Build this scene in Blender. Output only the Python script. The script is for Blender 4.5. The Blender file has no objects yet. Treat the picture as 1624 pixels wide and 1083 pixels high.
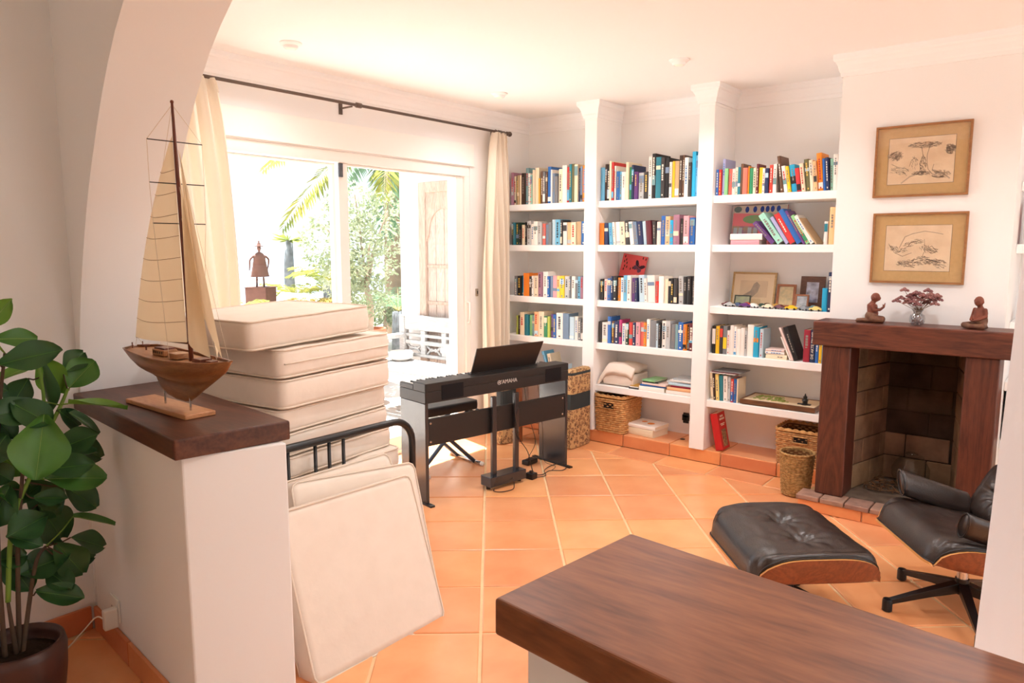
import bpy, bmesh, math, random
from mathutils import Vector, Matrix, Euler, noise

# ------------------------------------------------------------------ camera, sky, sun, exposure
scene = bpy.context.scene
COL = scene.collection
cam_data = bpy.data.cameras.new('camera')
cam_data.sensor_width = 36.0
cam_data.lens = 1150.0 / 1624.0 * 36.0
cam_data.clip_start = 0.02
cam_data.clip_end = 4000
cam = bpy.data.objects.new('camera', cam_data)
COL.objects.link(cam)
cam.location = (0, 0, 1.5)
cam.rotation_euler = (math.radians(90 - 7.43), 0, math.radians(38.85))
scene.camera = cam

world = bpy.data.worlds.new('sky')
scene.world = world
world.use_nodes = True
wn = world.node_tree.nodes
wn.clear()
w_out = wn.new('ShaderNodeOutputWorld')
w_bg = wn.new('ShaderNodeBackground')
w_bg.inputs['Color'].default_value = (0.82, 0.92, 1.0, 1)
w_bg.inputs['Strength'].default_value = 0.62
world.node_tree.links.new(w_bg.outputs[0], w_out.inputs[0])

sun_data = bpy.data.lights.new('sun', 'SUN')
sun_data.energy = 9.0
sun_data.angle = math.radians(0.6)
sun_data.color = (1.0, 0.97, 0.94)
sun = bpy.data.objects.new('sun', sun_data)
COL.objects.link(sun)
sun.location = (-6, 5, 8)
sun.rotation_euler = Vector((0.60, -0.16, -2.04)).to_track_quat('-Z', 'Y').to_euler()

def portal(name, loc, rot, sx, sy):
    d = bpy.data.lights.new(name, 'AREA')
    d.shape = 'RECTANGLE'; d.size = sx; d.size_y = sy
    d.cycles.is_portal = True
    o = bpy.data.objects.new(name, d); COL.objects.link(o)
    o.location = loc; o.rotation_euler = rot
    return o
portal('window_portal', (-4.12, 2.9, 1.08), (0, math.radians(-90), 0), 2.1, 2.9)
portal('window_portal', (3.62, 2.9, 1.2), (0, math.radians(90), 0), 2.4, 3.2)
portal('window_portal', (0.9, -3.02, 1.2), (math.radians(90), 0, 0), 1.5, 1.4)

vs = scene.view_settings
vs.view_transform = 'Standard'
vs.look = 'None'
vs.gamma = 1.0
vs.use_curve_mapping = False
vs.exposure = 1.7
scene.display_settings.display_device = 'sRGB'
scene.cycles.use_denoising = True
scene.cycles.max_bounces = 14
scene.cycles.diffuse_bounces = 10
scene.cycles.transparent_max_bounces = 16
scene.cycles.sample_clamp_indirect = 8.0

# ------------------------------------------------------------------ helpers
PI = math.pi
def lin(c):
    c = c / 255.0
    return c / 12.92 if c <= 0.04045 else ((c + 0.055) / 1.055) ** 2.4
def rgb(t): return (lin(t[0]), lin(t[1]), lin(t[2]), 1.0)

MATS = {}
def nt(m):
    return m.node_tree.nodes, m.node_tree.links
def mat(name, col, rough=0.5, spec=0.5, metal=0.0, var=0.0, scale=8.0, bump=0.0, bscale=60.0, obj_var=0.0, col2=None, coat=0.0, sheen=0.0, stretch=None, detail=4.0):
    """principled material; var mixes towards col2 by noise, obj_var by a per-object random"""
    if name in MATS: return MATS[name]
    m = bpy.data.materials.new(name); m.use_nodes = True
    n, l = nt(m)
    b = n['Principled BSDF']
    b.inputs['Roughness'].default_value = rough
    b.inputs['Specular IOR Level'].default_value = spec
    b.inputs['Metallic'].default_value = metal
    if coat: b.inputs['Coat Weight'].default_value = coat
    if sheen: b.inputs['Sheen Weight'].default_value = sheen
    b.inputs['Base Color'].default_value = rgb(col)
    m.diffuse_color = rgb(col)
    tc = None
    def coords():
        nonlocal tc
        if tc is None:
            t = n.new('ShaderNodeTexCoord')
            if stretch:
                mp = n.new('ShaderNodeMapping'); mp.inputs['Scale'].default_value = stretch
                l.new(t.outputs['Object'], mp.inputs['Vector']); tc = mp.outputs[0]
            else: tc = t.outputs['Object']
        return tc
    last = None
    if var > 0:
        no = n.new('ShaderNodeTexNoise'); no.inputs['Scale'].default_value = scale; no.inputs['Detail'].default_value = detail
        l.new(coords(), no.inputs['Vector'])
        cr = n.new('ShaderNodeValToRGB')
        cr.color_ramp.elements[0].position = 0.35; cr.color_ramp.elements[1].position = 0.68
        cr.color_ramp.elements[0].color = rgb(col)
        c2 = rgb(col2) if col2 else tuple(x * 0.6 for x in rgb(col)[:3]) + (1,)
        a = rgb(col)
        cr.color_ramp.elements[1].color = tuple(a[i] * (1 - var) + c2[i] * var for i in range(3)) + (1,)
        l.new(no.outputs['Fac'], cr.inputs['Fac']); last = cr.outputs['Color']
    if obj_var > 0:
        oi = n.new('ShaderNodeObjectInfo')
        hs = n.new('ShaderNodeHueSaturation')
        mr = n.new('ShaderNodeMapRange'); mr.inputs['To Min'].default_value = 1 - obj_var; mr.inputs['To Max'].default_value = 1 + obj_var
        l.new(oi.outputs['Random'], mr.inputs['Value']); l.new(mr.outputs[0], hs.inputs['Value'])
        mh = n.new('ShaderNodeMath'); mh.operation = 'MULTIPLY_ADD'; mh.inputs[1].default_value = obj_var * 0.12; mh.inputs[2].default_value = 0.5 - obj_var * 0.06
        l.new(oi.outputs['Random'], mh.inputs[0]); l.new(mh.outputs[0], hs.inputs['Hue'])
        if last: l.new(last, hs.inputs['Color'])
        else: hs.inputs['Color'].default_value = rgb(col)
        last = hs.outputs['Color']
    if last: l.new(last, b.inputs['Base Color'])
    if bump > 0:
        nb = n.new('ShaderNodeTexNoise'); nb.inputs['Scale'].default_value = bscale; nb.inputs['Detail'].default_value = 5
        l.new(coords(), nb.inputs['Vector'])
        bp = n.new('ShaderNodeBump'); bp.inputs['Strength'].default_value = bump; bp.inputs['Distance'].default_value = 0.01
        l.new(nb.outputs['Fac'], bp.inputs['Height']); l.new(bp.outputs[0], b.inputs['Normal'])
    MATS[name] = m
    return m

def wood(name, dark, light, axis=0, scale=6.0, rough=0.38, spec=0.5, rings=9.0, dist=2.2):
    """grained wood, grain running along the given local axis"""
    if name in MATS: return MATS[name]
    m = bpy.data.materials.new(name); m.use_nodes = True
    n, l = nt(m); b = n['Principled BSDF']
    t = n.new('ShaderNodeTexCoord'); mp = n.new('ShaderNodeMapping')
    s = [1.0, 1.0, 1.0]; s[axis] = 0.16
    mp.inputs['Scale'].default_value = s
    l.new(t.outputs['Object'], mp.inputs['Vector'])
    n1 = n.new('ShaderNodeTexNoise'); n1.inputs['Scale'].default_value = scale; n1.inputs['Detail'].default_value = 6; n1.inputs['Distortion'].default_value = dist
    l.new(mp.outputs[0], n1.inputs['Vector'])
    ma = n.new('ShaderNodeMath'); ma.operation = 'MULTIPLY'; ma.inputs[1].default_value = rings
    l.new(n1.outputs['Fac'], ma.inputs[0])
    fr = n.new('ShaderNodeMath'); fr.operation = 'PINGPONG'; fr.inputs[1].default_value = 0.62
    l.new(ma.outputs[0], fr.inputs[0])
    n2 = n.new('ShaderNodeTexNoise'); n2.inputs['Scale'].default_value = scale * 22; n2.inputs['Detail'].default_value = 3
    l.new(mp.outputs[0], n2.inputs['Vector'])
    mx = n.new('ShaderNodeMath'); mx.operation = 'MULTIPLY_ADD'; mx.inputs[1].default_value = 0.55
    l.new(n2.outputs['Fac'], mx.inputs[0])
    sc = n.new('ShaderNodeMath'); sc.operation = 'MULTIPLY'; sc.inputs[1].default_value = 0.5
    l.new(fr.outputs[0], sc.inputs[0]); l.new(sc.outputs[0], mx.inputs[2])
    cr = n.new('ShaderNodeValToRGB')
    cr.color_ramp.elements[0].position = 0.18; cr.color_ramp.elements[1].position = 0.85
    cr.color_ramp.elements[0].color = rgb(dark); cr.color_ramp.elements[1].color = rgb(light)
    l.new(mx.outputs[0], cr.inputs['Fac']); l.new(cr.outputs[0], b.inputs['Base Color'])
    b.inputs['Roughness'].default_value = rough; b.inputs['Specular IOR Level'].default_value = spec
    bp = n.new('ShaderNodeBump'); bp.inputs['Strength'].default_value = 0.12; bp.inputs['Distance'].default_value = 0.003
    l.new(mx.outputs[0], bp.inputs['Height']); l.new(bp.outputs[0], b.inputs['Normal'])
    MATS[name] = m
    return m

def glass(name, tint=(255, 255, 255), gloss=0.08, rough=0.02):
    """thin clear pane: transmits straight through and mirrors a little"""
    if name in MATS: return MATS[name]
    m = bpy.data.materials.new(name); m.use_nodes = True
    n, l = nt(m); n.remove(n['Principled BSDF'])
    o = n['Material Output']
    tr = n.new('ShaderNodeBsdfTransparent'); tr.inputs['Color'].default_value = rgb(tint)
    gl = n.new('ShaderNodeBsdfGlossy'); gl.inputs['Roughness'].default_value = rough
    lw = n.new('ShaderNodeLayerWeight'); lw.inputs['Blend'].default_value = 0.5
    pw = n.new('ShaderNodeMath'); pw.operation = 'POWER'; pw.inputs[1].default_value = 4.0
    l.new(lw.outputs['Facing'], pw.inputs[0])
    mp = n.new('ShaderNodeMath'); mp.operation = 'MULTIPLY_ADD'; mp.inputs[1].default_value = 0.55; mp.inputs[2].default_value = gloss * 0.35
    l.new(pw.outputs[0], mp.inputs[0])
    mi = n.new('ShaderNodeMixShader')
    l.new(mp.outputs[0], mi.inputs[0]); l.new(tr.outputs[0], mi.inputs[1]); l.new(gl.outputs[0], mi.inputs[2])
    l.new(mi.outputs[0], o.inputs['Surface'])
    MATS[name] = m
    return m

def translucent(name, col, t=0.4, rough=0.9, var=0.0, col2=None, scale=8):
    m = mat(name, col, rough, 0.2, var=var, col2=col2, scale=scale)
    n, l = nt(m)
    if 'tl' in n: return m
    b = n['Principled BSDF']; o = n['Material Output']
    tl = n.new('ShaderNodeBsdfTranslucent'); tl.name = 'tl'
    if b.inputs['Base Color'].links: l.new(b.inputs['Base Color'].links[0].from_socket, tl.inputs['Color'])
    else: tl.inputs['Color'].default_value = rgb(col)
    mi = n.new('ShaderNodeMixShader'); mi.inputs[0].default_value = t
    l.new(b.outputs[0], mi.inputs[1]); l.new(tl.outputs[0], mi.inputs[2]); l.new(mi.outputs[0], o.inputs['Surface'])
    return m

XF = {}
def tag(o, label=None, cat=None, group=None, kind=None):
    if label: o['label'] = label
    if cat: o['category'] = cat
    if group: o['group'] = group
    if kind: o['kind'] = kind
    return o
def thing(name, label, cat, loc=(0, 0, 0), rz=0.0, group=None, kind=None):
    o = bpy.data.objects.new(name, None); COL.objects.link(o)
    o.empty_display_size = 0.05
    o.location = loc; o.rotation_euler = (0, 0, rz)
    XF[o.name] = Matrix.Translation(Vector(loc)) @ Matrix.Rotation(rz, 4, 'Z')
    tag(o, label, cat, group, kind)
    return o
def copy_tree(o, parent=None):
    c = o.copy(); COL.objects.link(c); c.parent = parent
    if o.name in XF: XF[c.name] = XF[o.name].copy()
    for ch in list(o.children): copy_tree(ch, c)
    return c

class MB:
    def __init__(s): s.v = []; s.f = []
    def add(s, vs, fs):
        k = len(s.v); s.v += [tuple(p) for p in vs]; s.f += [tuple(i + k for i in f) for f in fs]; return s
    def box(s, x0, y0, z0, x1, y1, z1, M=None):
        vs = [Vector(p) for p in ((x0,y0,z0),(x1,y0,z0),(x1,y1,z0),(x0,y1,z0),(x0,y0,z1),(x1,y0,z1),(x1,y1,z1),(x0,y1,z1))]
        if M: vs = [M @ p for p in vs]
        return s.add(vs, [(3,2,1,0),(4,5,6,7),(0,1,5,4),(1,2,6,5),(2,3,7,6),(3,0,4,7)])
    def prism(s, pts, z0, z1, M=None):
        """polygon in xy, counter-clockwise, extruded in z"""
        n = len(pts)
        vs = [Vector((p[0], p[1], z0)) for p in pts] + [Vector((p[0], p[1], z1)) for p in pts]
        if M: vs = [M @ p for p in vs]
        return s.add(vs, [tuple(range(n - 1, -1, -1)), tuple(range(n, 2 * n))] + [(i, (i + 1) % n, n + (i + 1) % n, n + i) for i in range(n)])
    def tube(s, pts, r, n=8, closed=False, cap=True):
        pts = [Vector(p) for p in pts]; m = len(pts)
        rs = r if isinstance(r, (list, tuple)) else [r] * m
        up = None; rings = []
        for i, p in enumerate(pts):
            if closed: d = pts[(i + 1) % m] - pts[i - 1]
            else: d = pts[min(i + 1, m - 1)] - pts[max(i - 1, 0)]
            if d.length < 1e-9: d = Vector((0, 0, 1))
            d.normalize()
            if up is None: up = Vector((0, 0, 1)) if abs(d.z) < 0.9 else Vector((1, 0, 0))
            a = d.cross(up)
            if a.length < 1e-6: a = d.orthogonal()
            a.normalize(); b = a.cross(d).normalized(); up = b
            rings.append([p + (a * math.cos(2 * PI * k / n) + b * math.sin(2 * PI * k / n)) * rs[i] for k in range(n)])
        vs = [q for rg in rings for q in rg]; fs = []
        mm = m if closed else m - 1
        for i in range(mm):
            for k in range(n):
                a0 = i * n + k; a1 = i * n + (k + 1) % n; b0 = ((i + 1) % m) * n + k; b1 = ((i + 1) % m) * n + (k + 1) % n
                fs.append((a0, a1, b1, b0))
        if cap and not closed:
            fs.append(tuple(range(n - 1, -1, -1))); fs.append(tuple((m - 1) * n + k for k in range(n)))
        return s.add(vs, fs)
    def lathe(s, prof, n=24, c=(0, 0, 0), cap=False):
        vs = []; fs = []; m = len(prof)
        for r, z in prof:
            for k in range(n):
                a = 2 * PI * k / n
                vs.append((c[0] + r * math.cos(a), c[1] + r * math.sin(a), c[2] + z))
        for i in range(m - 1):
            for k in range(n):
                fs.append((i * n + k, i * n + (k + 1) % n, (i + 1) * n + (k + 1) % n, (i + 1) * n + k))
        if cap: fs.append(tuple(range(n - 1, -1, -1))); fs.append(tuple((m - 1) * n + k for k in range(n)))
        return s.add(vs, fs)
    def ball(s, c, r, nu=12, nv=8, M=None):
        rx, ry, rz = r if isinstance(r, (tuple, list)) else (r, r, r)
        vs = []; fs = []
        for j in range(nv + 1):
            th = PI * j / nv
            for i in range(nu):
                ph = 2 * PI * i / nu
                p = Vector((rx * math.sin(th) * math.cos(ph), ry * math.sin(th) * math.sin(ph), -rz * math.cos(th)))
                if M: p = M @ p
                vs.append(p + Vector(c))
        for j in range(nv):
            for i in range(nu):
                fs.append((j * nu + i, j * nu + (i + 1) % nu, (j + 1) * nu + (i + 1) % nu, (j + 1) * nu + i))
        return s.add(vs, fs)
    def grid(s, fn, nu, nv, flip=False):
        vs = [fn(i / nu, j / nv) for j in range(nv + 1) for i in range(nu + 1)]
        fs = []
        for j in range(nv):
            for i in range(nu):
                a = j * (nu + 1) + i; q = (a, a + 1, a + nu + 2, a + nu + 1)
                fs.append(q[::-1] if flip else q)
        return s.add(vs, fs)
    def strip_box(s, path, w, t, M=None):
        """not used for curves: list of boxes along points"""
        for a, b in zip(path[:-1], path[1:]):
            s.tube([a, b], max(w, t) / 2, 4)
        return s
    def mesh(s, name, bevel=0.0, segs=2, smooth=False, merge=0.0, remesh=0.0):
        me = bpy.data.meshes.new(name); me.from_pydata(s.v, [], s.f); me.update()
        bm = bmesh.new(); bm.from_mesh(me)
        if merge > 0: bmesh.ops.remove_doubles(bm, verts=bm.verts, dist=merge)
        bmesh.ops.recalc_face_normals(bm, faces=bm.faces)
        if bevel > 0:
            es = [e for e in bm.edges if len(e.link_faces) == 2 and e.calc_face_angle(0) > 0.6]
            bmesh.ops.bevel(bm, geom=es, offset=bevel, segments=segs, profile=0.5, affect='EDGES', clamp_overlap=True)
        bm.to_mesh(me); bm.free()
        if smooth:
            me.polygons.foreach_set('use_smooth', [True] * len(me.polygons))
        return me
    def build(s, name, m, parent=None, world=False, bevel=0.0, segs=2, smooth=False, merge=0.0, loc=None, rot=None, autosm=False):
        if world and parent is not None:
            I = XF[parent.name].inverted(); s.v = [tuple(I @ Vector(p)) for p in s.v]
        me = s.mesh(name, bevel, segs, smooth or autosm, merge)
        if autosm: me.set_sharp_from_angle(angle=math.radians(38))
        o = bpy.data.objects.new(name, me); COL.objects.link(o)
        if m: me.materials.append(m)
        if parent is not None: o.parent = parent
        if loc is not None: o.location = loc
        if rot is not None: o.rotation_euler = rot
        return o

def ob(name, me, m=None, parent=None, loc=None, rot=None):
    o = bpy.data.objects.new(name, me); COL.objects.link(o)
    if m and not me.materials: me.materials.append(m)
    if parent is not None: o.parent = parent
    if loc is not None: o.location = loc
    if rot is not None: o.rotation_euler = rot
    return o
def struct(o): o['kind'] = 'structure'; return o

def blob(parts, name, m, parent=None, voxel=0.004, smooth_it=4, world=False):
    """union of balls and tubes remeshed into one continuous surface"""
    b = MB()
    for p in parts: p(b)
    if world and parent is not None:
        I = XF[parent.name].inverted(); b.v = [tuple(I @ Vector(p)) for p in b.v]
    me = b.mesh(name)
    o = bpy.data.objects.new(name, me); COL.objects.link(o)
    md = o.modifiers.new('r', 'REMESH'); md.mode = 'VOXEL'; md.voxel_size = voxel; md.use_smooth_shade = True
    sm = o.modifiers.new('s', 'SMOOTH'); sm.iterations = smooth_it; sm.factor = 0.5
    dg = bpy.context.evaluated_depsgraph_get()
    me2 = bpy.data.meshes.new_from_object(o.evaluated_get(dg)); me2.name = name
    o.modifiers.clear(); o.data = me2; bpy.data.meshes.remove(me)
    me2.materials.clear(); me2.materials.append(m)
    me2.polygons.foreach_set('use_smooth', [True] * len(me2.polygons))
    if parent is not None: o.parent = parent
    return o

def text_mesh(txt, size, depth=0.0005):
    cu = bpy.data.curves.new('lettering', 'FONT'); cu.body = txt; cu.size = size; cu.extrude = depth
    cu.align_x = 'CENTER'; cu.align_y = 'CENTER'; cu.resolution_u = 2
    o = bpy.data.objects.new('lettering', cu); COL.objects.link(o)
    dg = bpy.context.evaluated_depsgraph_get()
    me = bpy.data.meshes.new_from_object(o.evaluated_get(dg))
    bpy.data.objects.remove(o); bpy.data.curves.remove(cu)
    return me

def clip_poly(poly, planes):
    """planes: list of (nx, ny, c): keep nx*x + ny*y <= c"""
    for nx, ny, c in planes:
        out = []
        for i in range(len(poly)):
            p, q = poly[i], poly[(i + 1) % len(poly)]
            dp = nx * p[0] + ny * p[1] - c; dq = nx * q[0] + ny * q[1] - c
            if dp <= 0: out.append(p)
            if dp * dq < 0:
                t = dp / (dp - dq); out.append((p[0] + (q[0] - p[0]) * t, p[1] + (q[1] - p[1]) * t))
        poly = out
        if len(poly) < 3: return []
    return poly
def area(p):
    return 0.5 * sum(p[i][0] * p[(i + 1) % len(p)][1] - p[(i + 1) % len(p)][0] * p[i][1] for i in range(len(p)))

def ordinal(n):
    w = ['zeroth','first','second','third','fourth','fifth','sixth','seventh','eighth','ninth','tenth','eleventh','twelfth']
    if n < len(w): return w[n]
    return '%d%s' % (n, 'th' if 10 <= n % 100 <= 20 else {1:'st',2:'nd',3:'rd'}.get(n % 10, 'th'))

# ------------------------------------------------------------------ shared materials
M_wall = mat('white_plaster', (239, 239, 239), 0.85, 0.2, bump=0.05, bscale=25)
M_ceil = mat('ceiling_paint', (244, 245, 246), 0.9, 0.1)
M_trim = mat('trim_paint', (243, 243, 244), 0.7, 0.3)
M_shelf = mat('shelf_plaster', (244, 244, 244), 0.75, 0.3)
M_frame = mat('window_lacquer', (246, 244, 240), 0.4, 0.4)
M_terra = mat('terracotta_tile', (238, 172, 120), 0.28, 0.55, var=0.6, scale=4.0, col2=(222, 140, 88), obj_var=0.08, bump=0.05, bscale=30)
M_terra_d = mat('terracotta_skirting', (224, 146, 96), 0.4, 0.5, var=0.5, scale=7.0, col2=(204, 116, 72), obj_var=0.12, bump=0.05)
M_grout = mat('grout', (232, 204, 162), 0.8, 0.2, var=0.4, scale=12, col2=(212, 176, 126))
M_mantel = wood('mantel_wood', (66, 33, 24), (118, 64, 45), axis=0, scale=5, rough=0.42)
M_post = wood('post_wood', (64, 32, 23), (110, 58, 41), axis=2, scale=5, rough=0.42)
M_capd = wood('dimmed_cap_wood', (66, 37, 28), (112, 68, 48), axis=0, scale=4.5, rough=0.40, spec=0.35, rings=7, dist=0.8)  # counter wood with its dimmer look from this angle put into the colour
M_cap = wood('counter_wood', (100, 56, 36), (160, 100, 64), axis=0, scale=4.5, rough=0.40, spec=0.35, rings=7, dist=0.8)
M_cush = mat('canvas_cream', (228, 216, 203), 0.9, 0.15, var=0.25, scale=14, col2=(212, 199, 184), bump=0.35, bscale=9, sheen=0.15)
M_pipe = mat('canvas_piping', (220, 206, 190), 0.9, 0.15)
M_black = mat('black_lacquer', (30, 27, 26), 0.42, 0.5)
M_blackm = mat('black_metal', (24, 24, 26), 0.35, 0.5)
M_piano = mat('piano_black', (38, 33, 31), 0.5, 0.45)
M_pianog = mat('piano_panel', (44, 44, 48), 0.26, 0.8)
M_chrome = mat('chrome', (200, 200, 202), 0.18, 0.5, metal=1.0)
M_white = mat('white_plastic', (240, 238, 232), 0.4, 0.5)
M_page = mat('page_paper', (236, 226, 206), 0.9, 0.1)

# ------------------------------------------------------------------ the setting
CEIL = 2.56
WX = -3.86          # inner face of the window wall
BY = 5.02           # back of the book niches
FY = 4.69           # front of shelves
KA, KB = 0.80, 1.10 # faces of the arch wall: y + 0.095 x = k
def HW(x, k, z=0.0): return (x, k - 0.095 * x, z)

# floor: mortar bed with single terracotta tiles
b = MB(); b.box(-4.1, -3.0, -0.12, 3.6, 5.12, -0.006)
floor = struct(b.build('floor', M_grout))
TA = math.radians(40.45); TS = 0.39
tu = Vector((-math.sin(TA), math.cos(TA))); tv = Vector((math.cos(TA), math.sin(TA)))
T0 = Vector((-2.531, 2.895))
def tile_mesh(poly, h=0.006, e=0.004):
    c = (sum(p[0] for p in poly) / len(poly), sum(p[1] for p in poly) / len(poly))
    n = len(poly); vs = []
    def ins(p, d):
        v = Vector((p[0] - c[0], p[1] - c[1])); L = max(v.length, 1e-6); k = max(0.2, (L - d * 1.4) / L)
        return (v.x * k, v.y * k)
    for d, z in ((0.0, 0.0), (0.0, h * 0.5), (e, h)):
        vs += [(ins(p, d)[0], ins(p, d)[1], z) for p in poly]
    fs = [tuple(range(2 * n, 3 * n))]
    for r in (0, 1): fs += [(r * n + i, r * n + (i + 1) % n, (r + 1) * n + (i + 1) % n, (r + 1) * n + i) for i in range(n)]
    me = bpy.data.meshes.new('tile'); me.from_pydata(vs, [], fs); me.update()
    return me, c
full = None
regions = [
    [(-1, 0, 3.855), (1, 0, 1.6), (0, 1, 4.445), (-0.095, -1, -KB)],
    [(-1, 0, 2.995), (1, 0, 0.5), (0.095, 1, KA), (0, -1, 0.2)],
    [(-1, 0, 1.93), (1, 0, -0.70), (0.095, 1, KB), (-0.095, -1, -KA)],
]
for i in range(-22, 14):
    for j in range(-16, 22):
        g = 0.0065
        P = [T0 + tu * (TS * (i + a) + (g if a == 0 else -g)) + tv * (TS * (j + c) + (g if c == 0 else -g)) for a, c in ((0, 0), (0, 1), (1, 1), (1, 0))]
        P = [(p.x, p.y) for p in P]
        if area(P) < 0: P.reverse()
        for R in regions:
            q = clip_poly(P, R)
            if len(q) < 3 or abs(area(q)) < 0.003: continue
            if abs(abs(area(q)) - abs(area(P))) < 1e-5:
                if full is None: full, _c = tile_mesh(P); full.materials.append(M_terra)
                me = full; c = (sum(p[0] for p in P) / 4, sum(p[1] for p in P) / 4)
            else:
                me, c = tile_mesh(q); me.materials.append(M_terra)
            ob('tile', me, None, floor, (c[0], c[1], -0.006))
# border row along the bookcase plinth
for i in range(8):
    x0 = -3.855 + i * 0.385; x1 = min(x0 + 0.375, -1.22)
    if x1 - x0 < 0.05: continue
    me, c = tile_mesh([(x0, 4.455), (x1, 4.455), (x1, 4.685), (x0, 4.685)]); me.materials.append(M_terra)
    ob('tile', me, None, floor, (c[0], c[1], -0.006))

b = MB(); b.box(-4.1, -3.1, CEIL, 3.7, 5.12, CEIL + 0.12)
struct(b.build('ceiling', M_ceil))

# window wall with the sliding door opening
WY0, WY1, WZ1 = 1.45, 4.27, 2.11
b = MB()
b.box(-4.1, 1.1, -0.12, WX, WY0, CEIL); b.box(-4.1, WY1, -0.12, WX, 5.12, CEIL); b.box(-4.1, WY0, WZ1, WX, WY1, CEIL)
struct(b.build('wall_window', M_wall))
b = MB(); b.box(-4.1, BY, -0.12, 3.7, BY + 0.12, CEIL)
struct(b.build('wall_bookcase', M_wall))
# chimney breast with the firebox opening
b = MB()
b.box(-1.202, 4.45, -0.005, -1.05, BY, CEIL); b.box(-0.47, 4.45, -0.005, -0.35, BY, CEIL)
b.box(-1.05, 4.45, 0.96, -0.47, BY, CEIL); b.box(-1.05, 4.95, -0.005, -0.47, BY, 0.96)
struct(b.build('wall_chimney', M_wall, merge=0.0001))
# right wall of the living room with its window, unseen
b = MB()
b.box(3.6, -3.1, -0.12, 3.7, 1.3, CEIL); b.box(3.6, 4.5, -0.12, 3.7, 5.12, CEIL)
b.box(3.6, 1.3, 2.4, 3.7, 4.5, CEIL); b.box(3.6, 1.3, -0.12, 3.7, 4.5, 0.0)
struct(b.build('wall_right', M_wall))
b = MB()
b.box(-3.1, -3.1, -0.12, 0.15, -3.0, CEIL); b.box(1.65, -3.1, -0.12, 3.6, -3.0, CEIL)
b.box(0.15, -3.1, -0.12, 1.65, -3.0, 0.5); b.box(0.15, -3.1, 1.9, 1.65, -3.0, CEIL)
struct(b.build('wall_dining_back', M_wall))
b = MB(); b.prism([(-3.1, -3.0), (-3.0, -3.0), (-3.0, HW(-3.0, KA)[1]), (-3.1, HW(-3.1, KA)[1])], -0.12, CEIL)
struct(b.build('wall_left', M_wall))

# arch wall
left = [(-2.985, 0.945), (-2.968, 1.04), (-2.935, 1.18), (-2.893, 1.31), (-2.84, 1.436), (-2.792, 1.54), (-2.749, 1.626), (-2.70, 1.71), (-2.657, 1.775), (-2.577, 1.888), (-2.505, 1.98), (-2.433, 2.06), (-2.35, 2.14), (-2.262, 2.206), (-2.16, 2.27), (-2.05, 2.325), (-1.93, 2.37), (-1.8, 2.405), (-1.65, 2.432), (-1.5, 2.447), (-1.35, 2.455), (-1.2, 2.458)]
arch = left + [(-2.4 - x, z) for x, z in left[-2::-1]]
b = MB()
n = len(arch)
vs = []
for x, z in arch:
    for k in (KA, KB): vs += [HW(x, k, z), HW(x, k, CEIL)]
fs = []
for i in range(n - 1):
    a, c = i * 4, (i + 1) * 4
    fs += [(a, c, c + 1, a + 1), (a + 2, a + 3, c + 3, c + 2), (a, a + 2, c + 2, c), (a + 1, c + 1, c + 3, a + 3)]
b.add(vs, fs)
def slab(b, x0, x1, k0, k1, z0, z1):
    b.prism([HW(x0, k0)[:2], HW(x1, k0)[:2], HW(x1, k1)[:2], HW(x0, k1)[:2]], z0, z1)
slab(b, -3.86, -2.985, KA, KB, -0.1, CEIL)
slab(b, 0.585, 3.6, KA, KB, -0.1, CEIL)
struct(b.build('wall_arch', M_wall, merge=0.0005, autosm=True))

# half walls under the wooden caps
b = MB(); b.prism([HW(-2.985, KA)[:2], HW(-2.04, KA)[:2], HW(-1.945, KB)[:2], HW(-2.985, KB)[:2]], -0.005, 0.8895)
struct(b.build('wall_half_left', M_wall, bevel=0.006))
b = MB(); b.prism([HW(-0.665, KA)[:2], HW(0.585, KA)[:2], HW(0.585, KB)[:2], HW(-0.635, KB)[:2]], -0.005, 0.8895)
struct(b.build('wall_half_right', M_wall, bevel=0.006))
r = thing('counter_cap', 'thick wood cap on the low wall under the model sailboat', 'counter', HW(-2.4, 0.95, 0.89))
b = MB(); b.prism([HW(-2.983, 0.772)[:2], HW(-2.018, 0.772)[:2], HW(-1.965, 1.127)[:2], HW(-2.983, 1.127)[:2]], 0.89, 0.952)
b.build('board', M_capd, r, world=True, bevel=0.006, segs=3)
r = thing('counter_cap', 'broad brown wood counter top in the bottom right foreground', 'counter', HW(-0.2, 0.95, 0.89))
b = MB(); b.prism([HW(-0.700, 0.757)[:2], HW(0.58, 0.757)[:2], HW(0.58, 1.127)[:2], HW(-0.664, 1.127)[:2]], 0.89, 0.952)
b.build('board', M_cap, r, world=True, bevel=0.006, segs=3)

# skirting tiles in the near room and on the half wall
def skirting(name, path, off):
    root = bpy.data.objects.new(name, None); COL.objects.link(root); root['kind'] = 'structure'
    XF[root.name] = Matrix.Identity(4)
    (x0, y0), (x1, y1) = path
    d = Vector((x1 - x0, y1 - y0)); L = d.length; d.normalize(); nn = Vector((-d.y, d.x)) * off
    s = 0.0
    while s < L - 0.02:
        e = min(s + 0.385, L)
        p = [Vector((x0, y0)) + d * (s + 0.003), Vector((x0, y0)) + d * (e - 0.003)]
        q = [p[0], p[1], p[1] + nn, p[0] + nn]
        b = MB(); b.prism([(v.x, v.y) for v in (q if off > 0 else q[::-1])], 0.0, 0.095)
        b.build('tile', M_terra_d, root, bevel=0.003)
        s = e
    return root
skirting('baseboard_left', [(-2.999, 1.066), (-2.999, -1.0)], 0.014)
skirting('baseboard_half_wall', [HW(-2.983, KA - 0.001)[:2], HW(-2.02, KA - 0.001)[:2]], -0.014)

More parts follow.
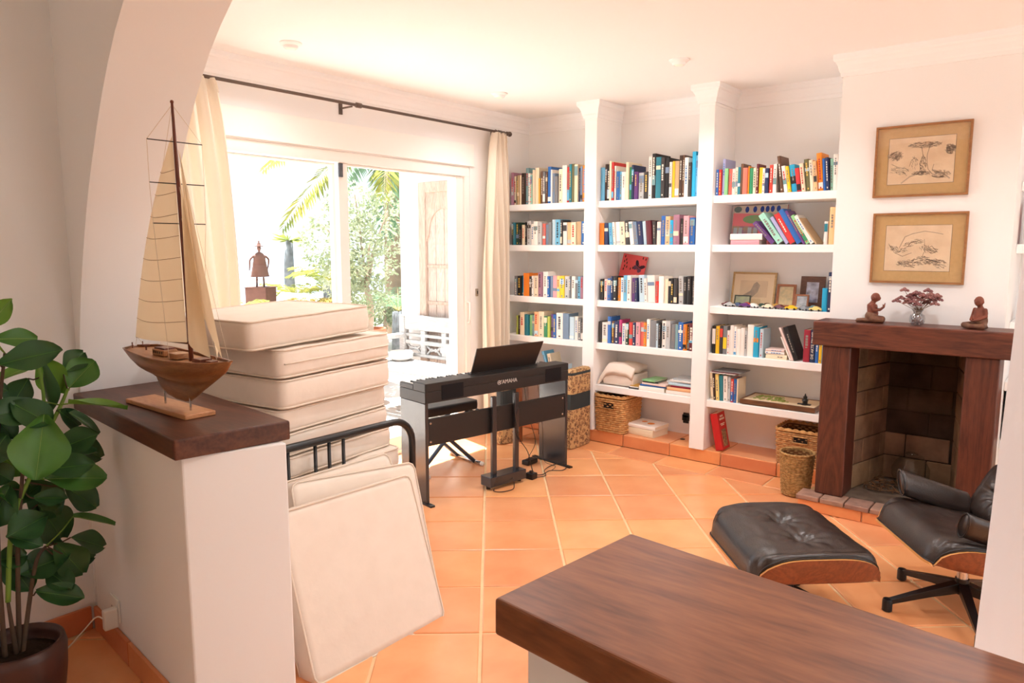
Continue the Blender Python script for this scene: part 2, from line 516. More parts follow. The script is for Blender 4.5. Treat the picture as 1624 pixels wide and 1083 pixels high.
# crown moulding
def crown(name, path):
    prof = [(0.0, 0.118), (0.009, 0.118), (0.012, 0.098), (0.018, 0.088), (0.024, 0.062), (0.034, 0.042), (0.041, 0.036), (0.046, 0.026), (0.047, 0.0)]
    pts = [Vector(p) for p in path]; m = len(pts); b = MB(); vs = []
    for pr, dr in prof:
        for i in range(m):
            if i == 0: d = (pts[1] - pts[0]).normalized(); q = pts[0] + Vector((d.y, -d.x)) * pr
            elif i == m - 1: d = (pts[-1] - pts[-2]).normalized(); q = pts[-1] + Vector((d.y, -d.x)) * pr
            else:
                a = (pts[i] - pts[i - 1]).normalized(); c = (pts[i + 1] - pts[i]).normalized()
                na = Vector((a.y, -a.x)); nc = Vector((c.y, -c.x)); q = pts[i] + (na + nc) * (pr / (1 + na.dot(nc)))
            vs.append((q.x, q.y, CEIL - dr))
    fs = [(r * m + i, r * m + i + 1, (r + 1) * m + i + 1, (r + 1) * m + i) for r in range(len(prof) - 1) for i in range(m - 1)]
    b.add(vs, fs)
    return struct(b.build(name, M_trim))
P1 = (-3.06, -2.955); P2 = (-2.155, -2.045); PFY = 4.665
crown('trim_1', [(WX, 1.47), (WX, BY), (P1[0], BY), (P1[0], PFY), (P1[1], PFY), (P1[1], BY), (P2[0], BY), (P2[0], PFY), (P2[1], PFY), (P2[1], BY), (-1.202, BY), (-1.202, 4.45), (-0.35, 4.45), (-0.35, BY), (3.59, BY)])

# recessed ceiling lights
M_bulb = mat('lamp_lens', (255, 250, 240), 0.3)
def downlight(x, y, label, power=15):
    r = thing('ceiling_light', label, 'light', (x, y, CEIL), group='recessed ceiling lights')
    MB().lathe([(0.030, 0), (0.058, 0.0), (0.058, -0.006), (0.050, -0.014), (0.040, -0.016), (0.034, -0.030), (0.030, -0.030), (0.030, 0)], 24).build('ring', M_trim, r, smooth=False, autosm=True)
    MB().lathe([(0.0001, -0.034), (0.018, -0.034), (0.0295, -0.028), (0.0295, 0.0)], 20).build('lens', M_bulb, r, smooth=True)
    ld = bpy.data.lights.new('downlight_bulb', 'SPOT'); ld.energy = power; ld.spot_size = math.radians(150); ld.spot_blend = 0.6; ld.shadow_soft_size = 0.05; ld.color = (1.0, 0.98, 0.97)
    lo = bpy.data.objects.new('downlight_bulb', ld); COL.objects.link(lo); lo.parent = r; lo.location = (0, 0, -0.045)
    return r
downlight(-3.394, 2.364, 'white recessed ceiling light nearest the arch, above the curtain rod', 4)
downlight(-3.348, 4.017, 'small white recessed ceiling light near the right end of the curtain rod', 5)
downlight(-1.965, 3.963, 'white recessed ceiling light above the right bookcase bay')
for x_, y_, l_ in ((-1.965, 2.364, 'recessed ceiling light over the middle of the room'), (-0.3, 1.7, 'added unseen fill light over the lounge chair side'), (-0.3, 3.2, 'added unseen fill light in front of the fireplace'), (1.6, 3.2, 'added unseen fill light at the far right of the room')): downlight(x_, y_, l_)  # last three unseen, added to brighten the room; the first completes the grid

# ------------------------------------------------------------------ sliding door, shutter box, handle
win = bpy.data.objects.new('window_1', None); COL.objects.link(win); win['kind'] = 'structure'
win['label'] = 'white sliding glass door to the terrace'; XF[win.name] = Matrix.Identity(4)
b = MB()
fx0, fx1 = -4.02, -3.865
b.box(fx0, WY0, WZ1 - 0.07, fx1, WY1, WZ1); b.box(fx0, WY0, 0.0, fx1, WY0 + 0.06, WZ1 - 0.07); b.box(fx0, WY1 - 0.05, 0.0, fx1, WY1, WZ1 - 0.07)
b.box(fx0, WY0 + 0.06, -0.005, fx1, WY1 - 0.05, 0.03)
b.build('frame', M_frame, win, bevel=0.004)
M_gl = glass('window_glass')
def sash(y0, y1, xc, sl, sr, name):
    b = MB(); t = 0.02
    b.box(xc - t, y0, 0.035, xc + t, y0 + sl, WZ1 - 0.072); b.box(xc - t, y1 - sr, 0.035, xc + t, y1, WZ1 - 0.072)
    b.box(xc - t, y0 + sl, 0.035, xc + t, y1 - sr, 0.13); b.box(xc - t, y0 + sl, WZ1 - 0.085, xc + t, y1 - sr, WZ1 - 0.072)
    s = b.build('sash', M_frame, win, bevel=0.003)
    MB().box(xc - 0.003, y0 + sl, 0.13, xc + 0.003, y1 - sr, WZ1 - 0.085).build('pane', M_gl, s)
    return s
s1 = sash(WY0 + 0.062, 3.10, -3.965, 0.06, 0.075, 'a')
s2 = sash(3.03, WY1 - 0.052, -3.905, 0.075, 0.08, 'b')
MB().box(-3.885, 3.028, WZ1 - 0.16, -3.872, 3.058, WZ1 - 0.073).build('latch_block', mat('grey_metal', (96, 98, 104), 0.4, 0.5, metal=0.6), win)
b = MB(); b.tube([(-3.872, 4.238, 0.90), (-3.845, 4.238, 0.91), (-3.838, 4.238, 0.97), (-3.838, 4.236, 1.06), (-3.872, 4.236, 1.07)], 0.008, 8)
b.build('handle', M_white, s2, smooth=True)
# roller shutter box cover
sb = thing('shutter_box', 'cream roller shutter cover panel above the sliding door', 'shutter box', (-3.858, 2.9, 2.12))
MB().box(-3.859, 1.47, 2.118, -3.85, 4.31, 2.285).build('panel', M_frame, sb, world=True, bevel=0.003)
MB().box(-3.85, 1.47, 2.118, -3.842, 4.31, 2.126).build('lip', M_frame, sb, world=True)
# small wall switch beside the door
r = thing('wall_switch', 'small grey strap winder box on the wall beside the door handle', 'switch', (-3.858, 4.335, 1.11))
MB().box(0, -0.012, 0, 0.012, 0.012, 0.06).build('housing', mat('switch_grey', (150, 140, 126), 0.5), r, bevel=0.003)
MB().box(0.012, -0.005, 0.018, 0.016, 0.005, 0.042).build('slot', M_blackm, r)

# ------------------------------------------------------------------ curtain rod and curtains
rod = thing('curtain_rod', 'thin dark iron curtain rod above the sliding door', 'curtain rod', (-3.75, 3.0, 2.39))
M_iron = mat('dark_iron', (104, 90, 82), 0.5, 0.5, metal=0.5)
MB().tube([(-3.75, 1.5, 2.392), (-3.75, 4.60, 2.392)], 0.0095, 10).build('rod', M_iron, rod, world=True, smooth=True)
b = MB(); b.ball((-3.75, 4.625, 2.392), (0.02, 0.022, 0.02)); b.tube([(-3.75, 4.585, 2.392), (-3.75, 4.605, 2.392)], 0.016, 10)
b.build('finial', M_iron, rod, world=True, smooth=True)
MB().tube([(-3.75, 3.08, 2.392), (-3.75, 3.12, 2.392)], 0.016, 10).build('joint_sleeve', M_iron, rod, world=True, smooth=True)
for yb in (3.04, 4.53):
    b = MB(); b.box(-3.859, yb - 0.012, 2.34, -3.85, yb + 0.012, 2.41); b.box(-3.85, yb - 0.006, 2.372, -3.742, yb + 0.006, 2.38)
    b.build('bracket', M_iron, rod, world=True)
for yb in (4.45, 4.485, 4.50, 4.52, 4.55):
    pts = [(-3.75 + 0.017 * math.cos(a), yb, 2.388 + 0.017 * math.sin(a)) for a in [2 * PI * k / 12 for k in range(12)]]
    MB().tube(pts, 0.0025, 6, closed=True).build('ring', M_iron, rod, world=True, smooth=True)
M_curt = translucent('curtain_linen', (240, 230, 214), 0.14)
def curtain(label, y0a, y1a, y0b, y1b, ztop, zbot, folds, seed, xc=-3.75):
    random.seed(seed)
    r = thing('curtain', label, 'curtain', (xc, (y0b + y1b) / 2, zbot))
    ph = [random.uniform(0, 6.28) for _ in range(4)]
    def fn(u, v):
        t = min(1.0, v * 2.2) ** 0.6
        ya = y0a + (y0b - y0a) * t; yb = y1a + (y1b - y1a) * t
        y = ya + (yb - ya) * u + 0.01 * math.sin(v * 5 + ph[0] + u * 6)
        amp = 0.022 + 0.02 * t
        x = xc + amp * math.sin(u * folds * 2 * PI + ph[1] + 0.6 * math.sin(v * 3 + ph[2])) + 0.008 * math.sin(u * folds * 4.7 * PI + ph[3] + v * 4)
        return (x, y, ztop + (zbot - ztop) * v)
    b = MB(); b.grid(fn, 72, 40)
    o = b.build('fabric', M_curt, r, world=True, smooth=True)
    b = MB(); b.grid(lambda u, v: tuple(Vector(fn(u, v * 0.03)) + Vector((0.004 * (1 if v < 2 else 0), 0, 0.012 - 0.0)))  , 72, 3)
    b.build('heading', M_curt, r, world=True, smooth=True)
    return r
curtain('cream linen curtain gathered at the right end of the rod by the bookcase', 4.42, 4.54, 4.33, 4.62, 2.375, 0.02, 4.5, 3)
curtain('cream curtain at the left end of the rod behind the model sailboat', 1.74, 2.12, 1.72, 2.22, 2.375, 0.02, 6.5, 8)

# ------------------------------------------------------------------ built-in bookcase
SH = [1.84, 1.515, 1.10, 0.775, 0.45]
TH = 0.05
bc = thing('bookcase', 'white built-in plaster bookcase with three bays along the back wall', 'bookcase', (-2.5, 4.69, 0.09))
for x0, x1 in (P1, P2):
    MB().box(x0, PFY, 0.092, x1, BY - 0.001, CEIL - 0.136).build('upright', M_shelf, bc, world=True, bevel=0.004)
    MB().box(x0, PFY, CEIL - 0.136, x1, BY - 0.001, CEIL - 0.001).build('upright_head', M_shelf, bc, world=True)
BAYS = [(WX + 0.001, P1[0]), (P1[1], P2[0]), (P2[1], -1.203)]
for bi, (x0, x1) in enumerate(BAYS):
    for z in SH:
        MB().box(x0, FY, z - TH, x1, BY - 0.001, z).build('shelf', M_shelf, bc, world=True, bevel=0.004)
# tiled plinth under the bookcase
pl = struct(MB().box(WX + 0.001, FY + 0.012, 0.0, -1.216, BY - 0.001, 0.084).build('trim_plinth', M_grout))
x = WX + 0.01
while x < -1.23:
    e = min(x + 0.385, -1.22)
    MB().box(x, FY - 0.002, 0.001, e - 0.008, FY + 0.012, 0.086).build('tile', M_terra_d, pl, bevel=0.003)
    MB().box(x, FY - 0.002, 0.084, e - 0.008, BY - 0.003, 0.092).build('tile', M_terra, pl, bevel=0.003)
    x = e

# ------------------------------------------------------------------ fireplace
fp = thing('fireplace', 'fireplace with dark brown timber beam surround and brick firebox', 'fireplace', (-0.757, 4.45, 0.0))
MB().box(-1.227, 4.225, 0.952, -0.290, 4.52 - 0.071, 1.088).build('mantel_beam', M_mantel, fp, world=True, bevel=0.007, segs=3)
MB().prism([(-1.178, 4.25), (-1.026, 4.25), (-1.026, 4.448), (-1.178, 4.448)], 0.092, 0.951).build('post', M_post, fp, world=True, bevel=0.008, segs=3)
MB().prism([(-0.487, 4.25), (-0.338, 4.25), (-0.338, 4.448), (-0.487, 4.448)], 0.092, 0.951).build('post', M_post, fp, world=True, bevel=0.008, segs=3)
M_kerb = mat('hearth_brick', (166, 130, 112), 0.6, 0.4, var=0.6, scale=20, col2=(120, 92, 82), obj_var=0.12, bump=0.2)
MB().box(-1.24, 4.19, 0.0, -0.22, 4.449, 0.062).build('hearth_base', M_grout, fp, world=True)
for i in range(8):
    x0 = -1.255 + i * 0.131
    MB().box(x0, 4.165, 0.062, x0 + 0.125, 4.30, 0.0915).build('kerb_brick', M_kerb, fp, world=True, bevel=0.006)
for i in range(3):
    x0 = -1.245 + i * 0.345
    MB().box(x0, 4.176, 0.001, x0 + 0.337, 4.192, 0.061).build('riser_tile', M_terra_d, fp, world=True, bevel=0.003)
M_hearth = mat('hearth_floor', (120, 104, 90), 0.8, 0.3, var=0.7, scale=14, col2=(74, 62, 54), bump=0.3)
MB().box(-1.045, 4.301, 0.062, -0.475, 4.94, 0.088).build('hearth_floor', M_hearth, fp, world=True)
# firebox lining of single bricks
M_fb = mat('fire_brick', (150, 118, 92), 0.85, 0.2, var=0.75, scale=5, col2=(78, 60, 48), obj_var=0.16, bump=0.3, bscale=40)
M_fbd = mat('sooted_brick', (84, 64, 50), 0.9, 0.15, var=0.8, scale=4, col2=(34, 26, 22), obj_var=0.15, bump=0.3, bscale=40)
BL, BR, BF, BB = (-1.035, 4.455), (-0.485, 4.455), (-0.945, 4.83), (-0.575, 4.83)
def brick_wall(a, c, z0, z1, rows, bl, off_base, side):
    d = Vector((c[0] - a[0], c[1] - a[1])); L = d.length; d.normalize(); nn = Vector((-d.y, d.x))
    rh = (z1 - z0) / rows
    # mortar backing
    bk = MB(); q = [Vector(a) - nn * 0.0, Vector(c) - nn * 0.0, Vector(c) + nn * 0.012, Vector(a) + nn * 0.012]
    bk.prism([(v.x, v.y) for v in q], z0, z1); bk.build('mortar', M_fbd, fp, world=True)
    for r in range(rows):
        s = -bl * 0.5 if r % 2 else 0.0
        while s < L - 0.005:
            e = min(s + bl, L); s0 = max(s, 0)
            if e - s0 > 0.02:
                p0 = Vector(a) + d * (s0 + 0.003); p1 = Vector(a) + d * (e - 0.003)
                q = [p0 - nn * 0.008, p1 - nn * 0.008, p1 + nn * 0.01, p0 + nn * 0.01]
                bb = MB(); bb.prism([(v.x, v.y) for v in q], z0 + r * rh + 0.003, z0 + (r + 1) * rh - 0.003)
                bb.build('brick', M_fb if (side or r < 2) else M_fbd, fp, world=True, bevel=0.003, segs=1)
            s += bl
brick_wall(BL, BF, 0.09, 0.955, 6, 0.21, 0, True)
brick_wall(BF, BB, 0.09, 0.955, 6, 0.235, 0, False)
brick_wall(BB, BR, 0.09, 0.955, 6, 0.21, 0, True)
MB().box(-1.048, 4.455, 0.94, -0.472, 4.949, 0.959).build('throat', M_fbd, fp, world=True)
# kindling and ash in the hearth
random.seed(5)
b = MB()
for i in range(170):
    x = random.uniform(-0.97, -0.55); y = random.uniform(4.48, 4.78); a = random.uniform(0, PI); L = random.uniform(0.02, 0.07); z = 0.09 + random.uniform(0, 0.022)
    b.tube([(x, y, z), (x + L * math.cos(a), y + 0.6 * L * math.sin(a), z + random.uniform(0, 0.012))], random.uniform(0.002, 0.005), 5)
o = b.build('kindling', mat('bark_chips', (122, 92, 66), 0.9, 0.1, var=0.8, scale=30, col2=(60, 44, 34)))
tag(o, 'scattered twigs and bark chips on the fireplace floor', 'kindling', kind='stuff')
# clear glass bowl standing in the firebox
r = thing('glass_bowl', 'round clear glass bowl with a candle holder inside the fireplace', 'glass bowl', (-0.755, 4.62, 0.115))
M_cg = glass('clear_glass', (236, 240, 238), 0.16)
MB().lathe([(0.045, 0), (0.075, 0.02), (0.098, 0.07), (0.098, 0.115), (0.08, 0.15), (0.062, 0.17), (0.066, 0.185)], 28).build('bowl', M_cg, r, smooth=True)
MB().lathe([(0.02, 0.012), (0.026, 0.02), (0.028, 0.085), (0.024, 0.09)], 16).build('candle_holder', glass('holder_glass', (225, 228, 225), 0.5, 0.15), r, smooth=True)
MB().lathe([(0.030, 0.196), (0.034, 0.198), (0.03, 0.206), (0.0, 0.206)], 16).build('lid', M_cg, r, smooth=True)
MB().lathe([(0.03, -0.024), (0.05, -0.022), (0.045, 0.0), (0.03, 0.0)], 20).build('foot', M_cg, r, smooth=True)

# right alcove shelves beyond the chimney breast
ac = thing('alcove_shelving', 'white built-in alcove shelves at the far right edge', 'shelves', (0.1, 4.69, 0.0))
for z in SH:
    MB().box(-0.349, FY, z - TH, 0.85, BY - 0.001, z).build('shelf', M_shelf, ac, world=True, bevel=0.004)
MB().box(0.851, PFY, 0.0, 0.95, BY - 0.001, CEIL - 0.001).build('upright', M_shelf, ac, world=True)

# ------------------------------------------------------------------ framed drawings on the chimney breast
M_fr = wood('frame_oak', (138, 92, 54), (172, 122, 76), axis=0, scale=8)
M_mount = mat('linen_mount', (208, 174, 122), 0.9, 0.15, var=0.3, scale=60, col2=(182, 148, 98), bump=0.15, bscale=300)
M_paper = mat('old_paper', (238, 216, 186), 0.9, 0.1, var=0.4, scale=12, col2=(206, 176, 140))
M_ink = mat('charcoal', (124, 110, 98), 0.9, 0.1)
M_inkl = mat('charcoal_light', (186, 166, 144), 0.9, 0.1)
M_pg = glass('picture_glass', (255, 255, 255), 0.22)
def drawing(label, x0, x1, z0, z1, strokes):
    y = 4.449
    r = thing('framed_drawing', label, 'picture', ((x0 + x1) / 2, y, z0))
    t = 0.011
    b = MB()
    for q in ((x0, z0, x1, z0 + t), (x0, z1 - t, x1, z1), (x0, z0 + t, x0 + t, z1 - t), (x1 - t, z0 + t, x1, z1 - t)):
        b.box(q[0], y - 0.02, q[1], q[2], y, q[3])
    b.build('frame', M_fr, r, world=True)
    MB().box(x0 + t, y - 0.008, z0 + t, x1 - t, y - 0.002, z1 - t).build('mount', M_mount, r, world=True)
    px0, px1, pz0, pz1 = x0 + 0.068, x1 - 0.072, z0 + 0.068, z1 - 0.068
    MB().box(px0 - 0.002, y - 0.0086, pz0 - 0.002, px1 + 0.002, y - 0.008, pz1 + 0.002).build('mount_edge', M_ink, r, world=True)
    sh = MB().box(px0, y - 0.0092, pz0, px1, y - 0.0086, pz1).build('sheet', M_paper, r, world=True)
    W, H = px1 - px0, pz1 - pz0
    for dark in (0, 1):
        b = MB()
        for st in strokes:
            if st[0] != dark: continue
            _, wdt, pts = st
            P = [Vector((px0 + p[0] * W, 0, pz1 - p[1] * H)) for p in pts]
            for a, c in zip(P[:-1], P[1:]):
                d = (c - a); 
                if d.length < 1e-6: continue
                nn = Vector((-d.z, 0, d.x)).normalized() * wdt * 0.5
                yy = y - 0.0094 - 0.0001 * dark
                b.add([(a.x - nn.x, yy, a.z - nn.z), (c.x - nn.x, yy, c.z - nn.z), (c.x + nn.x, yy, c.z + nn.z), (a.x + nn.x, yy, a.z + nn.z)], [(0, 1, 2, 3)])
        if b.v: b.build('ink_strokes', M_ink if dark else M_inkl, r, world=True)['kind'] = 'stuff'
    MB().box(x0 + t, y - 0.0145, z0 + t, x1 - t, y - 0.0135, z1 - t).build('glazing', M_pg, r, world=True)
random.seed(21)
def hatch(cx, cy, rx, ry, n, ang, dark=1, w=0.0011, jit=0.45):
    out = []
    for i in range(int(n * 1.5)):
        u = random.uniform(-1, 1); v = random.uniform(-1, 1)
        if u * u + v * v > 1: continue
        x = cx + u * rx; y = cy + v * ry; a = ang + random.uniform(-jit, jit); L = random.uniform(0.008, 0.03)
        out.append((dark, w, [(x - L * math.cos(a), y - L * math.sin(a)), (x + L * math.cos(a), y + L * math.sin(a))]))
    return out
S1 = hatch(0.55, 0.17, 0.24, 0.065, 120, 0.05) + hatch(0.55, 0.17, 0.24, 0.07, 100, 0.0, 0)
S1 += [(1, 0.002, [(0.5, 0.22), (0.53, 0.4), (0.49, 0.55), (0.5, 0.7), (0.47, 0.8)]), (1, 0.002, [(0.62, 0.22), (0.59, 0.4), (0.6, 0.58), (0.62, 0.7), (0.68, 0.8)])]
S1 += hatch(0.54, 0.60, 0.05, 0.2, 90, 1.4) + hatch(0.52, 0.78, 0.13, 0.05, 70, 0.2)
S1 += hatch(0.10, 0.38, 0.12, 0.10, 70, -0.7, 0, 0.003) + hatch(0.10, 0.36, 0.1, 0.08, 40, -0.7, 1)
S1 += hatch(0.93, 0.30, 0.07, 0.10, 60, 0.5, 0, 0.004) + hatch(0.95, 0.28, 0.05, 0.07, 25, 0.3)
S1 += [(1, 0.0016, [(0.05, 0.55), (0.15, 0.62), (0.28, 0.66), (0.33, 0.72)]), (1, 0.0016, [(0.05, 0.66), (0.14, 0.72), (0.25, 0.74), (0.3, 0.82)]), (1, 0.0016, [(0.33, 0.62), (0.36, 0.48), (0.42, 0.44), (0.46, 0.5)])]
S1 += hatch(0.18, 0.70, 0.14, 0.09, 40, 0.3) + hatch(0.40, 0.55, 0.05, 0.13, 26, 1.2)
S1 += [(0, 0.006, [(0.22, 0.98), (0.35, 0.84), (0.5, 0.78)]), (0, 0.007, [(0.68, 0.72), (0.82, 0.78), (0.95, 0.92)]), (1, 0.0015, [(0.7, 0.6), (0.68, 0.72), (0.75, 0.8)])] + hatch(0.82, 0.82, 0.14, 0.08, 60, 0.5, 0, 0.003)
S2 = []
for cx, cy, a in ((0.12, 0.5, 0.9), (0.25, 0.55, -0.4), (0.38, 0.42, -0.6), (0.5, 0.35, 0.1), (0.62, 0.5, 1.3), (0.73, 0.55, 0.3), (0.3, 0.82, 0.4), (0.45, 0.78, -0.3), (0.6, 0.72, 0.2), (0.78, 0.78, 0.35), (0.85, 0.88, 0.5)):
    S2 += hatch(cx, cy, 0.09, 0.05, 26, a)
    pts = [(cx - 0.1 * math.cos(a) + 0.03 * math.sin(6 * t), cy - 0.1 * math.sin(a) + t * 0.2 * math.sin(a) + 0.02 * math.cos(5 * t)) for t in (0, 0.25, 0.5, 0.75, 1.0)]
    pts = [(p[0] + i * 0.05 * math.cos(a), p[1]) for i, p in enumerate(pts)]
    S2.append((1, 0.0018, pts))
S2 += [(0, 0.004, [(0.22, 0.5), (0.3, 0.25), (0.42, 0.18), (0.6, 0.13), (0.75, 0.16), (0.88, 0.2)]), (1, 0.0018, [(0.05, 0.4), (0.15, 0.6), (0.28, 0.68), (0.42, 0.6)]), (1, 0.0018, [(0.6, 0.3), (0.62, 0.55), (0.58, 0.7)]), (1, 0.002, [(0.66, 0.5), (0.72, 0.45), (0.8, 0.57), (0.72, 0.62), (0.66, 0.55)])]
S2 += hatch(0.4, 0.85, 0.2, 0.07, 60, 0.3, 0, 0.003) + hatch(0.75, 0.8, 0.2, 0.06, 60, 0.35, 0, 0.003)
drawing('framed charcoal drawing of a tree, upper one on the chimney breast', -1.008, -0.556, 1.768, 2.146, S1)
drawing('framed charcoal sketch of rocks, lower one above the dried flowers', -0.996, -0.543, 1.303, 1.683, S2)

# ------------------------------------------------------------------ books
BC = {  # colour key: (rgb, wording)
 'bk': ((34,32,34),'black'), 'dk': ((62,58,58),'charcoal'), 'gy': ((124,126,130),'grey'), 'lg': ((188,192,194),'light grey'), 'wh': ((238,234,228),'white'),
 'cr': ((234,220,192),'cream'), 'ta': ((196,168,128),'tan'), 'br': ((104,74,54),'brown'), 'db': ((66,48,40),'dark brown'), 'ol': ((112,110,74),'olive'),
 'rd': ((206,62,56),'red'), 'co': ((226,112,96),'coral'), 'cm': ((150,40,62),'crimson'), 'pk': ((230,160,170),'pink'), 'or': ((236,140,44),'orange'),
 'pe': ((242,190,140),'peach'), 'ye': ((240,196,44),'yellow'), 'mu': ((206,160,72),'mustard'), 'lm': ((186,200,90),'lime green'), 'gn': ((52,140,96),'green'),
 'lgn':((140,200,140),'light green'), 'dg': ((44,70,58),'dark green'), 'mi': ((158,214,196),'mint green'), 'te': ((44,124,140),'teal'), 'tg': ((120,158,164),'grey teal'),
 'cy': ((40,170,214),'cyan'), 'sb': ((110,182,220),'sky blue'), 'bl': ((46,104,180),'blue'), 'nv': ((38,50,88),'navy blue'), 'gb': ((118,140,168),'grey blue'),
 'pb': ((186,212,226),'pale blue'), 'pu': ((104,62,128),'purple'), 'li': ((164,166,206),'lilac'), 'mv': ((166,120,140),'mauve'), 'mg': ((176,52,116),'magenta'),
 'lp': ((240,214,206),'pale pink'), 'py': ((246,222,140),'pale yellow'), 'mr': ((104,40,48),'maroon'), 'dr': ((186,32,46),'deep red'),
}
def bmat(k): return mat('book_cloth_' + BC[k][1].replace(' ', '_'), BC[k][0], 0.45, 0.4, obj_var=0.08)
M_light = mat('title_pale', (238, 232, 216), 0.5); M_dark = mat('title_dark', (46, 42, 44), 0.5); M_gold = mat('title_gold', (222, 186, 84), 0.45)
M_soft = mat('title_soft', (140, 132, 124), 0.5)
M_redt = mat('title_red', (196, 56, 48), 0.5); M_bluet = mat('title_blue', (60, 120, 180), 0.5)
DARK = {'bk','dk','br','db','ol','cm','dg','te','bl','nv','pu','mg','mr','rd','gn','gy'}
brng = random.Random(77)
def cover_mesh(w, h, d, t=0.0022):
    """spine towards -y at y=0, boards running back to y=d; x from 0 to w"""
    b = MB()
    # rounded spine
    n = 5; out = []
    for i in range(n + 1):
        a = PI * i / n
        out.append((w / 2 - (w / 2) * math.cos(a), -min(0.004, w * 0.25) * math.sin(a)))
    inn = [(w - t, t * 1.2), (t, t * 1.2)]
    poly = [(0, d)] + [(p[0], p[1] + 0.003) for p in out] + [(w, d), (w - t, d)] + inn + [(t, d)]
    # split to keep faces convex: three pieces
    b.box(0, 0.003, 0, t, d, h); b.box(w - t, 0.003, 0, w, d, h)
    sp = [(p[0], p[1] + 0.003) for p in out]
    b.prism(sp + [(w, 0.005), (0, 0.005)], 0, h)
    return b
def make_book(x, y, z, w, h, d, ck, label, group, lean=0.0, rz=0.0, band=None, flat=False, title=True):
    """standing book; lean>0 tips its top towards -x. flat: lies on its side, spine to the front"""
    o = cover_mesh(w, h, d).build('book', bmat(ck))
    tag(o, label, 'book', group)
    MB().box(0.0024, 0.0052, 0.003, w - 0.0024, d - 0.003, h - 0.003).build('pages', M_page, o)
    rr = brng
    yf = -min(0.004, w * 0.25) + 0.0024
    if band:
        bk, z0, z1 = band
        MB().box(w * 0.08, yf - 0.0006, h * z0, w * 0.92, 0.003, h * z1).build('spine_panel', bmat(bk), o)
    if title and w > 0.012 and rr.random() < 0.7:
        tm = M_light if ck in DARK else rr.choice([M_dark, M_soft, M_soft, M_bluet, M_redt])
        if ck in DARK and rr.random() < 0.3: tm = M_gold
        if rr.random() < 0.35: tm = M_soft
        b = MB(); zz = h * rr.uniform(0.78, 0.92); zend = h * rr.uniform(0.25, 0.55); cw = w * rr.uniform(0.12, 0.2)
        while zz > zend:
            L = rr.uniform(0.006, 0.016); b.box(w / 2 - cw, yf - 0.0012, zz - L, w / 2 + cw * rr.uniform(0.5, 1), 0.002, zz); zz -= L + rr.uniform(0.003, 0.006)
        if rr.random() < 0.6: b.box(w / 2 - cw * 0.8, yf - 0.0012, h * 0.06, w / 2 + cw * 0.8, 0.002, h * 0.06 + 0.010)
        b.build('spine_title', tm, o)['kind'] = 'stuff'
    if flat:
        # lay down: its height runs along x, thickness along z
        o.rotation_euler = (0, math.radians(90), rz); o.location = (x, y, z + w)
    else:
        o.location = (x, y, z); o.rotation_euler = (0, -lean, rz)
    return o

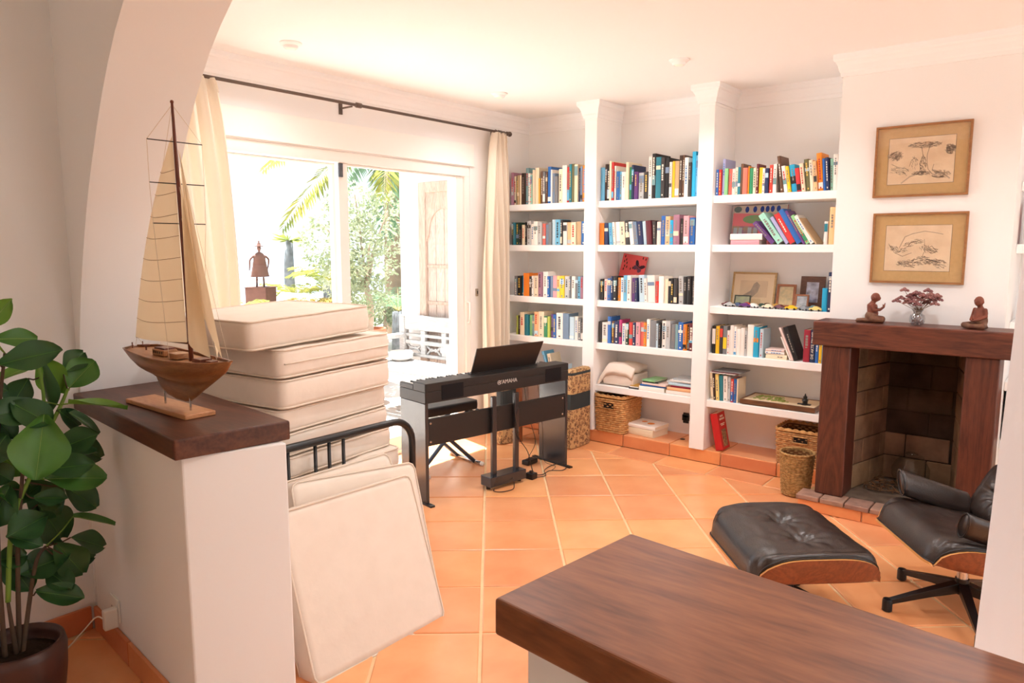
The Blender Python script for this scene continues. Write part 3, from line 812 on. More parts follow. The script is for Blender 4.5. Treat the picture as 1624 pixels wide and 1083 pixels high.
ROWS = {
 'L1': (0, 0, -3.80, -3.072, 4.9, 'mv4.5-53 cr3-47 ol3-46 ta3-48 cr3-48 db6-51 tg5-59 wh3.5-50 mi3-47 cr4-55 cr6-58 mu3-41 br4-52 gy4-51 br3-50 bl5.5-58 wh2.5-53 gb4-47 gy5-42 cr6-53 wh7-58 rd4-55 te4-59 ol4-59 cr5.5-58 nv3-52 gb3.5-54 or5.5-55'),
 'M1': (1, 0, -2.950, -2.160, 4.45, 'sb7-55 db4-60 bk5-58 cr4-64 rd4-62 wh3-56 bl6-47 sb4-46 wh7-45 cr5-60 gn4-52 nv4-55 pu6.5-44 lg9-42 dk8-43 wh5.5-66 bk6-70 te8-64 dk6-63 bk6.5-62 wh4-55 ye4-56 ta6.5-56 db5-64 br3-64 wh6-60 dk5-52 cy5.5-68 sb3-62 gy3-68'),
 'R1': (2, 0, -2.040, -1.236, 3.95, 'bl4.5-43 rd5-43 li5-60 lgn6-44 co6-43 lp6-43 cr4-45 te5-45 br4.5-50 co8-43 or2.5-45 gn6-42 cr5-42 mr4-48 ye7-42 wh4-40 nv6-40 rd6-45 wh6-46 br5-58~8 wh6-42~9 ye5-41~9 cy9-43~9 rd7-37~9 cr6-44~8 ol7-50~7 cr6-48~6 pe5-46~6 or8-58~6 bl4-49~5 nv5-50~5 mi5-48~3 wh6.5-54~2 cm5-50 rd3-48'),
 'L2': (0, 1, -3.80, -3.072, 4.95, 'dk3-37 te3.5-37 dg5-37 bk4-31 cr5-33 bk4-37 lg6-39 wh5-34 wh6.5-38 lg6-36 co4.5-34 gb4.5-33 gy5-36 pb6-40 sb7.5-40 dk3-39 wh6-35 pe6-35 cr7-35 ta7-36 bl7-36'),
 'M2': (1, 1, -2.950, -2.185, 4.5, 'or8-36 nv7-36 sb6-36~4 wh4-37~5 wh8-37~4 cr8-37~4 dk7-39~6 wh6-37~7 gb6-37~7 nv8-37~7 pb6-37~6 mr8-38~5 dk6-37~3 lp6-36 bl7-45 pe7.5-44 cy5-38 mv9-46 dk5.5-40 pk8-44 bl8-41'),
 'L3': (0, 2, -3.77, -3.072, 5.05, 'gy5-32 bk7-32 cy3-32 or9-37 dk4-32 wh3-33 cr7-33 mv6-39 wh7.5-40 bl4-33 gb5-33 pk6-34 py4.5-34 ye6.5-34 lg6.5-34 gy2.5-34 wh5.5-34 gy4.5-34 sb4-34 mv4-34 bl2.5-34'),
 'M3': (1, 2, -2.935, -2.165, 4.55, 'bk7-35 lp6-35 bl7-36 nv4-40 bk8-40 or5-38 wh6-38 sb6.5-42 wh7-42 pu6.5-38 nv5-38 pb10-43~3 wh5-38~3 wh13-43~3 rd5.5-34 wh8.5-42 cr6.5-38 bk5-39 bk5-39 dk6-39 lg8-43~2 bk5.5-42 bk7-43 dk6-43'),
 'L4': (0, 3, -3.755, -3.085, 5.1, 'lm3-31 db4.5-31 cr7-37 te6.5-34 lgn5-33 tg3.5-33 pe6.5-39 cr8.5-40 gn5.5-33 lm4-33 pu4-37 bl4.5-37 wh10-40 gb9-40 pb7-35 wh5-36 gy5-34 bk3-34'),
 'M4': (1, 3, -2.945, -2.165, 4.6, 'dk6-35 wh10-34 bl6-44 br5-37 nv8-38 mg5-40 wh6.5-34 dg5.5-36 rd6.5-37 nv5-37 pk7-38 co5.5-38 or4.5-38 wh5.5-44 gy10-43 pb3.5-38 bk5-40 wh7-43 lg7-44 gy7-39 tg5-39 bl7.5-43 or5.5-40 dk3-40 mr7-42'),
}
BAYN = ['left', 'middle', 'right']; SHN = ['top', 'second', 'third', 'fourth', 'fifth', 'lowest']
def parse(spec):
    out = []
    for tkn in spec.split():
        lean = 0.0
        if '~' in tkn: tkn, l = tkn.split('~'); lean = math.radians(float(l))
        a, h = tkn.split('-'); i = 0
        while a[i].isalpha(): i += 1
        out.append((a[:i], float(a[i:]), float(h), lean))
    return out
def place_row(key):
    bay, sh, x0, x1, mmpx, spec = ROWS[key]
    bs = parse(spec); tot = 0.0; prev = 0.0
    for ck, w, h, ln in bs: tot += w / math.cos(ln)
    leans = [b[3] for b in bs]
    # room lost where a leaning run starts after upright books (its top overhangs) is none: tops tip left on neighbours
    extra = 0.0
    for i in range(1, len(bs)):
        if leans[i] > leans[i - 1] + 0.001:
            extra += bs[i][2] * mmpx / 1000 * (math.tan(leans[i]) - math.tan(leans[i - 1])) * 0.92
    k = (x1 - x0 - extra) / tot
    x = x0; z = SH[sh]; rr = brng
    for i, (ck, w, h, ln) in enumerate(bs):
        hm = min(h * mmpx / 1000, 0.36); wm = w * k - 0.0008
        if i and ln > leans[i - 1] + 0.001: x += hm * (math.tan(ln) - math.tan(leans[i - 1])) * 0.92
        d = min(0.235, max(0.12, hm * 0.68 + rr.uniform(-0.01, 0.015)))
        band = None
        if rr.random() < 0.42:
            bk = rr.choice(['wh', 'cr', 'pb', 'lg', 'dk', 'bk', 'tg', 'wh', 'sb', 'gb', 'cr'])
            if bk != ck:
                z0 = rr.choice([0.06, 0.3, 0.62, 0.7]); band = (bk, z0, min(0.95, z0 + rr.uniform(0.08, 0.3)))
        sz = 'thick ' if w * k > 0.036 else ('thin ' if w * k < 0.018 else '')
        lab = '%s%s book, %s from left on the %s bay’s %s shelf' % (sz, BC[ck][1], ordinal(i + 1), BAYN[bay], SHN[sh])
        lab = lab.replace('’', "'")
        make_book(x, FY + 0.022 + rr.uniform(-0.008, 0.010), z + 0.0005, wm, hm, d, ck, lab, 'books on the %s shelf of the %s bay' % (SHN[sh], BAYN[bay]), lean=ln, band=band)
        x += w * k / math.cos(ln)
for kx in ('L1', 'M1', 'R1', 'L2', 'M2', 'L3', 'M3', 'L4', 'M4'): place_row(kx)
# last book of the middle second shelf stands turned with its front board showing
make_book(-2.178, FY + 0.03, SH[1] + 0.0005, 0.020, 0.185, 0.13, 'dk', 'dark grey-green paperback turned face out at the right end of a row', 'books on the second shelf of the middle bay', rz=-0.0)

GR2 = 'books on the second shelf of the right bay'; z = SH[1] + 0.0005
make_book(-1.925, 4.715, z, 0.030, 0.19, 0.15, 'pk', 'pink book lying flat under a white one below the childs painting', GR2, flat=True)
make_book(-1.93, 4.712, z + 0.0305, 0.040, 0.215, 0.16, 'wh', 'white book lying flat on a pink one below the childs painting', GR2, flat=True)
xx = -1.655
for ck, w, h, ln, lab in (('pu', 0.028, 0.185, 44, 'dark purple book leaning furthest over beside the flat stack'), ('mi', 0.042, 0.225, 36, 'thick mint green book leaning left between purple and lilac ones'), ('li', 0.022, 0.20, 33, 'pale lilac book leaning left beside a red one'),
                      ('rd', 0.036, 0.215, 31, 'bright red book in the leaning row on the second shelf'), ('bl', 0.032, 0.245, 31, 'blue book leaning left beside the red one'), ('pu', 0.016, 0.24, 31, 'thin purple book leaning behind the blue one'),
                      ('lgn', 0.022, 0.205, 31, 'green and blue book leaning left near a white one'), ('wh', 0.024, 0.205, 33, 'white book with teal lettering leaning left'), ('ta', 0.010, 0.20, 36, 'thin tan book last in the leaning row')):
    a = math.radians(ln)
    make_book(xx, 4.715, z, w, h, 0.155, ck, lab, GR2, lean=a, band=('gn', 0.1, 0.35) if ck == 'lgn' else None)
    xx += w / math.cos(a) + 0.0005
make_book(-1.336, 4.72, z, 0.022, 0.14, 0.12, 'wh', 'short white patterned book beside the tall tan one', GR2, band=('te', 0.55, 0.9))
make_book(-1.306, 4.715, z, 0.034, 0.225, 0.17, 'pe', 'tall tan orange book at the right end of the second shelf', GR2)
MB().box(-1.262, 4.72, z, -1.254, 4.90, z + 0.21).build('folder', bmat('lgn'), None)
tag(bpy.data.objects['folder'], 'slim pale green folder against the chimney side on the second shelf', 'folder')

# fourth shelf of the right bay
GR4 = 'books on the fourth shelf of the right bay'; z = SH[3] + 0.0005
xx = -2.030
first4 = 'bk6.5-46 ye6.5-46 dk6-47 gy7-47 wh5-40 wh6.5-49 wh5-47 wh6.5-44 wh6.5-46 lg4.5-42 wh10-52 cy9-49'
names4 = ['black book with white lettering, leftmost', 'yellow book between two black ones', 'black book with red title beside a yellow one', 'dark grey book with yellow lettering', 'short white book beside the dark grey one', 'tall white book, sixth from left', 'white book with a blue foot', 'white book, eighth from left', 'white book with blue print, ninth from left', 'slim pale grey book among white ones', 'thick tall white book beside the blue one', 'bright blue book with an orange band']
kk = 0.325 / sum(p[1] for p in parse(first4))
for i, (ck, w, h, ln) in enumerate(parse(first4)):
    band = {0: ('wh', 0.35, 0.9), 3: ('ye', 0.2, 0.6), 6: ('sb', 0.02, 0.12), 11: ('or', 0.5, 0.64), 2: ('rd', 0.6, 0.9)}.get(i)
    make_book(xx, FY + 0.02, z, w * kk - 0.0008, h * 0.0041, 0.15, ck, names4[i] + ' on the right bay\'s fourth shelf', GR4, band=band, title=i not in (0, 2, 3))
    xx += w * kk
make_book(-1.700, FY + 0.018, z, 0.024, 0.19, 0.14, 'pb', 'pale blue book with an oval portrait cover on the fourth shelf', GR4)
make_book(-1.655, FY + 0.02, z, 0.030, 0.135, 0.12, 'cr', 'cream book at the bottom of a small flat stack on the fourth shelf', GR4, flat=True)
make_book(-1.660, FY + 0.018, z + 0.0305, 0.018, 0.125, 0.12, 'wh', 'white book in the middle of a small flat stack on the fourth shelf', GR4, flat=True)
make_book(-1.658, FY + 0.02, z + 0.049, 0.014, 0.118, 0.11, 'lp', 'pale book on top of a small flat stack on the fourth shelf', GR4, flat=True)
make_book(-1.500, FY + 0.014, z, 0.010, 0.16, 0.12, 'wh', 'thin white book leaning under a taller one on the fourth shelf', GR4, lean=math.radians(24), title=False)
make_book(-1.487, FY + 0.012, z, 0.014, 0.225, 0.15, 'lp', 'white and red book leaning left on the fourth shelf', GR4, lean=math.radians(24))
make_book(-1.470, FY + 0.012, z, 0.028, 0.225, 0.155, 'bk', 'black hardback leaning left beside the crimson book', GR4, lean=math.radians(21))
make_book(-1.420, FY + 0.02, z, 0.040, 0.205, 0.15, 'cm', 'crimson hardback next to the mantel beam', GR4)
bkx = make_book(-1.378, FY + 0.02, z, 0.030, 0.208, 0.15, 'nv', 'dark blue book with large white vertical lettering', GR4, title=False)
me = text_mesh('DIE AKTE TRUMP', 0.0225); me.materials.append(M_light)
ob('spine_lettering', me, None, bkx, (0.015, -0.0026, 0.108), (PI / 2, -PI / 2, 0))
make_book(-1.346, FY + 0.02, z, 0.020, 0.19, 0.15, 'bl', 'blue book beside the yellow one by the mantel', GR4)
make_book(-1.325, FY + 0.02, z, 0.018, 0.19, 0.15, 'ye', 'yellow book near the right end of the fourth shelf', GR4)
make_book(-1.306, FY + 0.02, z, 0.012, 0.188, 0.15, 'sb', 'thin light blue book near the right end of the fourth shelf', GR4)
make_book(-1.293, FY + 0.02, z, 0.014, 0.188, 0.15, 'pk', 'thin pink book at the right end of the fourth shelf', GR4)
# fifth shelf of the right bay
GR5 = 'books on the fifth shelf of the right bay'; z = SH[4] + 0.0005
xx = -2.022
for ck, w, h, nm, ln in (('cr', 0.018, 0.185, 'cream paperback, leftmost', 5), ('db', 0.016, 0.185, 'dark brown book with pale lettering', 5), ('py', 0.024, 0.182, 'pale yellow book', 4), ('te', 0.026, 0.178, 'teal book with white lettering', 3), ('wh', 0.030, 0.176, 'thick white paperback', 2), ('lg', 0.018, 0.172, 'pale grey book with a photo spine', 1), ('rd', 0.019, 0.162, 'red and blue book', 0), ('bl', 0.020, 0.162, 'blue book', 0), ('cr', 0.010, 0.165, 'thin cream book with patterned cover', 0)):
    a = math.radians(ln)
    make_book(xx, FY + 0.02, z, w, h, 0.14, ck, nm + " on the right bay's fifth shelf", GR5, lean=a, band=('bl', 0.05, 0.45) if nm.startswith('red') else None)
    xx += w / math.cos(a) + 0.001
random.seed(4)
for i, (ck, dz) in enumerate((('wh', 0.0), ('mr', 0.007), ('gy', 0.013))):
    o = MB().box(-2.03 + i * 0.012, FY + 0.005, 0, -1.85 + i * 0.02, FY + 0.17, 0.005).build('magazine', bmat(ck), loc=(0, 0, 0.6415 + dz), rot=None)
    tag(o, ['white magazine lying flat across the tops of the fifth shelf books', 'maroon magazine between two others on the fifth shelf books', 'grey magazine topmost on the fifth shelf books'][i], 'magazine', 'magazines on the fifth shelf books')
# red hardback leaning on the plinth
rb = make_book(-1.975, 4.715, 0.0925, 0.052, 0.258, 0.125, 'dr', 'red hardback leaning on the upright at the tiled plinth', 'books on the tiled plinth', lean=math.radians(12), rz=0)
b = MB(); M_rp = mat('cover_figures', (70, 50, 40), 0.5, var=0.8, scale=60, col2=(210, 170, 120))
b.box(0.0521, 0.03, 0.02, 0.0526, 0.10, 0.14); b.build('cover_picture', M_rp, rb)
b = MB()
for i, (w_, z_) in enumerate(((0.05, 0.225), (0.08, 0.205), (0.07, 0.175), (0.05, 0.165))): b.box(0.0521, 0.065 - w_ / 2, z_, 0.0526, 0.065 + w_ / 2, z_ + (0.013 if i < 2 else 0.006))
b.build('cover_title', M_light, rb)

# lower middle bay: flat stacks of books and papers
GM5 = 'books and papers lying flat on the fifth middle shelf'; z = SH[4] + 0.0005
def flat(x0, x1, y0, y1, z0, t, ck, label, rz=0.0, group=GM5):
    """a book lying flat, its long side along x"""
    o = make_book(0, 0, 0, t, x1 - x0, y1 - y0, ck, label, group, title=False)
    o.rotation_euler = (0, PI / 2, rz); o.location = (x0, y0, z0 + t)
    return z0 + t + 0.0004
zz = flat(-2.665, -2.585, 4.70, 4.82, z, 0.009, 'dk', 'small dark notebook at the bottom of the little pile by the pillow')
zz = flat(-2.662, -2.59, 4.705, 4.82, zz, 0.008, 'wh', 'small white notebook in the little pile by the pillow')
zz = flat(-2.66, -2.59, 4.71, 4.82, zz, 0.008, 'mu', 'small yellow notebook topmost in the little pile by the pillow')
zz = flat(-2.58, -2.375, 4.70, 4.93, z, 0.032, 'wh', 'thick white book with green edge at the bottom of a pile')
zz = flat(-2.575, -2.37, 4.705, 4.92, zz, 0.012, 'bl', 'blue paperback on the thick white book', 0.05)
zz = flat(-2.56, -2.365, 4.71, 4.92, zz, 0.012, 'lp', 'pale paperback on the blue one in the pile', -0.04)
zz = flat(-2.56, -2.44, 4.72, 4.90, zz, 0.010, 'dk', 'charcoal booklet near the top of the middle pile', 0.1)
zz = flat(-2.565, -2.46, 4.72, 4.90, zz, 0.012, 'lgn', 'pale green booklet topmost in the middle pile', -0.1)
zz = flat(-2.36, -2.165, 4.70, 4.92, z, 0.026, 'wh', 'white book at the bottom of the right hand pile')
zz = flat(-2.355, -2.165, 4.705, 4.92, zz, 0.024, 'pe', 'peach book in the right hand pile under a red one')
zz = flat(-2.33, -2.165, 4.71, 4.92, zz, 0.014, 'cm', 'dark red book in the right hand pile')
zz = flat(-2.345, -2.165, 4.705, 4.92, zz, 0.017, 'pb', 'pale blue book above the dark red one in the pile')
zz = flat(-2.36, -2.19, 4.71, 4.90, zz, 0.010, 'lg', 'grey papers above the pale blue book', 0.08)
zz = flat(-2.34, -2.17, 4.715, 4.90, zz, 0.010, 'wh', 'white papers near the top of the right hand pile', -0.06)
zz = flat(-2.32, -2.175, 4.73, 4.90, zz, 0.008, 'lg', 'grey magazine topmost on the right hand pile', 0.1)
zz = flat(-2.70, -2.47, 4.755, 4.96, 0.0925, 0.055, 'cr', 'thick cream book at the bottom of a pair beside the wicker basket', -0.12, 'books on the tiled plinth')
zz = flat(-2.695, -2.455, 4.75, 4.95, zz, 0.028, 'wh', 'white book with orange circles lying on the thick cream one', -0.08, 'books on the tiled plinth')
b = MB()
for cx, cy, rr_ in ((-2.61, 4.86, 0.022), (-2.54, 4.83, 0.028)):
    b.lathe([(rr_, 0), (0.0001, 0.0006)], 18, (cx, cy, zz))
b.build('cover_circles', bmat('or'), None)
oo = bpy.data.objects['cover_circles']; tag(oo, 'orange printed circles on the white book cover', 'print')
oo2 = [o for o in bpy.data.objects if o.get('label', '').startswith('white book with orange circles')][0]
oo.parent = oo2
oo.matrix_parent_inverse = (Matrix.Translation(oo2.location) @ oo2.rotation_euler.to_matrix().to_4x4()).inverted()
for kk_ in ('category', 'label'): del oo[kk_]

# left bay, fifth shelf above the keyboard
GL5 = 'things on the fifth shelf of the left bay'; z = SH[4] + 0.0005
make_book(-3.455, 4.76, z, 0.024, 0.205, 0.14, 'sb', 'blue book leaning left behind the piano music rest', GL5, lean=math.radians(20))
make_book(-3.425, 4.76, z, 0.034, 0.185, 0.14, 'cr', 'cream book leaning beside the blue one behind the piano', GL5, lean=math.radians(14))
zz = flat(-3.62, -3.48, 4.74, 4.92, z, 0.03, 'nv', 'dark blue book lying flat behind the piano', 0, GL5)
zz = flat(-3.61, -3.50, 4.75, 4.92, zz, 0.03, 'wh', 'white book lying on the dark blue one behind the piano', 0, GL5)
zz = flat(-3.60, -3.50, 4.76, 4.92, zz, 0.024, 'rd', 'red book topmost of the pile behind the piano', 0, GL5)
make_book(-3.33, 4.80, z, 0.05, 0.11, 0.05, 'pb', 'small pale box at the back of the shelf behind the piano', GL5, title=False)
r = thing('chess_piece_figure', 'small dark figurine at the right end of the shelf above the piano', 'figurine', (-3.115, 4.74, z + 0.0))
MB().lathe([(0.0001, 0), (0.02, 0), (0.02, 0.008), (0.012, 0.02), (0.009, 0.05), (0.015, 0.06), (0.013, 0.085), (0.004, 0.10), (0.0001, 0.115)], 14).build('body', M_blackm, r, smooth=True)
MB().box(-0.022, -0.012, 0, 0.022, 0.012, 0.012).build('base', M_blackm, r)
# left bay, row standing on the plinth, seen below the keyboard
xx = -3.50
for i, (ck, w, h) in enumerate((('pe', 0.02, 0.19), ('gb', 0.024, 0.20), ('wh', 0.026, 0.205), ('tg', 0.02, 0.2), ('cr', 0.024, 0.2), ('te', 0.018, 0.21), ('wh', 0.03, 0.2), ('gb', 0.022, 0.2), ('ta', 0.026, 0.205), ('pb', 0.024, 0.2), ('nv', 0.018, 0.205), ('wh', 0.024, 0.2), ('lp', 0.026, 0.2))):
    make_book(xx, 4.72, 0.2125, w, h, 0.14, ck, '%s book, %s from left in the low row seen under the piano' % (BC[ck][1], ordinal(i + 1)), 'books in the low row behind the piano'); xx += w + 0.001

# ------------------------------------------------------------------ things on the shelves
# child's painting leaning at the back of the second shelf
def panel_thing(name, label, cat, w, h, t, m, loc, tilt):
    """upright board, front towards -y, tipped back by tilt"""
    r = thing(name, label, cat, loc); r.rotation_euler = (-tilt, 0, 0)
    MB().box(-w / 2, 0, 0, w / 2, t, h).build('board', m, r)
    return r
z = SH[1] + 0.001
art = panel_thing('childs_painting', 'childrens pink painting with green bush and blue stripes on the shelf', 'painting', 0.37, 0.27, 0.012, mat('paint_pink', (232, 128, 140), 0.8, var=0.4, scale=9, col2=(220, 150, 150)), (-1.832, 4.935, z), math.radians(10))
def poly_patch(r, name, pts, m, y=-0.0008):
    MB().add([(p[0], y, p[1]) for p in pts] , [tuple(range(len(pts)))]).build(name, m, r)
def ell(cx, cz, rx, rz, n=16): return [(cx + rx * math.cos(2 * PI * i / n), cz + rz * math.sin(2 * PI * i / n)) for i in range(n)]
poly_patch(art, 'painted_sky', [(-0.185, 0.22), (0.185, 0.20), (0.185, 0.27), (-0.185, 0.27)], mat('paint_grey', (206, 196, 184), 0.8), -0.0006)
poly_patch(art, 'painted_right', [(0.06, 0.05), (0.185, 0.05), (0.185, 0.21), (0.06, 0.215)], mat('paint_beige', (216, 176, 160), 0.8), -0.0006)
poly_patch(art, 'painted_bush', ell(-0.035, 0.175, 0.08, 0.03), mat('paint_green', (120, 178, 128), 0.8, var=0.3, scale=40, col2=(200, 110, 100)))
for i, xx in enumerate((-0.09, -0.035, 0.015, 0.05, 0.085, 0.125)):
    poly_patch(art, 'painted_stripe', ell(xx, 0.243, 0.014, 0.022, 10), mat('paint_blue', (46, 74, 158), 0.8))
poly_patch(art, 'painted_cloud', ell(-0.155, 0.245, 0.028, 0.022, 10), mat('paint_slate', (110, 130, 130), 0.8))
poly_patch(art, 'painted_foot', [(-0.183, 0.06), (0.0, 0.06), (0.0, 0.125), (-0.183, 0.13)], mat('paint_violet', (150, 96, 160), 0.8, var=0.7, scale=22, col2=(190, 196, 100)))
for i, xx in enumerate((-0.16, -0.125, -0.06, -0.02)):
    poly_patch(art, 'painted_window', [(xx - 0.013, 0.07), (xx + 0.013, 0.07), (xx + 0.013, 0.118), (xx - 0.013, 0.118)], mat('paint_pale', (170, 190, 200), 0.8), -0.001)
# red butterfly card at the back of the third middle shelf
card = panel_thing('butterfly_card', 'red card with a dark butterfly behind the third shelf books', 'card', 0.215, 0.345, 0.004, mat('card_red', (236, 96, 98), 0.7, var=0.25, scale=6, col2=(242, 128, 122)), (-2.850, 4.945, SH[2] + 0.001), math.radians(11))
card.rotation_euler = (math.radians(-11), math.radians(8), 0)
M_bf = mat('butterfly_ink', (66, 40, 56), 0.8)
def bfly(pts, sx, ang=-0.45, k=0.92):
    out = []
    for px, pz in pts:
        X_, Z_ = px * sx * k, pz * k
        out.append((0.045 + X_ * math.cos(ang) - Z_ * math.sin(ang), 0.255 + X_ * math.sin(ang) + Z_ * math.cos(ang)))
    return out
for sx in (-1, 1):
    poly_patch(card, 'wing', bfly([(0.001, 0.002), (0.012, 0.026), (0.034, 0.044), (0.052, 0.042), (0.050, 0.026), (0.036, 0.006), (0.016, 0.0)], sx), M_bf)
    poly_patch(card, 'wing', bfly([(0.001, -0.001), (0.016, -0.001), (0.034, 0.003), (0.042, -0.014), (0.032, -0.034), (0.016, -0.036), (0.005, -0.022)], sx), mat('butterfly_mauve', (110, 70, 96), 0.8))
poly_patch(card, 'butterfly_body', bfly([(-0.003, 0.018), (0.0, 0.026), (0.003, 0.018), (0.002, -0.026), (-0.002, -0.026)], 1), M_bf, -0.0012)
for (lx, lz) in ((-0.085, 0.325), (-0.07, 0.30), (-0.085, 0.285), (-0.06, 0.275), (-0.075, 0.25), (-0.055, 0.245), (0.07, 0.33), (0.095, 0.325), (-0.02, 0.235), (0.0, 0.245), (-0.08, 0.225)):
    poly_patch(card, 'printed_leaf', ell(lx, lz, 0.005, 0.011, 8), mat('leaf_ink', (70, 62, 44), 0.8))

# framed photographs on the third right shelf
z3 = SH[2] + 0.0005
def photo(label, x, y, w, h, fw, mf, mp, tilt=10, depth=0.012, mount=None, ry=0.0):
    r = thing('photo_frame', label, 'picture frame', (x, y, z3)); r.rotation_euler = (math.radians(-tilt), 0, ry)
    b = MB()
    for q in ((-w / 2, 0, w / 2, fw), (-w / 2, h - fw, w / 2, h), (-w / 2, fw, -w / 2 + fw, h - fw), (w / 2 - fw, fw, w / 2, h - fw)):
        b.box(q[0], 0, q[1], q[2], depth, q[3])
    b.build('frame', mf, r)
    MB().box(-w / 2 + fw, depth * 0.5, fw, w / 2 - fw, depth, h - fw).build('picture' if mount is None else 'mount', mp if mount is None else mount, r)
    if mount is not None:
        mm = (w - 2 * fw) * 0.16
        MB().box(-w / 2 + fw + mm, depth * 0.4, fw + mm, w / 2 - fw - mm, depth * 0.5, h - fw - mm).build('picture', mp, r)
    MB().box(-w / 2 + fw, depth * 0.2, fw, w / 2 - fw, depth * 0.26, h - fw).build('glazing', M_pg, r)
    return r
M_fgold = wood('frame_gilt', (160, 128, 78), (206, 176, 122), scale=9); M_fwal = wood('frame_walnut', (74, 42, 30), (112, 70, 50), scale=9); M_fche = wood('frame_cherry', (132, 76, 46), (168, 106, 66), scale=9)
pf = photo('gilt framed mountain etching leaning at the back of the shelf', -1.85, 4.935, 0.305, 0.23, 0.012, M_fgold, mat('etching_paper', (214, 190, 152), 0.9, var=0.5, scale=9, col2=(180, 156, 122)), 11, mount=mat('etching_mount', (226, 204, 166), 0.9))
MB().add([(-0.10, 0.0035, 0.05), (-0.02, 0.0035, 0.10), (0.0, 0.0035, 0.15), (0.02, 0.0035, 0.165), (0.045, 0.0035, 0.14), (0.03, 0.0035, 0.09), (-0.01, 0.0035, 0.05)], [(0, 6, 5, 4, 3, 2, 1)]).build('etched_mountain', mat('etching_ink', (132, 116, 98), 0.9, var=0.6, scale=30, col2=(186, 164, 134)), pf)
photo('orange brown wooden frame with a faded photo, between etching and dark frame', -1.612, 4.90, 0.125, 0.155, 0.016, M_fche, mat('photo_gold', (206, 182, 130), 0.6, var=0.7, scale=45, col2=(150, 150, 110)), 10)
photo('dark walnut frame with a blue and white photo beside tall album', -1.455, 4.935, 0.155, 0.21, 0.038, M_fwal, mat('photo_blue', (200, 210, 236), 0.5, var=0.9, scale=22, col2=(52, 46, 96)), 9)
photo('small reddish frame with grey photo in front of the walnut frame', -1.490, 4.845, 0.085, 0.095, 0.010, M_fche, mat('photo_grey', (186, 196, 204), 0.5, var=0.9, scale=34, col2=(116, 130, 146)), 12)
photo('small dark green frame in front of the gilt etching', -1.882, 4.835, 0.112, 0.075, 0.007, mat('frame_green', (46, 56, 44), 0.5), mat('photo_green', (150, 160, 110), 0.5, var=0.9, scale=26, col2=(86, 104, 104)), 14)
make_book(-1.290, 4.705, z3, 0.024, 0.245, 0.16, 'nv', 'tall dark photo album at the right end of the third shelf', 'books on the third shelf of the right bay', band=('lg', 0.8, 0.9))
make_book(-1.328, 4.725, z3, 0.032, 0.145, 0.12, 'cy', 'turquoise book beside the tall dark album', 'books on the third shelf of the right bay', title=False)
# toy cars
def car_template():
    r = thing('toy_car', 'toy car', 'toy car', (0, 0, 0))
    L, W = 0.060, 0.025
    def body(u, v):
        a = (u - 0.5) * 2; 
        zt = 0.013 + 0.006 * (1 - abs(a) ** 3); return ((u - 0.5) * L, 0, zt)
    prof = [(-0.030, 0.006), (-0.031, 0.011), (-0.027, 0.0155), (-0.015, 0.0165), (-0.008, 0.0235), (0.004, 0.0245), (0.013, 0.021), (0.022, 0.0165), (0.029, 0.012), (0.030, 0.006)]
    b = MB()
    rows = []
    for y, s, dz in ((-W / 2, 0.93, -0.001), (-W / 2 * 0.8, 1.0, 0), (W / 2 * 0.8, 1.0, 0), (W / 2, 0.93, -0.001)):
        rows.append([(p[0] * s, y if p[1] < 0.018 else y * 0.82, p[1] + (dz if p[1] > 0.01 else 0)) for p in prof])
    n = len(prof); vs = [p for rw in rows for p in rw]
    fs = [(r_ * n + i, r_ * n + i + 1, (r_ + 1) * n + i + 1, (r_ + 1) * n + i) for r_ in range(3) for i in range(n - 1)]
    fs += [tuple(range(n)), tuple(range(4 * n - 1, 3 * n - 1, -1)), tuple(k * n for k in range(4)), tuple(k * n + n - 1 for k in (3, 2, 1, 0))]
    b.add(vs, fs)
    bo = b.build('body', None, r, autosm=True)
    b = MB()
    for sy in (-1, 1):
        yv = sy * (W / 2 * 0.83)
        b.add([(-0.0085, yv, 0.0172), (0.011, yv, 0.0172), (0.005, yv * 0.99, 0.0225), (-0.005, yv * 0.99, 0.0225)], [(0, 1, 2, 3)])
    b.build('windows', mat('car_glass', (40, 46, 54), 0.1), r)
    for sx in (-0.018, 0.017):
        for sy in (-1, 1):
            b = MB(); b.tube([(sx, sy * 0.0135, 0.0055), (sx, sy * 0.0085, 0.0055)], 0.0055, 10); b.build('wheel', M_blackm, r)
    b = MB(); b.tube([(-0.031, -0.011, 0.008), (-0.031, 0.011, 0.008)], 0.0015, 5); b.tube([(0.030, -0.011, 0.008), (0.030, 0.011, 0.008)], 0.0015, 5)
    b.build('bumper', M_chrome, r)
    return r
car0 = car_template()
cars = [(-1.955, 4.775, 'mr', 'dark red toy car behind the first silver one'), (-1.925, 4.735, 'lg', 'silver toy car at the left end of the car row'), (-1.868, 4.745, 'nv', 'dark blue toy car, second in the front row from left'), (-1.826, 4.785, 'rd', 'small red toy car parked behind the dark ones'), (-1.815, 4.73, 'pu', 'purple black toy car left of the white and green one'), (-1.762, 4.735, 'wh', 'white toy car with light blue tint near the dark green one'), (-1.715, 4.755, 'dg', 'dark green toy car behind the cream one'), (-1.695, 4.80, 'br', 'brown toy car at the back by the etching'), (-1.660, 4.725, 'cr', 'large cream toy car left of the yellow back one'), (-1.630, 4.79, 'mu', 'mustard yellow toy car standing behind'), (-1.585, 4.73, 'mr', 'maroon toy car between cream and yellow cars'), (-1.510, 4.722, 'ye', 'bright yellow toy car in the front row'), (-1.485, 4.79, 'lg', 'pale grey toy car behind the yellow one'), (-1.430, 4.728, 'gy', 'grey toy car right of the bright yellow one'), (-1.395, 4.785, 'tg', 'green grey toy car behind, near the walnut frame'), (-1.360, 4.722, 'py', 'pale yellow toy car at the right end of the car row')]
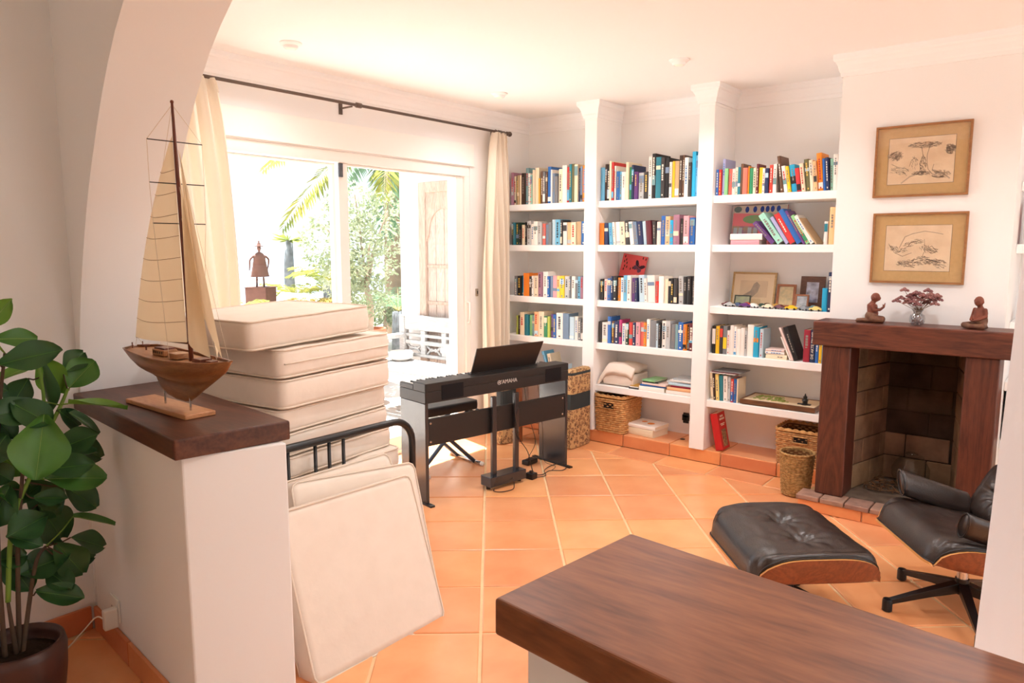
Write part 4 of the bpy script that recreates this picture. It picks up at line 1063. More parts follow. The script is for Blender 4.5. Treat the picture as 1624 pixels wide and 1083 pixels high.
for i, (x, y, ck, lab) in enumerate(cars):
    c = car0 if i == 0 else copy_tree(car0)
    c.scale = (1.28, 1.28, 1.28); c.location = (x, y, z3); c.rotation_euler = (0, 0, 0.35 * math.sin(i * 2.3) + (PI if i % 3 == 1 else 0)); c['label'] = lab; c['group'] = 'toy cars on the third shelf'
    for ch in c.children:
        if ch.name.startswith('body'):
            me = ch.data.copy() if i else ch.data
            ch.data = me; me.materials.clear(); me.materials.append(mat('car_paint_' + BC[ck][1].replace(' ', '_'), BC[ck][0], 0.25, 0.5, coat=0.4))

# zen garden tray with a little pagoda
z5 = SH[4] + 0.0005
tr = thing('sand_garden_tray', 'brown wooden tray of pale sand and moss on the fifth shelf', 'tray', (-1.56, 4.83, z5), math.radians(0))
M_tray = wood('tray_wood', (84, 54, 36), (128, 86, 56), scale=7)
x0, x1, y0, y1 = -0.255, 0.235, -0.128, 0.15
b = MB()
for q in ((x0, y0, x1, y0 + 0.012), (x0, y1 - 0.012, x1, y1), (x0, y0 + 0.012, x0 + 0.012, y1 - 0.012), (x1 - 0.012, y0 + 0.012, x1, y1 - 0.012)): b.box(q[0], q[1], 0.004, q[2], q[3], 0.036)
b.build('rim', M_tray, tr, bevel=0.002)
MB().box(x0 + 0.012, y0 + 0.012, 0.0, x1 - 0.012, y1 - 0.012, 0.008).build('base', M_tray, tr)
MB().box(x0 + 0.012, y0 + 0.012, 0.008, x1 - 0.012, y1 - 0.012, 0.032).build('sand', mat('pale_sand', (226, 206, 174), 0.95, 0.1, bump=0.3, bscale=120), tr)
random.seed(9)
b = MB()
for i in range(60):
    gx = random.uniform(-0.19, 0.03); gy = random.uniform(-0.05, 0.09)
    b.ball((gx, gy, 0.033), (0.012, 0.010, 0.004), 7, 4)
b.build('moss', mat('moss', (132, 158, 74), 0.95, 0.1, var=0.6, scale=60, col2=(176, 170, 110)), tr, smooth=True)
pg = thing('pagoda_figure', 'small black pagoda standing on the sand tray', 'figurine', (-1.415, 4.79, z5 + 0.0325))
MB().lathe([(0.0001, 0), (0.026, 0), (0.024, 0.006), (0.016, 0.010), (0.018, 0.026), (0.022, 0.030), (0.011, 0.040), (0.012, 0.048), (0.014, 0.052), (0.006, 0.060), (0.003, 0.072), (0.0001, 0.076)], 10).build('tower', M_blackm, pg)
MB().box(-0.045, -0.012, 0, 0.035, 0.014, 0.006).build('base', M_blackm, pg)

# wicker baskets: woven strands round real stakes
M_wick = mat('wicker', (214, 166, 110), 0.7, 0.3, var=0.8, scale=45, col2=(160, 108, 62), obj_var=0.1)
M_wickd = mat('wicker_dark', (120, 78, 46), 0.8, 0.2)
def basket(name, label, loc, rz, w, d, h, taper, handle=True):
    r = thing(name, label, 'basket', loc, rz)
    def ring(zf, off=0.0, amp=0.0, ph=0, n=96):
        s = 1 - taper * (1 - zf); hw, hd = w / 2 * s, d / 2 * s; rad = 0.03; pts = []
        per = []
        for cx, cy, a0 in ((hw - rad, hd - rad, 0), (-hw + rad, hd - rad, 90), (-hw + rad, -hd + rad, 180), (hw - rad, -hd + rad, 270)):
            for k in range(5):
                a = math.radians(a0 + k * 22.5); per.append(Vector((cx + rad * math.cos(a), cy + rad * math.sin(a), 0)))
        L = [0]; m = len(per)
        for i in range(m): L.append(L[-1] + (per[(i + 1) % m] - per[i]).length)
        for k in range(n):
            t = L[-1] * k / n; i = 0
            while L[i + 1] < t: i += 1
            f = (t - L[i]) / max(1e-9, L[i + 1] - L[i]); p = per[i].lerp(per[(i + 1) % m], f)
            nn = Vector((p.x / hw, p.y / hd, 0)).normalized()
            pts.append(p + nn * (off + amp * math.sin(PI * k / 2 * 1.0 + ph)) + Vector((0, 0, zf * h)))
        return pts
    n = 96
    b = MB(); rows = 16
    for i in range(rows):
        zf = (i + 0.5) / rows * 0.9
        b.tube(ring(zf, 0.0, 0.004, PI * (i % 2)), h * 0.9 / rows * 0.56, 5, closed=True)
    wv = b.build('weave', M_wick, r, smooth=True)
    inner = MB(); ra, rb = ring(0.0, -0.006, 0, 0, 48), ring(0.93, -0.006, 0, 0, 48)
    inner.add(ra + rb, [(i, (i + 1) % 48, 48 + (i + 1) % 48, 48 + i) for i in range(48)] + [tuple(range(47, -1, -1))])
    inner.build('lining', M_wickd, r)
    MB().tube(ring(0.95, 0.002), 0.008, 7, closed=True).build('rim', M_wick, r, smooth=True)
    b = MB(); rg = ring(0.985, 0.002)
    b.tube([p + Vector((0, 0, 0.004 * math.sin(i * PI / 2))) for i, p in enumerate(rg)], 0.006, 6, closed=True); b.build('rim_braid', M_wick, r, smooth=True)
    MB().tube(ring(0.02, 0.002), 0.007, 6, closed=True).build('foot_braid', M_wick, r, smooth=True)
    if handle:
        hb = MB(); hb.box(-0.042, -d / 2 * (1 - taper * 0.3) - 0.009, h * 0.66, 0.042, -d / 2 * (1 - taper * 0.3) + 0.004, h * 0.80); hb.build('handle_hole_shade', mat('basket_shadow', (30, 20, 14), 0.9), r)  # dark block painted as the shade inside the handle hole
        pts = [(-0.05, -d / 2 * (1 - taper * .35) - 0.012, h * 0.64), (-0.05, -d / 2 * (1 - taper * .2) - 0.012, h * 0.83), (0.05, -d / 2 * (1 - taper * .2) - 0.012, h * 0.83), (0.05, -d / 2 * (1 - taper * .35) - 0.012, h * 0.64)]
        MB().tube(pts, 0.006, 6, closed=True).build('handle', M_wick, r, smooth=True)
    return r
basket('wicker_basket', 'large wicker basket on the tiled plinth under the folded pillow', (-2.818, 4.815, 0.0935), 0.0, 0.262, 0.29, 0.29, 0.08)
basket('wicker_basket', 'wicker basket with dark inside on the plinth beside the fireplace', (-1.405, 4.83, 0.0935), 0.0, 0.33, 0.25, 0.235, 0.08)
# round seagrass bin on the floor
r = thing('seagrass_bin', 'round woven seagrass bin on the floor beside the fireplace post', 'basket', (-1.335, 4.42, 0.0))
M_sea = mat('seagrass', (196, 156, 102), 0.85, 0.2, var=0.9, scale=70, col2=(132, 98, 58), bump=0.3, bscale=150)
b = MB()
for i in range(24):
    zf = (i + 0.5) / 24; rad = 0.078 + 0.020 * zf
    b.tube([((rad + 0.0015 * math.sin(k * PI / 2 + (i % 2) * PI)) * math.cos(2 * PI * k / 48), (rad + 0.0015 * math.sin(k * PI / 2 + (i % 2) * PI)) * math.sin(2 * PI * k / 48), 0.006 + zf * 0.255) for k in range(48)], 0.0058, 5, closed=True)
b.build('weave', M_sea, r, smooth=True)
MB().lathe([(0.0001, 0.002), (0.074, 0.002), (0.092, 0.25)], 32).build('lining', M_wickd, r, smooth=True)
MB().tube([(0.099 * math.cos(2 * PI * k / 40), 0.099 * math.sin(2 * PI * k / 40), 0.264) for k in range(40)], 0.007, 6, closed=True).build('rim', M_sea, r, smooth=True)

# folded pillow / blanket on the fifth middle shelf
def cushion_mesh(w, d, h, puff=0.25, seed=0, wr=0.006, nu=22, nv=22, edge=0.35, nz=6):
    """soft box pad: rounded rectangular outline, domed faces, gently wrinkled"""
    rnd = random.Random(seed); off = Vector((rnd.uniform(0, 50), rnd.uniform(0, 50), rnd.uniform(0, 50)))
    b = MB()
    def pt(u, v, s):  # u,v in -1..1, s top/bottom
        r_ = 0.10
        x = u * w / 2; y = v * d / 2
        # round the corners in plan
        cu = max(0, abs(u) - (1 - r_)) / r_; cv = max(0, abs(v) - (1 - r_)) / r_
        if cu > 0 and cv > 0:
            q = math.hypot(cu, cv); m_ = max(cu, cv) / q
            x = math.copysign((1 - r_ + r_ * cu * m_) * w / 2, u); y = math.copysign((1 - r_ + r_ * cv * m_) * d / 2, v)
        e = max(abs(u), abs(v)); dome = puff * h * 0.5 * (1 - u * u) * (1 - v * v)
        zz = s * (h / 2 + dome)
        p = Vector((x, y, zz))
        nn = noise.noise(p * 9 + off) * wr + noise.noise(Vector((p.x * 4, p.y * 26, p.z * 4)) + off) * wr * 0.5
        p.z += nn * (1 - 0.6 * e) * (1 if s > 0 else 0.5)
        return p
    b.grid(lambda u, v: pt(2 * u - 1, 2 * v - 1, 1), nu, nv)
    b.grid(lambda u, v: pt(2 * u - 1, 2 * v - 1, -1), nu, nv, flip=True)
    # side band, bulging
    per = []
    for i in range(nu): per.append((-1 + 2 * i / nu, -1))
    for j in range(nv): per.append((1, -1 + 2 * j / nv))
    for i in range(nu): per.append((1 - 2 * i / nu, 1))
    for j in range(nv): per.append((-1, 1 - 2 * j / nv))
    m_ = len(per); vs = []
    for k in range(nz + 1):
        t = k / nz
        for (u, v) in per:
            lo, hi = pt(u, v, -1), pt(u, v, 1); p = lo.lerp(hi, t)
            nn = Vector((p.x / w, p.y / d, 0)).normalized(); bul = math.sin(PI * t)
            p += nn * (h * 0.05 * bul + bul * wr * 0.8 * noise.noise(p * 11 + off)); vs.append(p)
    b.add(vs, [(k * m_ + i, k * m_ + (i + 1) % m_, (k + 1) * m_ + (i + 1) % m_, (k + 1) * m_ + i) for k in range(nz) for i in range(m_)])
    top = [pt(u, v, 1) for u, v in per]; bot = [pt(u, v, -1) for u, v in per]
    return b, top, bot
def cushion(name, label, cat, M, w, d, h, mfab=None, mpipe=None, group=None, puff=0.25, seed=0, wr=0.006, pr=0.0045):
    r = thing(name, label, cat, M.to_translation(), group=group)
    r.rotation_euler = M.to_euler()
    b, top, bot = cushion_mesh(w, d, h, puff, seed, wr)
    b.build('cover', mfab or M_cush, r, smooth=True, merge=0.0004)
    for ring_ in (top, bot):
        MB().tube(ring_, pr, 5, closed=True).build('piping', mpipe or M_pipe, r, smooth=True)
    return r
M_pillow = mat('pillow_cotton', (232, 220, 208), 0.9, 0.1, bump=0.15, bscale=12)
r = thing('folded_pillow', 'white pillow with a folded cover on the fifth middle shelf', 'pillow', (-2.79, 4.84, SH[4] + 0.0005))
b, t_, b_ = cushion_mesh(0.26, 0.24, 0.085, 0.35, 3, 0.012); b.v = [tuple(Vector(p) + Vector((0.015, 0, 0.053))) for p in b.v]
b.build('bolster', M_pillow, r, smooth=True, merge=0.0004)
def fold(u, v):
    x = -0.155 + 0.30 * u; e = abs(2 * u - 1)
    zt = 0.118 + 0.045 * math.sin(PI * min(1, u * 1.05)) ** 0.7 * (0.75 + 0.25 * math.sin(3 * v + 1)) + 0.03 * u
    zt -= 0.05 * max(0, 0.25 - u) * 4
    return (x + 0.01 * math.sin(5 * v), -0.135 + 0.26 * v, zt + 0.012 * noise.noise(Vector((u * 4, v * 4, 2))) - (0.055 * (1 - v / 0.12) if v < 0.12 else 0))
b = MB(); b.grid(fold, 26, 22); b.grid(lambda u, v: tuple(Vector(fold(u, v)) + Vector((0, 0.004, -0.034 - 0.0 * v))), 26, 22, flip=True)
nu_, nv_ = 27, 23; K = nu_ * nv_
edge_ = [i for i in range(nu_)] + [j * nu_ + nu_ - 1 for j in range(1, nv_)] + [nu_ * nv_ - 1 - i for i in range(1, nu_)] + [(nv_ - 1 - j) * nu_ for j in range(1, nv_ - 1)]
b.f += [(edge_[i], edge_[i] + K, edge_[(i + 1) % len(edge_)] + K, edge_[(i + 1) % len(edge_)]) for i in range(len(edge_))]
b.build('folded_cover', M_pillow, r, smooth=True)
# socket on the back wall of the lower middle bay, cable hole in the plinth
r = thing('wall_socket', 'black cross-shaped wall socket under the books piles', 'socket', (-2.345, BY - 0.001, 0.205))
b = MB(); b.box(-0.03, -0.012, -0.012, 0.03, 0, 0.035); b.box(-0.022, -0.012, -0.03, 0.022, 0, 0.05); b.build('plate', M_blackm, r, bevel=0.004)
for sx in (-0.012, 0.012): MB().lathe([(0.009, 0), (0.0001, 0.001)], 12).build('hole', M_black, r, loc=(sx, -0.0125, 0.01), rot=(PI / 2, 0, 0))
r = thing('cable_grommet', 'small dark round cable grommet set in the plinth tile', 'grommet', (-2.29, 4.85, 0.0925))
MB().lathe([(0.018, 0), (0.018, 0.003), (0.012, 0.004), (0.0001, 0.001)], 18).build('ring', M_blackm, r, smooth=True)
# low chest that carries the row of books behind the piano
r = thing('low_chest', 'dark brown low wooden chest standing on the plinth behind the piano', 'chest', (-3.33, 4.82, 0.0925))
M_chest = wood('chest_wood', (70, 36, 24), (116, 64, 40), scale=6)
MB().box(-0.20, -0.118, 0, 0.20, 0.15, 0.119).build('body', M_chest, r, bevel=0.003)
MB().box(-0.205, -0.123, 0.055, 0.205, -0.118, 0.06).build('seam', M_black, r)

# ------------------------------------------------------------------ mantel pieces
M_clay = mat('statue_clay', (126, 66, 46), 0.55, 0.4, var=0.7, scale=26, col2=(84, 44, 34), bump=0.2, bscale=90)
M_robe = mat('statue_robe', (116, 82, 58), 0.6, 0.4, var=0.8, scale=50, col2=(96, 50, 40), bump=0.2, bscale=90)
ZM = 1.0885
r = thing('monk_statue', 'reddish clay kneeling monk figurine with hands raised, left on the mantel', 'figurine', (-0.945, 4.33, ZM), math.radians(100))
def T(*pts_r, n=10):
    pts = [p[:3] for p in pts_r]; rs = [p[3] for p in pts_r]
    return lambda b: (b.tube(pts, rs, n), [b.ball(p[:3], p[3], 10, 8) for p in (pts_r[0], pts_r[-1])])
# local: faces -y
blob([T((0, 0.0, 0.045, 0.028), (0, 0.004, 0.075, 0.027), (0, 0.006, 0.098, 0.026), (0, 0.004, 0.108, 0.014), (0, -0.002, 0.120, 0.012)),
      lambda b: b.ball((0, -0.008, 0.138), (0.021, 0.024, 0.0255), 14, 10), lambda b: b.ball((0, -0.031, 0.134), (0.005, 0.005, 0.006), 8, 6),
      lambda b: b.ball((-0.021, -0.005, 0.136), (0.004, 0.006, 0.008), 8, 6), lambda b: b.ball((0.021, -0.005, 0.136), (0.004, 0.006, 0.008), 8, 6),
      lambda b: b.ball((0, -0.027, 0.142), (0.016, 0.004, 0.004), 8, 6), lambda b: b.ball((0, -0.028, 0.125), (0.008, 0.004, 0.004), 8, 6),
      T((-0.028, 0.004, 0.098, 0.0105), (-0.034, -0.004, 0.070, 0.009), (-0.022, -0.034, 0.072, 0.0075), (-0.006, -0.050, 0.086, 0.006)),
      T((0.028, 0.004, 0.098, 0.0105), (0.034, -0.004, 0.070, 0.009), (0.022, -0.034, 0.072, 0.0075), (0.006, -0.050, 0.086, 0.006)),
      T((-0.004, -0.052, 0.086, 0.005), (-0.004, -0.056, 0.108, 0.003)), T((0.004, -0.052, 0.086, 0.005), (0.004, -0.056, 0.108, 0.003)), T((-0.008, -0.048, 0.09, 0.0035), (-0.009, -0.046, 0.102, 0.0025))],
     'body', M_clay, r, 0.0026, 3)
blob([lambda b: b.ball((0, 0.006, 0.034), (0.036, 0.034, 0.034), 14, 10), T((-0.020, 0.0, 0.022, 0.022), (-0.026, -0.045, 0.018, 0.018)), T((0.020, 0.0, 0.022, 0.022), (0.026, -0.045, 0.018, 0.018)),
      T((-0.018, 0.01, 0.014, 0.013), (-0.016, 0.075, 0.010, 0.010)), T((0.018, 0.01, 0.014, 0.013), (0.016, 0.075, 0.010, 0.010))], 'robe', M_robe, r, 0.003, 3)
r = thing('monk_statue', 'brown clay seated monk figurine in a draped robe, right on the mantel', 'figurine', (-0.452, 4.33, ZM), math.radians(-32))
blob([T((0, 0.0, 0.045, 0.026), (0, 0.004, 0.075, 0.026), (0, 0.006, 0.098, 0.024), (0, 0.004, 0.108, 0.013), (0, -0.002, 0.120, 0.012)),
      lambda b: b.ball((0, -0.008, 0.139), (0.021, 0.024, 0.026), 14, 10), lambda b: b.ball((0, -0.031, 0.135), (0.005, 0.005, 0.006), 8, 6),
      lambda b: b.ball((-0.021, -0.005, 0.136), (0.004, 0.006, 0.009), 8, 6), lambda b: b.ball((0.021, -0.005, 0.136), (0.004, 0.006, 0.009), 8, 6),
      lambda b: b.ball((0, -0.027, 0.143), (0.016, 0.004, 0.004), 8, 6), lambda b: b.ball((0, -0.028, 0.126), (0.008, 0.004, 0.004), 8, 6),
      T((-0.028, 0.004, 0.096, 0.0105), (-0.036, 0.002, 0.064, 0.0095), (-0.016, -0.034, 0.046, 0.0075)), T((0.028, 0.004, 0.096, 0.0105), (0.036, 0.002, 0.064, 0.0095), (0.016, -0.034, 0.046, 0.0075)),
      T((-0.016, -0.034, 0.046, 0.006), (0.0, -0.046, 0.042, 0.004)), T((0.016, -0.034, 0.046, 0.006), (0.0, -0.044, 0.042, 0.004))], 'body', M_clay, r, 0.0026, 3)
blob([lambda b: b.ball((0, 0.008, 0.040), (0.037, 0.034, 0.042), 14, 10), lambda b: b.ball((0.0, 0.012, 0.078), (0.034, 0.024, 0.030), 14, 10), T((-0.025, 0.0, 0.018, 0.020), (-0.052, -0.035, 0.016, 0.016), (0.0, -0.052, 0.013, 0.012)), T((0.025, 0.0, 0.018, 0.020), (0.052, -0.035, 0.016, 0.016), (0.0, -0.05, 0.014, 0.012)),
      T((0.0, 0.03, 0.006, 0.010), (0.0, 0.062, 0.005, 0.006))], 'robe', M_robe, r, 0.003, 3)
# vase with dried flowers
r = thing('flower_vase', 'small clear glass vase of dried dusty pink flowers on the mantel', 'vase', (-0.728, 4.33, ZM))
M_vg = glass('vase_glass', (240, 242, 244), 0.25, 0.05)
MB().lathe([(0.0001, 0.003), (0.022, 0.002), (0.026, 0.0), (0.036, 0.018), (0.039, 0.034), (0.034, 0.054), (0.022, 0.064), (0.020, 0.07), (0.030, 0.084), (0.028, 0.084), (0.018, 0.07), (0.020, 0.062), (0.032, 0.052), (0.036, 0.034), (0.033, 0.018), (0.022, 0.006)], 24).build('vase', M_vg, r, smooth=True)
random.seed(31)
M_stem = mat('dried_stem', (112, 84, 62), 0.9, 0.1); M_pet = mat('dried_petal', (128, 88, 86), 0.9, 0.1, var=0.7, scale=80, col2=(168, 124, 122), obj_var=0.2)
b = MB()
for i in range(60):
    a = random.uniform(0, 6.28); rad = random.uniform(0.0, 0.028); b.ball((rad * math.cos(a), rad * math.sin(a), random.uniform(0.008, 0.048)), random.uniform(0.003, 0.006), 6, 4)
b.build('pebbles', mat('pebbles', (170, 150, 146), 0.5, var=0.8, scale=60, col2=(120, 92, 90)), r, smooth=True)
heads = [(-0.02, 0.0, 0.145), (0.055, 0.0, 0.165), (-0.04, 0.0, 0.155), (0.03, 0.01, 0.15), (-0.105, 0.0, 0.125), (-0.085, 0.01, 0.14), (-0.068, -0.01, 0.185), (-0.045, 0.0, 0.135), (-0.03, 0.02, 0.15), (-0.012, -0.01, 0.17), (0.0, 0.01, 0.165), (0.012, 0.0, 0.135), (0.022, -0.015, 0.16), (0.04, 0.005, 0.185), (0.05, -0.01, 0.15), (0.062, 0.01, 0.135), (0.07, 0.0, 0.155), (0.085, 0.0, 0.16), (0.09, 0.01, 0.14), (-0.02, -0.02, 0.125), (0.035, 0.02, 0.12), (-0.055, 0.01, 0.118), (0.078, -0.01, 0.118), (0.0, -0.02, 0.112)]
for i, h in enumerate(heads):
    st = MB().tube([(0.004 * math.sin(i), 0.004 * math.cos(i), 0.03), (h[0] * 0.25, h[1] * 0.3, 0.085), (h[0], h[1], h[2])], 0.0012, 5).build('stem', M_stem, r)
    b = MB()
    for k in range(14):
        a = k * 2.4; q = 0.018 * math.sqrt(k / 14.0)
        M_ = Matrix.Rotation(a, 3, 'Z') @ Matrix.Rotation(0.7, 3, 'X')
        b.ball((h[0] + q * math.cos(a), h[1] + q * math.sin(a), h[2] + 0.008 - q * 0.7), (0.009, 0.006, 0.006), 6, 4, M_)
    b.build('flower_head', M_pet, st)
# white cable hanging at the right of the mantel, books in the alcove
r = thing('white_cable', 'thin white cable hanging in a loop beside the mantel end', 'cable', (-0.24, 4.5, 0.6))
MB().tube([(-0.262, 4.47, 1.08), (-0.255, 4.46, 0.98), (-0.245, 4.46, 0.88), (-0.262, 4.46, 0.80), (-0.255, 4.46, 0.72), (-0.262, 4.46, 0.66), (-0.24, 4.455, 0.635), (-0.215, 4.455, 0.66), (-0.205, 4.46, 0.75), (-0.225, 4.46, 0.86), (-0.205, 4.46, 0.96), (-0.215, 4.47, 1.06)], 0.0028, 6).build('cord', M_white, r, world=True, smooth=True)
xx = -0.335
for ck, w, h, lab in (('dk', 0.04, 0.30, 'dark green box file in the right alcove beside the fireplace'), ('rd', 0.05, 0.27, 'red and black book in the right alcove'), ('dg', 0.05, 0.29, 'dark green book in the right alcove'), ('bk', 0.05, 0.28, 'black book in the right alcove')):
    make_book(xx, FY + 0.02, SH[4] + 0.0005, w, h, 0.2, ck, lab, 'books in the right alcove'); xx += w + 0.001
make_book(-0.30, FY + 0.03, SH[1] + 0.0005, 0.03, 0.2, 0.15, 'cm', 'crimson book on the second shelf of the right alcove', 'books in the right alcove')
r = thing('alcove_bowl', 'grey stone bowl on the third alcove shelf at the right edge', 'bowl', (-0.26, 4.80, SH[2] + 0.0005))
MB().lathe([(0.0001, 0), (0.03, 0), (0.05, 0.02), (0.06, 0.05), (0.055, 0.05), (0.04, 0.02), (0.0001, 0.01)], 20).build('bowl', mat('grey_stone', (168, 160, 150), 0.8, var=0.4, scale=20), r, smooth=True)

# ------------------------------------------------------------------ digital piano on its stand
PL = 1.17
pn = thing('digital_piano', 'black digital piano seen from behind on its panel stand', 'piano', (-2.942, 2.861, 0.0), math.radians(-9.83))
b = MB()
b.prism([(-0.27, 0.0), (0.0, 0.0), (0.0, PL), (-0.27, PL)], 0.605, 0.672)
b.box(-0.125, 0.0, 0.672, 0.0, PL, 0.722); b.box(-0.27, 0.0, 0.672, -0.125, 0.022, 0.702); b.box(-0.27, PL - 0.022, 0.672, -0.125, PL, 0.702)
b.box(-0.27, 0.022, 0.672, -0.262, PL - 0.022, 0.688)
b.build('case', M_piano, pn, bevel=0.004)
nk = 52; kw = (PL - 0.048) / nk
wk = None
for i in range(nk):
    y0 = 0.024 + i * kw
    if wk is None:
        wk = MB().box(-0.258, 0.0004, 0.672, -0.127, kw - 0.0006, 0.700).mesh('white_key', 0.001, 1); wk.materials.append(M_white)
    ob('white_key', wk, None, pn, (0, y0, 0))
bk_ = MB().box(-0.215, -0.005, 0.6985, -0.128, 0.005, 0.710).mesh('black_key', 0.001, 1); bk_.materials.append(M_black)
for i in range(1, nk):
    if (i + 5) % 7 in (0, 3): continue
    ob('black_key', bk_, None, pn, (0, 0.024 + i * kw, 0))
for y0, y1 in ((0.115, 0.275), (0.955, 1.10)):
    MB().box(-0.001, y0, 0.615, 0.002, y1, 0.702).build('speaker_grille', mat('speaker_cloth', (28, 26, 28), 0.85, 0.2), pn, bevel=0.001)
# logo: ring emblem and lettering
M_logo = mat('logo_silver', (206, 200, 194), 0.4, 0.5)
me = text_mesh('YAMAHA', 0.036); me.materials.append(M_logo)
ob('lettering', me, None, pn, (0.0012, 0.630, 0.6635), (PI / 2, 0, PI / 2))
b = MB(); b.tube([(0.0015, 0.554 + 0.0125 * math.cos(2 * PI * k / 20), 0.6635 + 0.0125 * math.sin(2 * PI * k / 20)) for k in range(20)], 0.0013, 5, closed=True)
for k in range(3):
    a = PI / 2 + k * 2 * PI / 3; b.tube([(0.0015, 0.554 - 0.006 * math.cos(a), 0.6635 - 0.006 * math.sin(a)), (0.0015, 0.554 + 0.011 * math.cos(a), 0.6635 + 0.011 * math.sin(a))], 0.0012, 5)
b.build('emblem', M_logo, pn)
# stand
for y0 in (0.0, PL - 0.022):
    p_ = MB().box(-0.262, y0, 0.004, -0.004, y0 + 0.022, 0.604).build('stand_panel', M_pianog, pn, bevel=0.002)
    MB().box(-0.33, y0 - 0.004, 0.0, 0.045, y0 + 0.026, 0.010).build('foot_rail', M_blackm, p_)
cb = MB().box(-0.030, 0.022, 0.350, -0.010, PL - 0.022, 0.510).build('crossbar', M_piano, pn, bevel=0.002)
for y in (0.04, PL - 0.045):
    for zz in (0.375, 0.485):
        MB().lathe([(0.007, 0), (0.007, 0.002), (0.0001, 0.003)], 10).build('screw', M_chrome, cb, loc=(-0.0098, y, zz), rot=(0, PI / 2, 0))
b = MB(); b.grid(lambda u, v: (-0.085 + 0.075 * v, 0.40 + 0.535 * u + (0.02 if 0 else 0.01 * (2 * u - 1) * v), 0.722 + 0.165 * v), 2, 2)
K = len(b.v); b.v += [(p[0] - 0.006, p[1], p[2] + 0.003) for p in b.v]; b.f += [tuple(i + K for i in reversed(f)) for f in b.f]
ed = [0, 1, 2, 5, 8, 7, 6, 3]; b.f += [(ed[i], ed[i] + K, ed[(i + 1) % 8] + K, ed[(i + 1) % 8]) for i in range(8)]
b.build('music_rest', mat('rest_black', (46, 38, 34), 0.45, 0.4), pn)
MB().box(-0.105, 0.39, 0.722, -0.075, 0.95, 0.728).build('rest_slot', M_black, pn)
# pedal unit in front of the crossbar
pu = MB().box(-0.045, 0.44, 0.022, 0.055, 0.735, 0.085).build('pedal_box', M_pianog, pn, bevel=0.003)
for y in (0.50, 0.685):
    MB().box(-0.002, y - 0.017, 0.085, 0.022, y + 0.017, 0.585).build('pedal_post', M_pianog, pu, bevel=0.003)
for y in (0.46, 0.715): MB().lathe([(0.014, 0), (0.016, 0.022)], 12, cap=True).build('rubber_foot', M_blackm, pu, loc=(0.005, y, 0))
for y in (0.53, 0.588, 0.646): MB().box(-0.105, y - 0.012, 0.040, -0.045, y + 0.012, 0.050).build('pedal', M_chrome, pu, bevel=0.003)
# cables and adapter
def wpt(x, y, z): 
    v = XF[pn.name] @ Vector((x, y, z)); return (v.x, v.y, v.z)
r = thing('power_adapter', 'black power adapter lying on the tiles behind the pedal posts', 'adapter', wpt(-0.22, 1.02, 0.0))
MB().box(-0.03, -0.055, 0.0005, 0.03, 0.055, 0.032).build('brick', M_blackm, r, bevel=0.005)
r = thing('piano_cable', 'thin black cable hanging from the piano and curling on the floor', 'cable', wpt(0.02, 0.9, 0.0))
def sp(pts, n=6):
    pts = [Vector(p) for p in pts]; out = []
    for i in range(len(pts) - 1):
        p0, p1, p2, p3 = pts[max(i - 1, 0)], pts[i], pts[i + 1], pts[min(i + 2, len(pts) - 1)]
        for k in range(n):
            t = k / n
            out.append(0.5 * ((2 * p1) + (-p0 + p2) * t + (2 * p0 - 5 * p1 + 4 * p2 - p3) * t * t + (-p0 + 3 * p1 - 3 * p2 + p3) * t ** 3))
    return out + [pts[-1]]
MB().tube(sp([wpt(*p) for p in ((0.02, 0.655, 0.60), (0.03, 0.66, 0.45), (0.03, 0.69, 0.30), (0.02, 0.78, 0.18), (0.01, 0.84, 0.03), (0.03, 0.90, 0.006), (0.0, 1.0, 0.005), (0.05, 1.08, 0.005), (-0.02, 1.18, 0.005), (-0.08, 1.12, 0.005), (-0.03, 0.98, 0.006), (0.06, 0.90, 0.005), (0.02, 0.80, 0.005))]), 0.0028, 6).build('cord', M_blackm, r, world=True, smooth=True)
MB().tube(sp([wpt(*p) for p in ((-0.04, 0.80, 0.605), (-0.05, 0.85, 0.4), (-0.09, 0.95, 0.2), (-0.22, 1.01, 0.05), (-0.22, 1.02, 0.034))]), 0.0022, 6).build('adapter_lead', M_blackm, r, world=True, smooth=True)
MB().tube(sp([wpt(*p) for p in ((-0.04, 0.92, 0.605), (-0.04, 0.95, 0.45), (-0.06, 0.99, 0.25), (-0.12, 1.06, 0.04), (-0.05, 1.10, 0.006), (0.0, 1.02, 0.005))]), 0.0018, 6).build('thin_lead', M_blackm, r, world=True, smooth=True)
r = thing('pedal_cable', 'dark cable looping under the pedal box on the floor', 'cable', wpt(0.08, 0.5, 0.0))
MB().tube(sp([wpt(*p) for p in ((0.058, 0.62, 0.05), (0.09, 0.60, 0.02), (0.12, 0.56, 0.005), (0.11, 0.48, 0.005), (0.075, 0.45, 0.006), (0.060, 0.46, 0.012))]), 0.0028, 6).build('cord', mat('cable_brown', (60, 34, 30), 0.6), r, world=True, smooth=True)
r = thing('plug_block', 'black wall plug block on the tiles beside the pedal box', 'plug', wpt(0.03, 0.80, 0.0))
b = MB(); b.box(-0.03, -0.025, 0.0005, 0.03, 0.03, 0.04); b.tube([(0, 0, 0.04), (0, 0, 0.055)], 0.012, 10); b.build('body', M_blackm, r, bevel=0.004)

